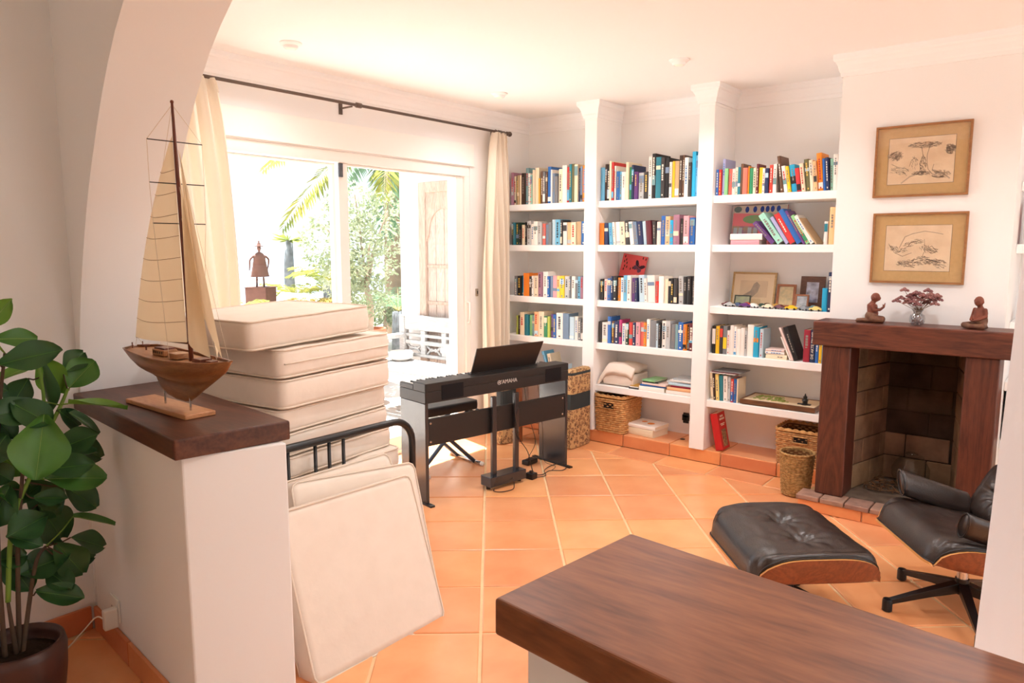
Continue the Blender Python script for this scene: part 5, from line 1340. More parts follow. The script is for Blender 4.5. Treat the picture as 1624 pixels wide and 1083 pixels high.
# ------------------------------------------------------------------ folding keyboard bench on the far side
st = thing('piano_bench', 'black padded piano bench with crossed metal legs behind the piano', 'bench', (-3.42, 3.46, 0.0), math.radians(-9.8))
b, t_, b_ = cushion_mesh(0.29, 0.44, 0.06, 0.25, 11, 0.002); b.v = [(p[0], p[1], p[2] + 0.43) for p in b.v]
b.build('seat', mat('bench_vinyl', (26, 24, 26), 0.45, 0.5), st, smooth=True, merge=0.0004)
M_bl = mat('bench_metal', (74, 92, 120), 0.3, 0.6, metal=0.4)
for sx in (-0.10, 0.10):
    for s in (-1, 1):
        lg = MB().tube([(sx * (1 if s > 0 else 0.8), -s * 0.20, 0.40), (sx * (1 if s > 0 else 0.8), s * 0.22, 0.018)], 0.014, 8).build('leg', M_bl, st, smooth=True)
for s in (-1, 1):
    f_ = MB().tube([(-0.17, s * 0.225, 0.016), (0.17, s * 0.225, 0.016)], 0.014, 8).build('foot_bar', M_chrome, st, smooth=True)
    for sx in (-0.17, 0.17): MB().tube([(sx, s * 0.225, 0.016), (sx * 1.1, s * 0.225, 0.016)], 0.0158, 8).build('end_cap', M_white, f_, smooth=True)
for y in (-0.02, 0.03):
    MB().lathe([(0.008, 0), (0.02, 0.004), (0.02, 0.016), (0.008, 0.02)], 8, cap=True).build('knob', M_blackm, st, loc=(0.115, y + 0.2, 0.375), rot=(0, PI / 2, 0))

# ------------------------------------------------------------------ batik covered armchair
def batik(name):
    if name in MATS: return MATS[name]
    m = bpy.data.materials.new(name); m.use_nodes = True; n, l = nt(m); bs = n['Principled BSDF']; bs.inputs['Roughness'].default_value = 0.9
    t = n.new('ShaderNodeTexCoord')
    v = n.new('ShaderNodeTexVoronoi'); v.inputs['Scale'].default_value = 34; l.new(t.outputs['Object'], v.inputs['Vector'])
    no = n.new('ShaderNodeTexNoise'); no.inputs['Scale'].default_value = 70; l.new(t.outputs['Object'], no.inputs['Vector'])
    mx = n.new('ShaderNodeMath'); mx.operation = 'ADD'; l.new(v.outputs['Distance'], mx.inputs[0]); l.new(no.outputs['Fac'], mx.inputs[1])
    cr = n.new('ShaderNodeValToRGB'); e = cr.color_ramp; e.interpolation = 'CONSTANT'
    e.elements[0].position = 0.0; e.elements[0].color = rgb((52, 46, 44)); e.elements[1].position = 0.66; e.elements[1].color = rgb((174, 134, 92))
    k = e.elements.new(0.86); k.color = rgb((112, 78, 56)); k = e.elements.new(1.0); k.color = rgb((196, 160, 112))
    l.new(mx.outputs[0], cr.inputs['Fac'])
    sep = n.new('ShaderNodeSeparateXYZ'); l.new(t.outputs['Object'], sep.inputs[0])
    band = n.new('ShaderNodeValToRGB'); band.color_ramp.interpolation = 'CONSTANT'; ee = band.color_ramp
    ee.elements[0].position = 0; ee.elements[0].color = (0, 0, 0, 1); ee.elements[1].position = 0.30; ee.elements[1].color = (1, 1, 1, 1)
    q = ee.elements.new(0.415); q.color = (0, 0, 0, 1); q = ee.elements.new(0.555); q.color = (1, 1, 1, 1); q = ee.elements.new(0.575); q.color = (0, 0, 0, 1)
    l.new(sep.outputs['Z'], band.inputs['Fac'])
    mi = n.new('ShaderNodeMix'); mi.data_type = 'RGBA'; l.new(band.outputs[0], mi.inputs['Factor']); l.new(cr.outputs[0], mi.inputs['A']); mi.inputs['B'].default_value = rgb((44, 52, 54))
    l.new(mi.outputs['Result'], bs.inputs['Base Color']); MATS[name] = m; return m
M_bat = batik('batik_cloth')
ac2 = thing('batik_armchair', 'low wooden armchair draped with brown and black patterned batik cloth', 'armchair', (-3.2, 4.45, 0.0))
def drape(x0, x1, y0, y1, h, seed):
    b = MB(); n = 26
    def outline(zf):
        pts = []
        for k in range(n):
            a = 2 * PI * k / n; ca, sa = math.cos(a), math.sin(a); ex = 0.42
            px = math.copysign(abs(ca) ** ex, ca); py = math.copysign(abs(sa) ** ex, sa)
            w_ = 1 + 0.05 * (1 - zf) * math.sin(k * 2.7 + seed)
            pts.append(((x0 + x1) / 2 + px * (x1 - x0) / 2 * w_, (y0 + y1) / 2 + py * (y1 - y0) / 2 * w_, zf * h))
        return pts
    lv = [0.012, 0.2, 0.4, 0.6, 0.8, 0.92, 0.975]
    rg = [outline(z) for z in lv]; top = [(((x0 + x1) / 2 + (p[0] - (x0 + x1) / 2) * 0.8), ((y0 + y1) / 2 + (p[1] - (y0 + y1) / 2) * 0.86), h) for p in rg[-1]]
    rg.append(top); vs = [p for q in rg for p in q]
    fs = [(i * n + k, i * n + (k + 1) % n, (i + 1) * n + (k + 1) % n, (i + 1) * n + k) for i in range(len(rg) - 1) for k in range(n)]
    fs += [tuple((len(rg) - 1) * n + k for k in range(n)), tuple(range(n - 1, -1, -1))]
    return b.add(vs, fs)
drape(-3.02, -2.945, 4.36, 4.63, 0.60, 1).build('side_cover', M_bat, ac2, world=True, smooth=False, autosm=True)
drape(-3.50, -3.425, 4.14, 4.40, 0.56, 5).build('side_cover', M_bat, ac2, world=True, autosm=True)
M_acw = wood('armchair_wood', (124, 68, 40), (168, 100, 60), scale=7)
b = MB(); b.box(-3.425, 4.30, 0.17, -3.02, 4.32, 0.24); b.build('front_rail', M_acw, ac2, world=True, bevel=0.003)
b = MB(); b.box(-3.425, 4.30, 0.30, -3.39, 4.34, 0.50); b.build('arm_post', M_acw, ac2, world=True, bevel=0.003)
MB().box(-3.425, 4.32, 0.21, -3.02, 4.62, 0.27).build('seat', M_chest, ac2, world=True, bevel=0.006)
for x, y in ((-3.40, 4.31), (-3.05, 4.31), (-3.40, 4.60), (-3.05, 4.60)): MB().box(x - 0.018, y - 0.018 + (0.01 if y < 4.4 else 0), 0.0, x + 0.018, y + 0.018, 0.21).build('leg', M_acw, ac2, world=True)
r = thing('paper_stack', 'white papers lying on the shelf beside the batik armchair', 'papers', (-3.11, 4.72, SH[4] + 0.0005))
for i in range(3): MB().box(-0.05 + 0.004 * i, -0.02 + 0.003 * i, 0.008 * i, 0.045, 0.16, 0.008 * i + 0.007).build('sheaf', M_white, r)
bpy.data.objects['chess_piece_figure'].location.z += 0.025
bpy.data.objects['chess_piece_figure'].location.y = 4.76

# ------------------------------------------------------------------ iron daybed with cushions
db = thing('daybed', 'black tubular iron daybed end behind the leaning cushions', 'daybed', (-2.9, 1.68, 0.0))
DX = -2.40
def rnd_frame(x, y0, y1, z1, rr):
    pts = [(x, y0, 0.0), (x, y0, z1 - rr)] + [(x, y0 + rr - rr * math.cos(a), z1 - rr + rr * math.sin(a)) for a in [PI / 2 * k / 6 for k in range(1, 7)]]
    pts += [(x, y1 - rr + rr * math.sin(a), z1 - rr + rr * math.cos(a)) for a in [PI / 2 * k / 6 for k in range(0, 7)]] + [(x, y1, 0.0)]
    return pts
MB().tube(rnd_frame(DX, 1.36, 2.245, 0.722, 0.11), 0.0165, 12).build('end_frame', M_blackm, db, world=True, smooth=True)
MB().tube(rnd_frame(-3.72, 1.48, 2.045, 0.70, 0.11), 0.0165, 12).build('end_frame', M_blackm, db, world=True, smooth=True)
for y in (1.52, 1.588, 1.715, 1.783, 1.855): MB().tube([(DX, y, 0.30), (DX, y, 0.71)], 0.0075, 8).build('spindle', M_blackm, db, world=True, smooth=True)
MB().tube([(DX, 1.36, 0.30), (DX, 2.245, 0.30)], 0.012, 8).build('cross_tube', M_blackm, db, world=True, smooth=True)
for y in (1.50, 2.18): MB().box(-3.715, y - 0.012, 0.275, DX - 0.005, y + 0.012, 0.315).build('side_rail', M_blackm, db, world=True)
MB().box(-3.70, 1.50, 0.30, DX - 0.03, 2.18, 0.318).build('slat_base', M_blackm, db, world=True)
M_flor = mat('floral_throw', (150, 118, 88), 0.95, 0.1, var=0.95, scale=26, col2=(74, 82, 52))
mt = cushion('mattress', 'brown floral patterned mattress on the iron daybed', 'mattress', Matrix.Translation((-3.06, 1.84, 0.392)), 1.26, 0.62, 0.14, M_flor, M_flor, puff=0.1, seed=2)
# pile of seat cushions
PX, PY = -2.76, 1.90
zc = 0.475
pile = [(0.100, 5, 0.00, 0.03, 0.02, 'lowest crumpled cream cushion of the pile on the daybed', 0.016), (0.092, 9, -0.01, 0.00, 0.00, 'second cream cushion from the bottom of the daybed pile', 0.008), (0.094, 8, 0.0, -0.01, -0.01, 'third cream cushion from the bottom of the daybed pile', 0.005),
        (0.098, 9, 0.0, -0.02, -0.01, 'fourth cream cushion from the bottom, thick and smooth', 0.005), (0.125, 8, 0.0, 0.0, 0.0, 'thick cream cushion third from the top of the pile', 0.005), (0.125, 7, 0.01, 0.0, 0.0, 'cream cushion with a seam second from the top of the pile', 0.006), (0.125, 5, 0.035, -0.02, -0.10, 'topmost cream cushion tilted on the tall pile by the window', 0.005)]
for i, (h, rz, tl, ox, oy, lab, wr) in enumerate(pile):
    Mx = Matrix.Translation((PX + ox, PY + oy - 0.02, zc + h / 2 + 0.003)) @ Matrix.Rotation(math.radians(rz), 4, 'Z') @ Matrix.Rotation(tl, 4, 'X')
    c = cushion('seat_cushion', lab, 'cushion', Mx, 0.56, 0.64, h * 0.86, group='cream seat cushions piled on the daybed', puff=0.14, seed=20 + i, wr=wr)
    if i == 5:
        s_ = 1; pts = [(0.285, -0.30 + 0.6 * k / 12, 0.0) for k in range(13)]
        MB().tube(pts, 0.004, 5).build('seam', M_pipe, c, smooth=True)
    zc += h
Mx = Matrix.Translation((-3.42, 1.80, 0.80)) @ Matrix.Rotation(math.radians(3), 4, 'Z') @ Matrix.Rotation(math.radians(-78), 4, 'Y')
cushion('seat_cushion', 'cream cushion standing on edge behind the tall pile by the window', 'cushion', Mx, 0.64, 0.62, 0.10, group='cream seat cushions piled on the daybed', puff=0.15, seed=40)
# cushions leaning against the daybed end
def leaning(xb, xt, zt, yc, w, h, roll, lab, seed, rz=0.0, puff=0.16):
    """bottom edge at x=xb on the floor, top tipped to xt"""
    ang = math.atan2(zt, xb - xt)
    Mx = Matrix.Translation((xb, yc, 0.0)) @ Matrix.Rotation(rz, 4, 'Z') @ Matrix.Rotation(-(PI - ang) , 4, 'Y')
    # local x runs up the slope, local z is the front normal
    L = math.hypot(zt, xb - xt)
    Mx = Mx @ Matrix.Translation((L / 2, 0, h / 2 + 0.008)) @ Matrix.Rotation(roll, 4, 'Z')
    return cushion('seat_cushion', lab, 'cushion', Mx, L, w, h * 0.85, group='cream cushions leaning on the daybed end', puff=puff, seed=seed, wr=0.006)
leaning(-2.150, -2.376, 0.60, 1.78, 0.62, 0.055, 0.0, 'rearmost cream cushion leaning directly on the black iron frame', 51)
leaning(-2.082, -2.305, 0.585, 1.825, 0.62, 0.090, 0.10, 'middle cream cushion of the three, its lower corner sticking out', 52)
leaning(-1.962, -2.172, 0.565, 1.705, 0.63, 0.105, 0.02, 'front large cream cushion leaning beside the low wall', 53, puff=0.10)

# ------------------------------------------------------------------ model sailboat
M_hull = wood('hull_wood', (124, 78, 46), (172, 116, 72), axis=0, scale=10, rough=0.32, rings=5)
M_deck = wood('deck_wood', (150, 104, 66), (190, 142, 98), axis=0, scale=12)
M_mast = mat('mast_wood', (112, 58, 40), 0.4, 0.5, var=0.4, scale=30)
M_sail = translucent('sail_cloth', (238, 220, 188), 0.4, var=0.3, col2=(226, 200, 158), scale=6)
M_rig = mat('rigging', (206, 190, 166), 0.8); M_seam = mat('sail_seam', (150, 116, 78), 0.9)
BYC = 1.155
bt = thing('model_sailboat', 'wooden model sailboat with cream sails on a small stand', 'model boat', (-2.43, BYC, 0.9525))
MB().box(-2.645, 1.103, 0.9525, -2.222, 1.207, 0.968).build('stand_board', wood('stand_wood', (176, 116, 72), (206, 150, 102), scale=9), bt, world=True, bevel=0.003)
prof = [(-2.66, 1.150, 1.150), (-2.62, 1.150, 1.122), (-2.57, 1.148, 1.093), (-2.52, 1.146, 1.068), (-2.50, 1.145, 1.040), (-2.485, 1.144, 1.022), (-2.44, 1.142, 1.004), (-2.38, 1.140, 0.994), (-2.32, 1.139, 0.993), (-2.28, 1.139, 0.999), (-2.24, 1.140, 1.018), (-2.19, 1.141, 1.046), (-2.14, 1.143, 1.072), (-2.09, 1.146, 1.098), (-2.05, 1.150, 1.122), (-2.028, 1.154, 1.146)]
b = MB(); ns = 14; rows = []
for x, zd, zb in prof:
    t = (x + 2.66) / 0.632
    beam = 0.082 * max(0.03, (math.sin(PI * min(1.0, (t * 0.86 + 0.14))) ** 0.62)) * (1.0 if t < 0.93 else max(0.08, (1 - t) / 0.07))
    if t < 0.02: beam = 0.026
    dc = 0.075 * math.sin(PI * min(1, t * 0.9 + 0.1)) ** 0.5 + 0.004
    D = zd - zb; dc = min(dc, D)
    ring = []
    for side in (-1, 1):
        pts = []
        for k in range(ns + 1):
            s = k / ns; dz = D * s
            yv = beam * math.sqrt(max(0, 1 - (dz / max(dc, 1e-6)) ** 2)) if dz < dc else 0
            fin = 0.007 * (1 - 0.6 * s)
            yv = max(yv, fin if k < ns else 0.0)
            pts.append((x, BYC + side * yv, zd - dz))
        ring.append(pts)
    rows.append(ring[0] + ring[1][-2::-1])
m_ = len(rows[0]); vs = [p for r_ in rows for p in r_]
fs = [(i * m_ + k, i * m_ + k + 1, (i + 1) * m_ + k + 1, (i + 1) * m_ + k) for i in range(len(rows) - 1) for k in range(m_ - 1)]
fs.append(tuple(range(m_))); fs.append(tuple((len(rows) - 1) * m_ + k for k in range(m_ - 1, -1, -1)))
b.add(vs, fs); b.build('hull', M_hull, bt, world=True, smooth=True, merge=0.0002)
dk_ = MB(); L_ = [r_[0] for r_ in rows]; R_ = [r_[-1] for r_ in rows]; n_ = len(rows)
dk_.add([(p[0], p[1] * 0.97 + BYC * 0.03, p[2] - 0.006) for p in L_] + [(p[0], p[1] * 0.97 + BYC * 0.03, p[2] - 0.006) for p in R_], [(i, i + 1, n_ + i + 1, n_ + i) for i in range(n_ - 1)])
dk_.build('deck', M_deck, bt, world=True)
for S_ in (L_, R_): MB().tube([(p[0], p[1], p[2] + 0.001) for p in S_], 0.0028, 6).build('gunwale', M_hull, bt, world=True, smooth=True)
b = MB(); b.box(-2.48, BYC - 0.024, 1.138, -2.40, BYC + 0.024, 1.158); b.build('cabin', M_deck, bt, world=True, bevel=0.002)
MB().box(-2.37, BYC - 0.026, 1.136, -2.31, BYC + 0.026, 1.154).build('cabin', M_deck, bt, world=True, bevel=0.002)
b = MB(); b.box(-2.475, BYC - 0.018, 1.158, -2.405, BYC + 0.018, 1.164); b.build('hatch', M_mast, bt, world=True)
MB().box(-2.22, BYC - 0.02, 1.137, -2.17, BYC + 0.02, 1.149).build('hatch', M_mast, bt, world=True)
MB().box(-2.15, BYC - 0.012, 1.139, -2.12, BYC + 0.012, 1.147).build('hatch', M_mast, bt, world=True)
b = MB()
for k in range(5): b.box(-2.47 + k * 0.014, BYC - 0.0245, 1.145, -2.463 + k * 0.014, BYC - 0.0238, 1.153)
b.build('cabin_windows', M_black, bt, world=True)
b = MB(); b.lathe([(0.012, 0), (0.012, 0.004)], 12, (-2.575, BYC, 1.158), cap=True); b.tube([(-2.575, BYC, 1.140), (-2.575, BYC, 1.16)], 0.003, 6); b.tube([(-2.64, BYC - 0.018, 1.146), (-2.64, BYC - 0.018, 1.166)], 0.002, 5); b.tube([(-2.64, BYC + 0.018, 1.146), (-2.64, BYC + 0.018, 1.166)], 0.002, 5)
b.build('steering_wheel', M_mast, bt, world=True)
for x in (-2.456, -2.285): MB().tube([(x, BYC, 0.967), (x, BYC, 1.012)], 0.0035, 8).build('stand_rod', M_chrome, bt, world=True)
MB().tube([(-2.262, BYC, 1.135), (-2.272, BYC, 1.45), (-2.284, BYC, 1.75), (-2.291, BYC, 1.945)], [0.0075, 0.0065, 0.0062, 0.004], 10).build('mast', M_mast, bt, world=True, smooth=True)
MB().ball((-2.291, BYC, 1.948), 0.006, 8, 6).build('mast_cap', M_mast, bt, world=True)
MB().tube([(-2.272, BYC, 1.192), (-2.642, BYC, 1.184)], 0.004, 8).build('boom', M_mast, bt, world=True, smooth=True)
for z, hw in ((1.826, 0.088), (1.697, 0.088), (1.573, 0.085)):
    MB().tube([(-2.285, BYC - hw, z), (-2.285, BYC + hw, z)], 0.0018, 6).build('spreader', M_blackm, bt, world=True)
def msail(u, v):
    # u along boom 0 mast..1 leech, v up
    xm = -2.272 - 0.018 * v * 1.0; zl = 1.194 + (1.845 - 1.194) * v
    w_ = (0.365 * (1 - v) ** 0.86 + 0.03 * math.sin(PI * v)) 
    return (xm - w_ * u, BYC - 0.028 * math.sin(PI * u) * (1 - v) ** 0.5 - 0.006, zl - 0.010 * u * (1 - v))
MB().grid(msail, 14, 26).build('mainsail', M_sail, bt, world=True, smooth=True)
for k in range(1, 9):
    v = k * 0.105
    MB().tube([Vector(msail(u / 8, v - 0.012 * math.sin(PI * u / 8))) + Vector((0, -0.0012, 0)) for u in range(9)], 0.0008, 4).build('sail_seam', M_seam, bt, world=True)
def jib(x0, z0, xc, zc_, xh, zh, yy, nm):
    A_, C_, H_ = Vector((x0, BYC, z0)), Vector((xc, BYC, zc_)), Vector((xh, BYC, zh))
    def fn(u, v):
        p = A_.lerp(C_, u).lerp(H_, v); p.y += yy * math.sin(PI * u) * (1 - v) + 0.002; return tuple(p)
    MB().grid(fn, 8, 16).build(nm, M_sail, bt, world=True, smooth=True)
jib(-2.145, 1.155, -2.268, 1.222, -2.272, 1.72, -0.03, 'staysail')
jib(-2.105, 1.158, -2.235, 1.30, -2.266, 1.80, 0.035, 'jib')
jib(-2.075, 1.158, -2.19, 1.36, -2.262, 1.78, -0.012, 'outer_jib')
rg_ = [((-2.291, BYC, 1.94), (-2.285, BYC - 0.088, 1.826)), ((-2.291, BYC, 1.94), (-2.285, BYC + 0.088, 1.826)), ((-2.285, BYC - 0.088, 1.826), (-2.285, BYC - 0.088, 1.697)), ((-2.285, BYC + 0.088, 1.826), (-2.285, BYC + 0.088, 1.697)), ((-2.285, BYC - 0.088, 1.697), (-2.283, BYC - 0.085, 1.573)), ((-2.285, BYC + 0.088, 1.697), (-2.283, BYC + 0.085, 1.573)),
       ((-2.283, BYC - 0.085, 1.573), (-2.29, BYC - 0.058, 1.145)), ((-2.283, BYC + 0.085, 1.573), (-2.29, BYC + 0.058, 1.145)), ((-2.27, BYC, 1.80), (-2.035, BYC, 1.158)), ((-2.28, BYC, 1.70), (-2.105, BYC, 1.152)), ((-2.275, BYC, 1.60), (-2.145, BYC, 1.15)), ((-2.642, BYC, 1.186), (-2.575, BYC, 1.15)), ((-2.291, BYC, 1.94), (-2.655, BYC, 1.153))]
b = MB()
for a, c in rg_: b.tube([a, c], 0.0007, 4)
b.build('rigging', M_rig, bt, world=True)

# ------------------------------------------------------------------ fiddle-leaf fig in a pot
pt_ = thing('potted_fig', 'fiddle-leaf fig with broad green leaves in a dark pot', 'plant', (-2.56, 0.69, 0.0))
MB().lathe([(0.0001, 0.0), (0.10, 0.0), (0.118, 0.05), (0.132, 0.16), (0.136, 0.235), (0.130, 0.262), (0.120, 0.265), (0.116, 0.24), (0.112, 0.20), (0.0001, 0.195)], 40).build('pot', mat('pot_glaze', (74, 44, 36), 0.4, 0.5, var=0.6, scale=14, col2=(48, 28, 24)), pt_, smooth=True)
MB().lathe([(0.113, 0.0), (0.06, 0.012), (0.0001, 0.008)], 24).build('soil', mat('soil', (48, 36, 28), 0.95, 0.1, bump=0.6, bscale=80), pt_, loc=(0, 0, 0.215), smooth=True)
M_stg = mat('green_stem', (110, 146, 52), 0.6); M_stb = mat('brown_stem', (84, 66, 50), 0.8, var=0.4, scale=30)
LEAVES = [((-2.583,0.697,1.259),(-2.53,0.739,1.335),0.051),((-2.619,0.72,1.219),(-2.598,0.82,1.217),0.052),((-2.535,0.707,1.151),(-2.452,0.825,1.19),0.065),((-2.642,0.835,1.157),(-2.669,0.907,1.023),0.078),((-2.653,0.93,1.032),(-2.642,1.0,1.109),0.104),((-2.656,0.844,1.122),(-2.643,0.734,1.099),0.02),((-2.569,0.826,1.139),(-2.585,0.857,1.0),0.047),((-2.565,0.84,0.985),(-2.531,0.687,1.007),0.096),((-2.50,0.80,0.985),(-2.46,0.755,0.82),0.150),((-2.5,0.869,1.009),(-2.46,1.013,0.99),0.033),((-2.62,0.895,0.967),(-2.569,0.975,0.896),0.039),((-2.598,0.869,0.975),(-2.633,0.945,0.907),0.053),((-2.584,0.845,0.846),(-2.519,0.939,0.89),0.085),((-2.617,0.797,0.778),(-2.642,0.714,0.845),0.089),((-2.606,0.805,0.81),(-2.516,0.927,0.846),0.029),((-2.523,0.793,0.777),(-2.476,0.94,0.76),0.1),((-2.534,0.798,0.804),(-2.458,0.899,0.815),0.072),((-2.607,0.795,0.675),(-2.652,0.874,0.531),0.124),((-2.569,0.879,0.617),(-2.539,0.987,0.578),0.02),((-2.609,0.882,0.535),(-2.633,0.99,0.467),0.063),((-2.603,0.872,0.479),(-2.588,0.735,0.477),0.097),((-2.622,0.85,0.47),(-2.636,0.955,0.437),0.067),((-2.596,0.765,0.393),(-2.518,0.861,0.365),0.066),((-2.578,0.677,0.914),(-2.593,0.737,0.889),0.033),((-2.621,0.702,1.081),(-2.608,0.738,1.061),0.033),((-2.631,0.67,0.644),(-2.659,0.743,0.667),0.099),((-2.588,0.675,0.754),(-2.634,0.763,0.699),0.087),((-2.592,0.659,0.535),(-2.594,0.741,0.526),0.074),((-2.561,0.774,0.712),(-2.501,0.834,0.713),0.058),((-2.563,0.69,0.614),(-2.513,0.76,0.579),0.054),((-2.608,0.684,1.007),(-2.561,0.73,0.926),0.072),((-2.612,0.671,0.83),(-2.581,0.717,0.785),0.072),((-2.614,0.728,0.692),(-2.603,0.798,0.738),0.059)] + [((-2.565,0.739,1.023),(-2.48,0.801,0.969),0.09),((-2.566,0.715,0.928),(-2.541,0.655,0.867),0.095),((-2.642,0.868,0.884),(-2.69,0.944,0.76),0.109),((-2.618,0.77,0.763),(-2.612,0.845,0.634),0.113),((-2.607,0.723,0.757),(-2.59,0.66,0.657),0.107),((-2.603,0.871,0.719),(-2.577,0.952,0.637),0.089),((-2.579,0.801,0.638),(-2.529,0.698,0.63),0.099),((-2.596,0.827,0.54),(-2.586,0.9,0.418),0.1),((-2.635,0.767,0.885),(-2.549,0.804,0.81),0.098),((-2.63,0.909,0.856),(-2.649,1.01,0.782),0.084),((-2.662,0.703,0.52),(-2.575,0.739,0.427),0.091),((-2.655,0.814,1.08),(-2.66,0.766,1.005),0.083),((-2.661,0.918,1.086),(-2.68,0.987,1.14),0.074),((-2.623,0.81,0.44),(-2.547,0.846,0.395),0.077)]
stems = {'a': [(-2.57,0.68,0.40),(-2.58,0.714,0.643),(-2.58,0.788,0.818),(-2.58,0.827,0.985),(-2.58,0.823,1.128)], 'b': [(-2.58,0.70,0.20),(-2.58,0.72,0.538),(-2.58,0.75,0.776),(-2.58,0.769,0.915)], 'c': [(-2.57,0.703,0.20),(-2.58,0.763,0.48),(-2.58,0.80,0.54)], 'd': [(-2.575,0.66,0.20),(-2.58,0.667,0.515),(-2.58,0.684,0.793),(-2.58,0.71,1.026),(-2.58,0.735,1.178)], 'e': [(-2.58,0.80,0.87),(-2.60,0.87,0.965),(-2.64,0.92,1.03)], 'f': [(-2.572,0.69,0.21),(-2.57,0.68,0.40)]}
allst = []
for k, p in stems.items():
    s_ = sp(p, 6); allst += s_
    MB().tube(s_, [0.008 - 0.0035 * i / len(s_) for i in range(len(s_))], 8).build('stem', M_stg if k in 'ae' else M_stb, pt_, world=True, smooth=True)
camp = Vector((0, 0, 1.5))
lrng = random.Random(12)
M_leafs = [mat('fig_leaf_deep', (50, 92, 46), 0.42, 0.5, var=0.4, scale=20, col2=(36, 70, 38)), mat('fig_leaf_mid', (76, 128, 50), 0.42, 0.5, var=0.4, scale=20, col2=(58, 104, 44)), mat('fig_leaf_fresh', (104, 152, 52), 0.42, 0.5, var=0.35, scale=20, col2=(80, 128, 42))]
M_vein = mat('fig_vein', (130, 164, 84), 0.5)
fresh = {0: 2, 1: 1, 3: 2, 4: 1, 5: 2, 8: 1, 9: 2, 13: 2, 15: 1, 17: 0, 18: 1, 2: 0, 7: 0, 12: 0, 20: 0, 26: 1}
for i, (a, c, w) in enumerate(LEAVES):
    A, B = Vector(a), Vector(c); ax = (B - A); L = ax.length; ax.normalize()
    L *= 1.12
    if L < w * 0.9: L = w * 1.05
    B = A + ax * L
    view = (camp - (A + B) / 2).normalized()
    wide = w / max(L, 1e-3)
    # leaf normal mostly upwards, tipped to the viewer when the leaf shows broad
    up = Vector((0, 0, 1)); nrm = (view * (1.0 if wide > 0.35 else 0.25) + up * (0.35 if wide > 0.35 else 1.0) + Vector((lrng.uniform(-.2, .2), lrng.uniform(-.2, .2), 0)))
    nrm = (nrm - ax * nrm.dot(ax)).normalized(); side = ax.cross(nrm).normalized()
    W = max(w * 1.05, L * 0.56) if wide > 0.35 else max(w, L * 0.5)
    ph = lrng.uniform(0, 6)
    def lf(u, v, A=A, ax=ax, L=L, nrm=nrm, side=side, W=W, ph=ph):
        s = 2 * u - 1
        hw = W / 2 * (math.sin(PI * (0.03 + 0.955 * v) ** 1.25) ** 0.72) * (1 + 0.06 * math.sin(9 * v + ph))
        bend = -0.10 * L * (v ** 2) * 1.2 + 0.035 * W * math.sin(7 * v + ph + 2 * s) * abs(s)
        return A + ax * (L * v) + side * (hw * s) + nrm * (bend + 0.16 * W * abs(s) ** 1.6)
    b = MB(); b.grid(lf, 8, 12)
    mi = fresh.get(i, 0)
    lo = b.build('leaf', M_leafs[mi], pt_, world=True, smooth=True)
    MB().tube([Vector(lf(0.5, k / 8)) + nrm * 0.0006 for k in range(9)], [0.0016 - 0.00014 * k for k in range(9)], 4).build('midrib', M_vein if mi else M_leafs[1], lo).data.transform(XF[pt_.name].inverted())
    q = min(allst, key=lambda s: (Vector(s) - A).length)
    if (Vector(q) - A).length > 0.004:
        MB().tube([q, A.lerp(Vector(q), 0.4) + Vector((0, 0, -0.006)), A], 0.0024, 6).build('petiole', M_stg if mi else M_stb, pt_, world=True, smooth=True)

# wall outlet with a charger and its lead
so = thing('wall_outlet', 'white wall outlet low on the half wall beside the plant', 'socket', HW(-2.74, KA - 0.0005, 0.16), math.atan(-0.095))
MB().box(-0.05, -0.008, -0.035, 0.045, 0, 0.055).build('plate', M_white, so, bevel=0.003)
for sx in (-0.028, 0.0): MB().lathe([(0.004, 0), (0.0001, 0.0008)], 8).build('hole', M_blackm, so, loc=(sx, -0.0083, 0.012), rot=(PI / 2, 0, 0))
ch = thing('charger', 'white phone charger plugged in with a trailing cord', 'charger', HW(-2.71, KA - 0.012, 0.16), math.atan(-0.095))
MB().box(-0.012, -0.045, -0.045, 0.015, 0.002, 0.03).build('body', M_white, ch, bevel=0.004)
MB().tube(sp([(-0.0, -0.045, 0.0), (-0.03, -0.06, 0.0), (-0.07, -0.10, -0.06), (-0.09, -0.16, -0.12), (-0.10, -0.24, -0.156), (-0.09, -0.34, -0.157)]), 0.0026, 6).build('cord', M_white, ch, smooth=True)

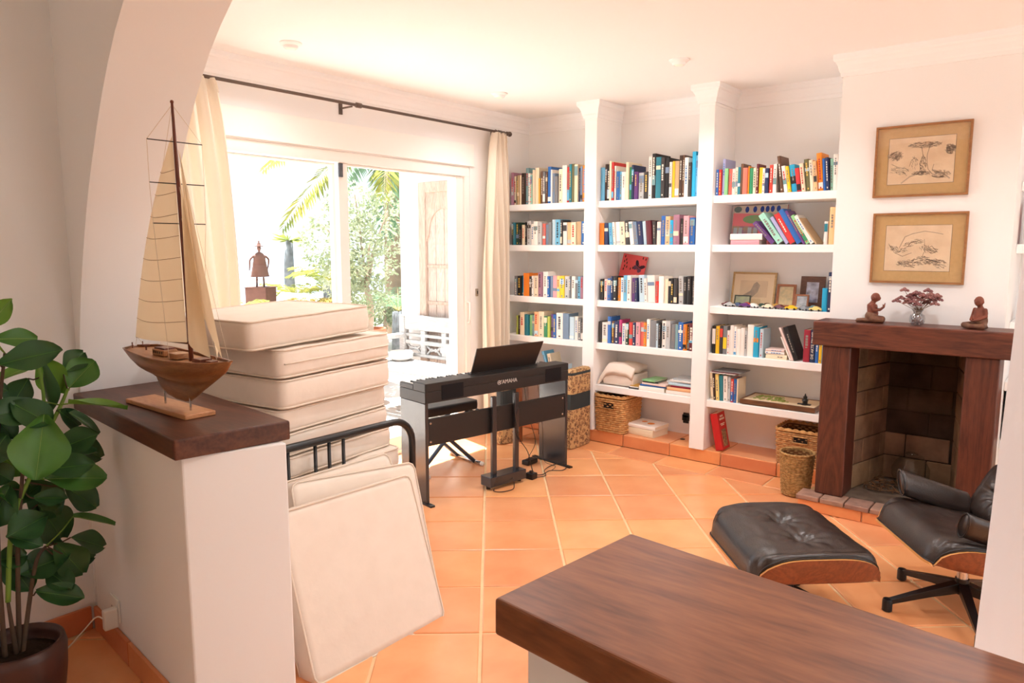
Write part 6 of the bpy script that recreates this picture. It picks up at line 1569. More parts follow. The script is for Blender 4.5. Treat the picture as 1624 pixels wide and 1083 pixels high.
# ------------------------------------------------------------------ lounge chair and ottoman
M_lea = mat('black_leather', (44, 35, 32), 0.30, 0.6, var=0.25, scale=30, col2=(54, 43, 39), bump=0.12, bscale=160)
M_ply = wood('rosewood', (104, 50, 26), (142, 76, 42), axis=0, scale=5, rough=0.4)
M_plyedge = mat('ply_edge', (206, 148, 84), 0.5)
M_pipeb = mat('leather_piping', (24, 22, 24), 0.4)
def shell_pad(parent, W, D, z0, zt, lip, puff, buttons, name, front_drop=0.06, hs=0.085):
    """dished ply shell with a leather pad; local x = width, local y = depth (front at -y)"""
    # shell: bottom sheet with rolled up side wings, highest at mid depth
    def prof(v):  # v in -1..1 along depth
        return hs * max(0.0, 1 - abs(v) ** 4) ** 0.8
    def sh(u, v, off=0.0):
        s = 2 * u - 1; t = 2 * v - 1
        h = prof(t); a = max(0.0, (abs(s) - 0.62) / 0.38)
        hw = W / 2 * (1 - 0.05 * abs(t) ** 4)
        x = math.copysign(min(abs(s), 0.62) / 0.62 * (hw - 0.045) + 0.045 * math.sin(a * PI / 2), s) if abs(s) > 1e-6 else 0
        z = z0 + 0.006 + h * (1 - math.cos(a * PI / 2)) * 1.0 + lip * abs(t) ** 4
        r_ = 0.30; ax_ = min(1.0, abs(x) / hw); cu = max(0, ax_ - (1 - r_)) / r_; cv = max(0, abs(t) - (1 - r_)) / r_; y = t * D / 2
        if cu > 0 and cv > 0:
            q = math.hypot(cu, cv); mm = max(cu, cv) / q
            x = math.copysign((1 - r_ + r_ * cu * mm) * hw, x); y = math.copysign((1 - r_ + r_ * cv * mm) * D / 2, t)
        return Vector((x, y, z + off))
    b = MB(); nu, nv = 28, 20
    b.grid(lambda u, v: sh(u, v, 0), nu, nv, flip=True)
    K = len(b.v)
    inner = []
    for j in range(nv + 1):
        for i in range(nu + 1):
            p = sh(i / nu, j / nv); s = 2 * i / nu - 1; a = max(0.0, (abs(s) - 0.62) / 0.38)
            inner.append(p + Vector((-math.copysign(0.010 * math.sin(a * PI / 2), s) if a > 0 else 0, 0, 0.010 * math.cos(a * PI / 2))))
    b.v += [tuple(p) for p in inner]
    b.f += [tuple(x + K for x in reversed(f)) for f in b.f[:nu * nv]]
    sh_o = b.build('shell', M_ply, parent, smooth=True)
    # pale ply edge round the rim
    n1 = nu + 1; rim = [i for i in range(n1)] + [j * n1 + nu for j in range(1, nv + 1)] + [(nv) * n1 + nu - i for i in range(1, n1)] + [(nv - j) * n1 for j in range(1, nv)]
    e = MB(); m_ = len(rim)
    o_ = [Vector(b.v[k]) for k in rim]; i_ = [Vector(b.v[k + K]) for k in rim]
    e.add(o_ + i_, [(k, (k + 1) % m_, m_ + (k + 1) % m_, m_ + k) for k in range(m_)])
    e.build('ply_edge', M_plyedge, sh_o)
    # pad
    def pad(u, v, top=True):
        s = 2 * u - 1; t = 2 * v - 1
        hw = (W / 2 - 0.014) * (1 - 0.04 * abs(t) ** 4); hd = D / 2 - 0.004
        # superelliptic outline
        r_ = 0.30
        cu = max(0, abs(s) - (1 - r_)) / r_; cv = max(0, abs(t) - (1 - r_)) / r_
        x, y = s * hw, t * hd
        if cu > 0 and cv > 0:
            q = math.hypot(cu, cv); mm = max(cu, cv) / q
            x = math.copysign((1 - r_ + r_ * cu * mm) * hw, s); y = math.copysign((1 - r_ + r_ * cv * mm) * hd, t)
        fall = (1 - abs(s) ** 7) ** 0.42 * (1 - abs(t) ** 5) ** 0.5
        base = z0 + 0.016 + prof(t) * (1 if abs(s) > 0.9 else 0.98 * abs(s) ** 3) + lip * abs(t) ** 4
        zz = max(base, base * 0.0 + (zt - (zt - z0 - 0.03) * (1 - fall)))
        zz = base + (zt - base) * fall
        d = 0.0
        for bx, by in buttons:
            rr = math.hypot(x - bx, (y - by)); d += 0.026 * math.exp(-(rr / 0.035) ** 2) + 0.012 * math.exp(-(rr / 0.10) ** 2)
        wr = 0.0028 * noise.noise(Vector((x * 16, y * 34, 1.3))) + 0.0035 * noise.noise(Vector((x * 6, y * 9, 4.0)))
        for bx, by in buttons:
            dx, dy = x - bx, y - by; rr = math.hypot(dx, dy); ang = math.atan2(dy, dx)
            wr += 0.004 * math.exp(-((rr - 0.05) / 0.05) ** 2) * math.sin(ang * 9 + bx * 40)
        return Vector((x, y, zz - d * fall + wr * fall))
    pb = MB(); pb.grid(lambda u, v: pad(u, v), 52, 52)
    K2 = len(pb.v); n1 = 53
    rim = [i for i in range(n1)] + [j * n1 + 52 for j in range(1, n1)] + [52 * n1 + 52 - i for i in range(1, n1)] + [(52 - j) * n1 for j in range(1, 52)]
    pts = [Vector(pb.v[k]) for k in rim]
    low = [p + Vector((0, 0, -0.012)) for p in pts]
    pb.v += [tuple(p) for p in low]; m_ = len(rim)
    pb.f += [(rim[k], K2 + k, K2 + (k + 1) % m_, rim[(k + 1) % m_]) for k in range(m_)]
    po = pb.build(name, M_lea, parent, smooth=True)
    MB().tube(pts, 0.004, 5, closed=True).build('piping', M_pipeb, po, smooth=True)
    for bx, by in buttons:
        p = pad((bx / (W / 2 - 0.014) + 1) / 2, (by / (D / 2 - 0.004) + 1) / 2)
        MB().ball(p, (0.009, 0.009, 0.005), 10, 6).build('button', M_lea, po, smooth=True)
    return sh_o
def star_base(parent, hub, n, R, a0, zc, col_top):
    MB().tube([(hub[0], hub[1], zc - 0.02), (hub[0], hub[1], zc + 0.045)], 0.026, 16).build('hub', M_blackm, parent, smooth=False, autosm=True)
    MB().tube([(hub[0], hub[1], zc + 0.045), (hub[0], hub[1], col_top)], 0.022, 16).build('column', M_chrome, parent, autosm=True)
    for k in range(n):
        a = a0 + 2 * PI * k / n; d = Vector((math.cos(a), math.sin(a), 0)); s = Vector((-d.y, d.x, 0)); h = Vector((hub[0], hub[1], 0))
        b = MB(); st_ = [(0.0, zc + 0.035, 0.020, 0.05), (0.45, zc - 0.002, 0.017, 0.034), (1.0, 0.050, 0.012, 0.022)]
        vs = []
        for f, z, w_, t_ in st_:
            p = h + d * (R * f)
            vs += [p - s * w_ + Vector((0, 0, z)), p + s * w_ + Vector((0, 0, z)), p + s * w_ * 0.7 + Vector((0, 0, z - t_)), p - s * w_ * 0.7 + Vector((0, 0, z - t_))]
        fs = [(i * 4 + j, i * 4 + (j + 1) % 4, (i + 1) * 4 + (j + 1) % 4, (i + 1) * 4 + j) for i in range(2) for j in range(4)] + [(0, 3, 2, 1), (8, 9, 10, 11)]
        b.add(vs, fs); lg = b.build('leg', M_blackm, parent, bevel=0.002)
        e = h + d * R
        MB().lathe([(0.016, 0.0), (0.020, 0.004), (0.020, 0.044), (0.017, 0.052), (0.0001, 0.053)], 14, (e.x, e.y, 0)).build('glide', M_blackm, lg, autosm=True)
# ottoman
ot = thing('ottoman', 'black leather ottoman with curved rosewood shell, on the tiles', 'ottoman', (-0.905, 2.955, 0.0), math.radians(-48))
shell_pad(ot, 0.60, 0.53, 0.225, 0.362, 0.0, 0, [(-0.10, 0.0), (0.10, 0.0)], 'pad', hs=0.112)
ot.rotation_euler = (0, 0, math.radians(-48))
star_base(ot, (0, 0), 4, 0.25, math.radians(146.7), 0.075, 0.232)
# lounge chair: local -y faces forward
ca = math.atan2(-0.575, -0.82)      # facing direction
lc = thing('lounge_chair', 'black leather lounge chair with rosewood shell and five-star base', 'chair', (-0.335, 3.38, 0.0), ca + PI / 2)
star_base(lc, (0, 0), 5, 0.30, math.radians(146) - (ca + PI / 2), 0.10, 0.235)
seat = bpy.data.objects.new('seat', None); COL.objects.link(seat); seat.parent = lc; seat.location = (-0.035, -0.024, 0.03); seat.rotation_euler = (math.radians(-11), 0, 0)
XF[seat.name] = Matrix.Identity(4)
shell_pad(seat, 0.58, 0.55, 0.205, 0.335, 0.0, 0, [], 'pad', hs=0.105)
def back_part(nm, z_off, y_off, tilt, W, D, btn):
    e = bpy.data.objects.new(nm, None); COL.objects.link(e); e.parent = lc; e.location = (-0.035, y_off, z_off); e.rotation_euler = (math.radians(tilt), 0, 0)
    XF[e.name] = Matrix.Identity(4)
    shell_pad(e, W, D, -0.05, 0.07, 0.0, 0, btn, 'pad', hs=0.07)
back_part('backrest', 0.425, 0.25, 62, 0.56, 0.31, [(-0.12, 0.0), (0.12, 0.0)])
back_part('headrest', 0.68, 0.36, 68, 0.54, 0.22, [(-0.11, 0.0), (0.11, 0.0)])
for s in (-1, 1):
    def arm(u, v, s=s):
        a = 2 * PI * u; x = -0.035 + s * (0.255 + 0.032 * math.cos(a)); z = 0.455 - 0.10 * v + 0.053 * math.sin(a)
        return (x + s * 0.02 * math.sin(a), -0.135 + 0.30 * v, z)
    b = MB(); b.grid(arm, 20, 14)
    b.f.append(tuple(range(20))); b.f.append(tuple(14 * 21 + i for i in range(20)))
    ao = b.build('armrest', M_lea, lc, smooth=True, merge=0.0003)
    MB().tube([arm(u / 20, 0.0) for u in range(20)], 0.0035, 5, closed=True).build('piping', M_pipeb, ao, smooth=True)
    MB().box(-0.035 + s * 0.26 - 0.02, 0.06, 0.29, -0.035 + s * 0.26 + 0.02, 0.22, 0.34).build('arm_bracket', M_blackm, ao)
for s in (-0.12, 0.12):
    MB().tube([(-0.035 + s, 0.33, 0.42), (-0.035 + s, 0.43, 0.70)], 0.012, 8).build('back_spine', M_blackm, lc, smooth=True)

# white curtain hanging at the right edge, just beyond the counter
rc = thing('white_curtain', 'plain white curtain hanging at the right edge behind the wooden counter', 'curtain', (0.1, 1.32, 0.2))
def wc(u, v):
    x = -0.070 - 0.058 * v ** 1.2 + 0.52 * u
    return (x, 1.34 - 0.05 * x + 0.016 * math.sin(u * 26 + 0.5 * math.sin(3 * v)) , 2.40 - 2.15 * v)
MB().grid(wc, 70, 20).build('fabric', translucent('white_voile', (246, 246, 250), 0.3), rc, world=True, smooth=True)
b = MB(); b.tube([(-0.15, 1.35, 2.41), (0.57, 1.31, 2.41)], 0.012, 8); b.build('hem_rod', M_white, rc, world=True, smooth=True)

# ------------------------------------------------------------------ the terrace outside
M_pave = mat('terrace_stone', (206, 198, 190), 0.8, 0.2, var=0.4, scale=3, col2=(190, 178, 168))
b = MB(); b.box(-11.5, -3.0, -0.5, -4.1, 9.5, -0.03); struct(b.build('terrace_floor', M_pave))
b = MB(); b.box(3.7, -8.0, -0.5, 12.0, 9.5, -0.03); b.box(-11.5, -9.0, -0.5, 3.7, -3.1, -0.03); struct(b.build('added_bounce_ground', M_pave))  # unseen ground added to bounce sunlight in through the side and back windows
b = MB(); b.box(-5.46, 5.0, -0.05, -4.1, 5.30, 3.4); struct(b.build('wall_terrace', mat('render_white', (226, 222, 218), 0.85, 0.2)))
# old carved door leaf on the terrace wall
M_old = wood('weathered_wood', (150, 126, 112), (188, 166, 150), axis=2, scale=7, rough=0.8)
M_old2 = wood('weathered_panel', (160, 138, 126), (198, 178, 166), axis=2, scale=9, rough=0.8)
dd = thing('carved_door', 'weathered brown carved wooden door with arched panel on the terrace wall', 'door', (-4.82, 4.998, 0.45))
x0, x1, z0, z1 = -5.13, -4.50, 0.0, 2.11
b = MB()
for q in ((x0, z0, x0 + 0.09, z1), (x1 - 0.09, z0, x1, z1), (x0 + 0.09, z1 - 0.10, x1 - 0.09, z1), (x0 + 0.09, z0, x1 - 0.09, z0 + 0.1)): b.box(q[0], 4.93, q[1], q[2], 4.998, q[3])
b.build('frame', M_old, dd, world=True, bevel=0.006)
cx_, ra_ = (x0 + x1) / 2, 0.19
pts = [(x0 + 0.09, z1 - 0.10), (x0 + 0.09, 1.55)] + [(cx_ - ra_ * math.cos(a), 1.62 + ra_ * 1.25 * math.sin(a)) for a in [PI * k / 14 for k in range(15)]] + [(x1 - 0.09, 1.55), (x1 - 0.09, z1 - 0.10)]
n_ = len(pts); b = MB(); b.add([(p[0], 4.945, p[1]) for p in pts] + [(p[0], 4.99, p[1]) for p in pts], [tuple(range(n_)), tuple(range(2 * n_ - 1, n_ - 1, -1))] + [(i, (i + 1) % n_, n_ + (i + 1) % n_, n_ + i) for i in range(n_)])
b.build('spandrel', M_old, dd, world=True)
for k in range(4):
    xa = x0 + 0.092 + k * 0.1125
    MB().box(xa, 4.962, 0.1, xa + 0.108, 4.992, 1.9).build('plank', M_old2, dd, world=True, bevel=0.004)
for zz in (0.95, 1.3): MB().box(x0 + 0.09, 4.955, zz, x1 - 0.09, 4.965, zz + 0.03).build('batten', M_old, dd, world=True)
# bench
M_bw = wood('bench_wood', (150, 148, 146), (190, 188, 186), axis=0, scale=7, rough=0.85)
bn = thing('garden_bench', 'weathered grey carved wooden bench on the terrace', 'bench', (-4.75, 4.6, -0.03))
bx0, bx1 = -5.33, -4.16
def bb(nm, *a, **k): return MB().box(*a).build(nm, M_bw, bn, world=True, bevel=0.006)
for x in (bx0, bx1 - 0.07): bb('post', x, 4.84, -0.03, x + 0.07, 4.91, 0.84); bb('leg', x, 4.36, -0.03, x + 0.07, 4.43, 0.62); 
bb('top_rail', bx0 + 0.07, 4.85, 0.70, bx1 - 0.07, 4.90, 0.84)
bb('mid_rail', bx0 + 0.07, 4.855, 0.56, bx1 - 0.07, 4.895, 0.60); bb('back_slat', bx0 + 0.07, 4.86, 0.635, bx1 - 0.07, 4.89, 0.665); bb('low_rail', bx0 + 0.07, 4.855, 0.44, bx1 - 0.07, 4.895, 0.47)
for x in (-5.02, -4.74, -4.46): bb('stile', x - 0.03, 4.857, 0.47, x + 0.03, 4.893, 0.70)
for x in (-5.15, -4.88, -4.60, -4.32):
    for s in (-1, 1): MB().tube([(x - 0.09 * s, 4.875, 0.475), (x - 0.03 * s, 4.872, 0.53), (x + 0.03 * s, 4.872, 0.51), (x + 0.09 * s, 4.875, 0.555)], 0.012, 6).build('scroll', M_bw, bn, world=True, smooth=True)
for k in range(5): bb('seat_plank', bx0, 4.36 + k * 0.098, 0.385, bx1, 4.36 + k * 0.098 + 0.092, 0.415)
bb('apron', bx0 + 0.07, 4.375, 0.30, bx1 - 0.07, 4.40, 0.384)
for x in (bx0, bx1 - 0.07): bb('arm', x - 0.01, 4.30, 0.62, x + 0.08, 4.84, 0.66)
bo = thing('stone_bowl', 'pale stone bowl standing on the garden bench', 'bowl', (-5.18, 4.72, 0.416))
MB().lathe([(0.0001, 0), (0.07, 0), (0.115, 0.03), (0.12, 0.07), (0.105, 0.09), (0.09, 0.085), (0.0001, 0.06)], 24).build('bowl', mat('pale_stone', (222, 216, 210), 0.8), bo, smooth=True)
# terracotta pots
M_pot = mat('pot_terracotta', (172, 112, 84), 0.8, 0.2, var=0.4, scale=6, col2=(150, 94, 70))
def pot(name, label, x, y, r, h, group=None):
    t_ = thing(name, label, 'pot', (x, y, -0.03), group=group)
    MB().lathe([(0.0001, 0), (r * 0.68, 0), (r * 0.92, h * 0.86), (r, h * 0.87), (r, h), (r * 0.88, h), (r * 0.84, h * 0.9), (0.0001, h * 0.88)], 32).build('body', M_pot, t_, autosm=True)
    MB().lathe([(r * 0.85, 0), (0.0001, 0.01)], 20).build('soil', MATS['soil'], t_, loc=(0, 0, h * 0.885))
    return t_
pot('terracotta_pot', 'terracotta pot holding the olive tree beside the bench', -6.35, 5.32, 0.21, 0.52)
pot('terracotta_pot', 'large round terracotta pot in front of the bench arm', -5.62, 4.62, 0.20, 0.42)
pot('terracotta_pot', 'terracotta pot at the terrace edge under the palms', -7.2, 6.05, 0.2, 0.5)
# foliage makers
def leaf_cloud(centers, n, size, rng, droop=0.3):
    b = MB()
    for _ in range(n):
        c, rx, rz = rng.choice(centers)
        while True:
            u = Vector((rng.uniform(-1, 1), rng.uniform(-1, 1), rng.uniform(-1, 1)))
            if u.length < 1: break
        u = u.normalized() * (u.length ** 0.5)
        p = Vector(c) + Vector((u.x * rx, u.y * rx, u.z * rz))
        d = Vector((rng.uniform(-1, 1), rng.uniform(-1, 1), rng.uniform(-0.8, 0.9))).normalized(); s = d.orthogonal().normalized(); s.rotate(Matrix.Rotation(rng.uniform(0, 6.28), 3, d))
        L = size * rng.uniform(0.7, 1.3); w = L * 0.22
        b.add([p, p + d * L * 0.5 + s * w, p + d * L, p + d * L * 0.5 - s * w], [(0, 1, 2, 3)])
    return b
M_olive = translucent('olive_leaf', (136, 148, 114), 0.3, var=0.8, col2=(186, 194, 166), scale=3)
M_bark = mat('olive_bark', (176, 156, 138), 0.9, var=0.5, scale=16, col2=(130, 112, 98))
rng = random.Random(6)
ol = thing('olive_tree', 'silvery olive tree in the terracotta pot beyond the glass door', 'tree', (-6.35, 5.32, 0.44))
MB().tube(sp([(-6.35, 5.32, 0.40), (-6.33, 5.33, 0.8), (-6.36, 5.30, 1.05)]), 0.035, 10).build('trunk', M_bark, ol, world=True, smooth=True)
for e_ in ((-6.6, 4.9, 1.75), (-6.2, 5.5, 1.9), (-6.4, 5.2, 2.1), (-6.5, 5.6, 1.6), (-6.1, 5.15, 1.55)):
    MB().tube(sp([(-6.36, 5.30, 1.02), ((-6.36 + e_[0]) / 2, (5.30 + e_[1]) / 2, (1.05 + e_[2]) / 2 + 0.08), e_]), [0.02 - 0.0012 * i for i in range(13)], 7).build('branch', M_bark, ol, world=True, smooth=True)
leaf_cloud([((-6.5, 4.85, 1.55), 0.26, 0.30), ((-6.2, 5.42, 1.75), 0.36, 0.36), ((-6.4, 5.15, 1.95), 0.30, 0.25), ((-6.4, 5.35, 1.30), 0.36, 0.32), ((-6.2, 5.1, 1.5), 0.25, 0.3), ((-6.35, 5.3, 0.95), 0.26, 0.26), ((-6.45, 5.05, 1.2), 0.26, 0.3)], 5200, 0.055, rng).build('foliage', M_olive, ol, world=True)
M_palm = translucent('palm_leaf', (112, 128, 62), 0.3, var=0.8, col2=(166, 156, 76), scale=2.5)
M_palm2 = translucent('palm_leaf_blue', (104, 136, 104), 0.3, var=0.7, col2=(140, 164, 130), scale=2.5)
M_rib = mat('palm_rib', (180, 172, 110), 0.7)
def frond(parent, base, tip, sag, n, lw, ll, m, rng, name='frond'):
    A, B = Vector(base), Vector(tip); b = MB()
    def at(t): 
        p = A.lerp(B, t); p.z += sag * 4 * t * (1 - t); return p
    side0 = (B - A).cross(Vector((0, 0, 1))).normalized()
    for i in range(n):
        t = 0.12 + 0.88 * i / (n - 1); p = at(t); d = (at(min(1, t + 0.02)) - at(max(0, t - 0.02))).normalized()
        L = ll * (math.sin(PI * min(1, 0.12 + t * 0.86)) ** 0.6) + 0.02
        for s in (-1, 1):
            q = (side0 * s * 0.75 + d * 0.75 + Vector((0, 0, rng.uniform(-0.35, 0.1)))).normalized(); u = q.cross(d).normalized().cross(q).normalized()
            e = p + q * L + Vector((0, 0, -0.22 * L)); w = d * lw
            mid = p + q * L * 0.5 + Vector((0, 0, -0.02 * L))
            b.add([p - w * 0.4, mid - w, e, mid + w], [(0, 1, 2, 3)])
    f_ = b.build(name, m, parent, world=True)
    MB().tube([at(k / 10) for k in range(11)], [0.012 * (1.05 - k / 10) * max(0.4, ll * 2) for k in range(11)], 5).build('rib', M_rib, f_).data.transform(XF[parent.name].inverted())
rng = random.Random(15)
dp = thing('date_palm', 'tall date palm with drooping fronds beyond the terrace', 'palm', (-9.5, 8.6, -2.5))
C0 = Vector((-9.5, 8.55, 3.1))
MB().tube([(-9.5, 8.6, -2.5), (-9.5, 8.58, 0.5), tuple(C0)], [0.22, 0.2, 0.17], 12).build('trunk', mat('palm_trunk', (150, 130, 108), 0.95, var=0.6, scale=8), dp, world=True, smooth=True)
for tp in ((-9.0, 5.75, 2.55), (-8.9, 5.95, 1.75), (-8.7, 6.35, 2.9), (-8.2, 7.2, 2.2), (-8.0, 7.9, 2.6), (-8.4, 7.4, 1.6), (-8.0, 8.9, 2.3), (-8.6, 9.9, 2.6), (-9.8, 10.3, 2.8), (-11, 9.6, 3.2), (-11.0, 7.9, 3.4), (-10.2, 6.6, 3.5), (-8.6, 6.7, 2.2)):
    frond(dp, C0, tp, 0.42 if tp[2] < 3 else 0.6, 54, 0.034, 0.48, rng.choice([M_palm, M_palm2, M_palm2]) if tp[1] > 6.2 else M_palm, rng)
yp = thing('fan_palm', 'slim palm with a spiky crown behind the metal sculpture', 'palm', (-10.0, 6.79, -1.0))
MB().tube([(-10.0, 6.79, -1.0), (-10.0, 6.78, 1.2), (-10.0, 6.80, 1.60)], [0.09, 0.08, 0.055], 12).build('trunk', mat('fan_trunk', (124, 130, 136), 0.95, var=0.6, scale=14, col2=(66, 70, 72)), yp, world=True, smooth=True)
b = MB()
for k in range(46):
    a = rng.uniform(0, 6.28); el = rng.uniform(-0.25, 0.75); L = rng.uniform(0.2, 0.38); p = Vector((-10.0, 6.80, 1.60)); d = Vector((math.cos(a) * math.cos(el), math.sin(a) * math.cos(el), math.sin(el) * 0.7)); s = d.orthogonal().normalized() * 0.014
    b.add([p, p + d * L * 0.5 + s, p + d * L, p + d * L * 0.5 - s], [(0, 1, 2, 3)])
b.build('crown', M_palm, yp, world=True)
def cycad(label, x, y, z, R, n, seed, m=None, up=0.55):
    rg2 = random.Random(seed); t_ = thing('cycad', label, 'plant', (x, y, -0.03))
    MB().tube([(x, y, -0.03), (x, y, z)], [0.11, 0.09], 12).build('trunk', MATS['fan_trunk'], t_, world=True, smooth=True)
    for k in range(n):
        a = 2 * PI * k / n + rg2.uniform(-0.2, 0.2); u = rg2.uniform(0.1, up) 
        frond(t_, (x, y, z), (x + R * math.cos(a), y + R * math.sin(a), z + R * u), 0.16 * R, 22, 0.012, 0.16, m or M_palm, rg2)
cycad('yellow green cycad on a short trunk left of the olive tree', -7.6, 5.75, 1.02, 0.52, 15, 1)
cycad('low golden cycad beneath the taller one at the pane edge', -7.35, 5.30, 0.70, 0.34, 13, 2, translucent('palm_gold', (150, 130, 58), 0.25))
cycad('green cycad beside the metal sculpture', -9.2, 6.35, 0.72, 0.5, 15, 3)
cycad('cycad at the left edge of the window behind the curtain', -6.2, 3.46, 0.80, 0.40, 13, 4)
cycad('dark green cycad right of the olive trunk', -7.6, 6.9, 0.6, 0.6, 13, 7, M_palm2)
def bush(label, x, y, z, r, n, m, seed):
    rg2 = random.Random(seed); t_ = thing('bush', label, 'bush', (x, y, -0.03))
    MB().tube([(x, y, -0.03), (x, y, z)], 0.03, 7).build('stem', M_bark, t_, world=True)
    leaf_cloud([((x, y, z), r, r * 0.8), ((x + r * 0.6, y + r * 0.5, z - r * 0.2), r * 0.7, r * 0.6), ((x - r * 0.5, y + r * 0.6, z - r * 0.1), r * 0.7, r * 0.6)], n, 0.07, rg2).build('foliage', m, t_, world=True)
M_green = translucent('shrub_leaf', (92, 122, 76), 0.3, var=0.7, col2=(140, 160, 108), scale=4)
bush('round green shrub behind the sun lounger', -8.4, 6.55, 0.55, 0.32, 900, M_green, 1)
bush('pale green shrub under the cycad fronds', -8.35, 7.3, 0.55, 0.36, 1100, M_olive, 2)
bush('green shrub beyond the olive tree', -8.3, 8.35, 0.7, 0.45, 1500, M_palm2, 3)
bush('blue green shrub beyond the railing at the left', -9.9, 5.55, 0.45, 0.26, 700, M_palm2, 4)
# metal sculpture on its box
M_rust = mat('rusted_steel', (112, 80, 70), 0.8, 0.2, var=0.6, scale=9, col2=(84, 58, 52))
pd = thing('sculpture_plinth', 'rusty square metal plinth under the standing figure', 'plinth', (-8.0, 5.01, -0.03), math.radians(30))
MB().box(-0.135, -0.135, 0, 0.135, 0.135, 1.035).build('box', M_rust, pd, bevel=0.004)
MB().box(-0.145, -0.145, 1.035, 0.145, 0.145, 1.045).build('top_plate', M_rust, pd)
sc_ = thing('metal_sculpture', 'rusted metal figure in a flared coat and hat outside the window', 'sculpture', (-8.0, 5.01, 1.016))
b = MB(); 
coat = [(0.125, 0.12), (0.115, 0.16), (0.095, 0.25), (0.080, 0.33), (0.082, 0.37), (0.05, 0.405), (0.022, 0.42)]
b.lathe(coat, 14); b.v = [(p[0] * 0.55, p[1], p[2]) for p in b.v]; b.build('coat', M_rust, sc_, autosm=True)
for s in (-1, 1):
    MB().tube([(0, s * 0.045, 0.14), (0, s * 0.05, 0.0)], 0.012, 8).build('leg', M_rust, sc_, smooth=True)
    MB().tube(sp([(0, s * 0.075, 0.375), (0.0, s * 0.125, 0.33), (0.0, s * (0.135 if s < 0 else 0.115), 0.25), (0, s * (0.14 if s < 0 else 0.10), 0.20)]), [0.014 - 0.0004 * i for i in range(19)], 7).build('arm', M_rust, sc_, smooth=True)
blob([T((0, 0, 0.41, 0.014), (0, 0, 0.45, 0.014)), lambda b: b.ball((0, 0, 0.468), (0.026, 0.024, 0.032), 12, 9), lambda b: b.ball((0.024, 0, 0.466), 0.006, 8, 6)], 'head', M_rust, sc_, 0.003, 2)
MB().lathe([(0.0001, 0.490), (0.052, 0.488), (0.054, 0.494), (0.024, 0.500), (0.022, 0.525), (0.010, 0.535), (0.008, 0.555), (0.0001, 0.565)], 16).build('hat', M_rust, sc_, smooth=True)
# sun loungers by the railing
M_slat = mat('lounger_slats', (214, 198, 184), 0.8); M_tow = mat('lounger_fabric', (226, 230, 236), 0.9)
def lounger(label, x, y, rz):
    t_ = thing('sun_lounger', label, 'sun lounger', (x, y, -0.03), rz, group='sun loungers on the terrace')
    for sy in (-0.26, 0.26):
        MB().box(-0.7, sy - 0.02, 0.62, 0.25, sy + 0.02, 0.67).build('rail', M_slat, t_)
        for sx in (-0.6, 0.2): MB().box(sx - 0.025, sy - 0.02, 0, sx + 0.025, sy + 0.02, 0.62).build('leg', M_slat, t_)
    for k in range(13): MB().box(-0.68 + k * 0.07, -0.26, 0.672, -0.63 + k * 0.07, 0.26, 0.688).build('slat', M_slat, t_)
    Mx = Matrix.Translation((0.24, 0, 0.68)) @ Matrix.Rotation(math.radians(-32), 4, 'Y')
    MB().box(0, -0.26, 0, 0.36, 0.26, 0.03, Mx).build('backrest', M_tow, t_)
lounger('sun lounger with raised backrest nearest the sculpture', -7.2, 4.45, math.radians(100))
lounger('sun lounger further along the terrace, back raised', -8.6, 5.45, math.radians(100))
# railing
rl = thing('terrace_railing', 'thin white metal railing along the terrace edge', 'railing', (-10.0, 6.0, -0.03))
for zz in (0.98, 0.5): MB().tube([(-10.6, 1.0, zz), (-10.6, 9.4, zz)], 0.018, 7).build('rail', M_white, rl, world=True)
for k in range(29): MB().tube([(-10.6, 1.0 + k * 0.3, -0.03), (-10.6, 1.0 + k * 0.3, 0.98)], 0.012, 6).build('baluster', M_white, rl, world=True)
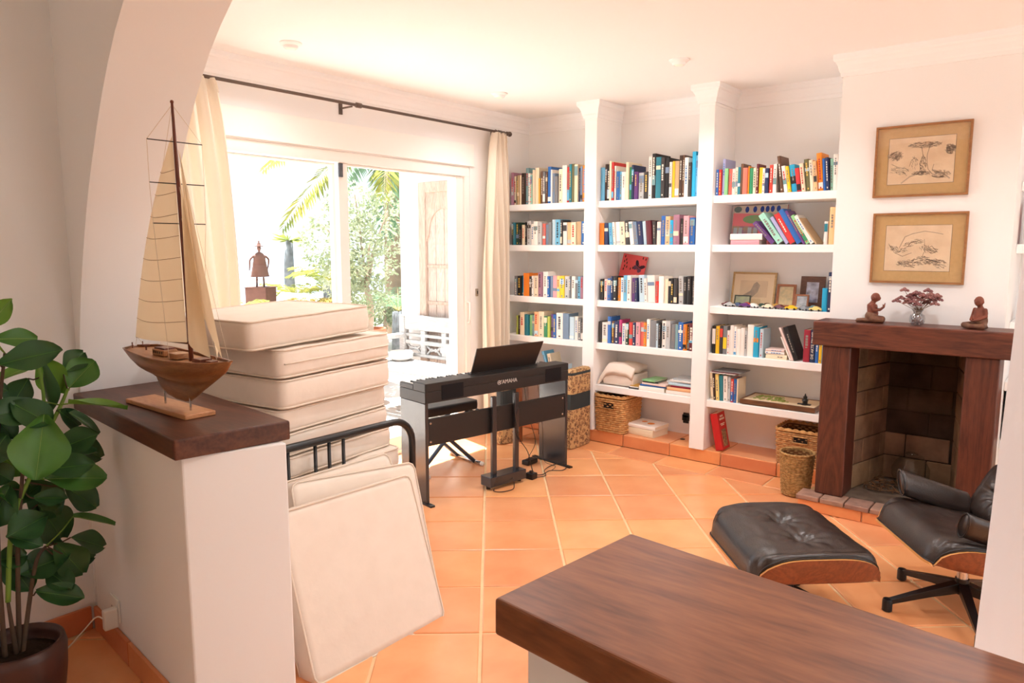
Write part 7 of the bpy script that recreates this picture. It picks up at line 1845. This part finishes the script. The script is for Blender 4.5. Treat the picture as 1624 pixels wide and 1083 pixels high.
# slope, town, sea
M_hill = mat('hillside', (120, 134, 116), 0.95, 0.1, var=0.7, scale=0.05, col2=(152, 158, 144))
b = MB(); b.grid(lambda u, v: (-12 - 388 * u, -120 + 460 * v, -6 - 26 * u + 3 * noise.noise(Vector((u * 14, v * 14, 0)))), 30, 30)
struct(b.build('hillside', M_hill, smooth=True))
b = MB(); b.box(-3600, -2600, -40, -380, 3600, -36); struct(b.build('sea', mat('sea_water', (140, 168, 190), 0.25, 0.5)))
rng = random.Random(44)
M_house = mat('house_wall', (232, 230, 226), 0.9); M_hroof = mat('house_roof', (206, 176, 158), 0.9); M_hwin = mat('house_window', (150, 164, 176), 0.4)
def slope_z(x): return -6 - 26 * ((-12 - x) / 388)
WORDS = ['leftmost', 'second from left', 'third from left', 'fourth from left', 'fifth from left', 'rightmost']
for i, (az, d) in enumerate(((25.5, 120), (28.2, 90), (30.6, 140), (33.0, 100), (35.6, 150), (38.2, 110))):
    a_ = math.radians(az); x = -d * math.cos(a_); y = d * math.sin(a_); w, h = rng.uniform(5, 8), rng.uniform(4, 6)
    h_ = thing('house', 'small pale distant house on the slope, %s of the six' % WORDS[i], 'house', (x, y, slope_z(x) - 1.5), rng.uniform(0, 1.5), group='distant houses on the slope')
    MB().box(-w / 2, -w / 2, 0, w / 2, w / 2, h).build('walls', M_house, h_)
    MB().add([(-w * .55, -w * .55, h), (w * .55, -w * .55, h), (w * .55, w * .55, h), (-w * .55, w * .55, h), (0, 0, h + 1.2)], [(0, 1, 4), (1, 2, 4), (2, 3, 4), (3, 0, 4), (3, 2, 1, 0)]).build('roof', M_hroof, h_)
    for sx in (-0.25, 0.25):
        MB().box(w * sx - 0.5, -w / 2 - 0.05, h * 0.45, w * sx + 0.5, -w / 2 + 0.05, h * 0.72).build('window', M_hwin, h_); MB().box(w / 2 - 0.05, w * sx - 0.5, h * 0.45, w / 2 + 0.05, w * sx + 0.5, h * 0.72).build('window', M_hwin, h_)
for i, (az, d) in enumerate(((26.5, 60), (29.5, 52), (32.0, 66), (34.5, 56), (37.0, 64), (40.0, 58))):
    a_ = math.radians(az); x = -d * math.cos(a_); y = d * math.sin(a_); r = rng.uniform(1.0, 1.4)
    t_ = thing('far_tree', 'blue green tree down on the slope, %s of the six' % WORDS[i], 'tree', (x, y, slope_z(x) - 1), group='distant trees on the slope')
    MB().tube([(0, 0, 0), (0, 0, 2.5)], 0.2, 7).build('trunk', M_bark, t_)
    leaf_cloud([((0, 0, 3.4), r, r * 0.9), ((r * .3, 0, 2.8), r * .7, r * .6)], 420, 0.6, rng).build('crown', M_palm2, t_)
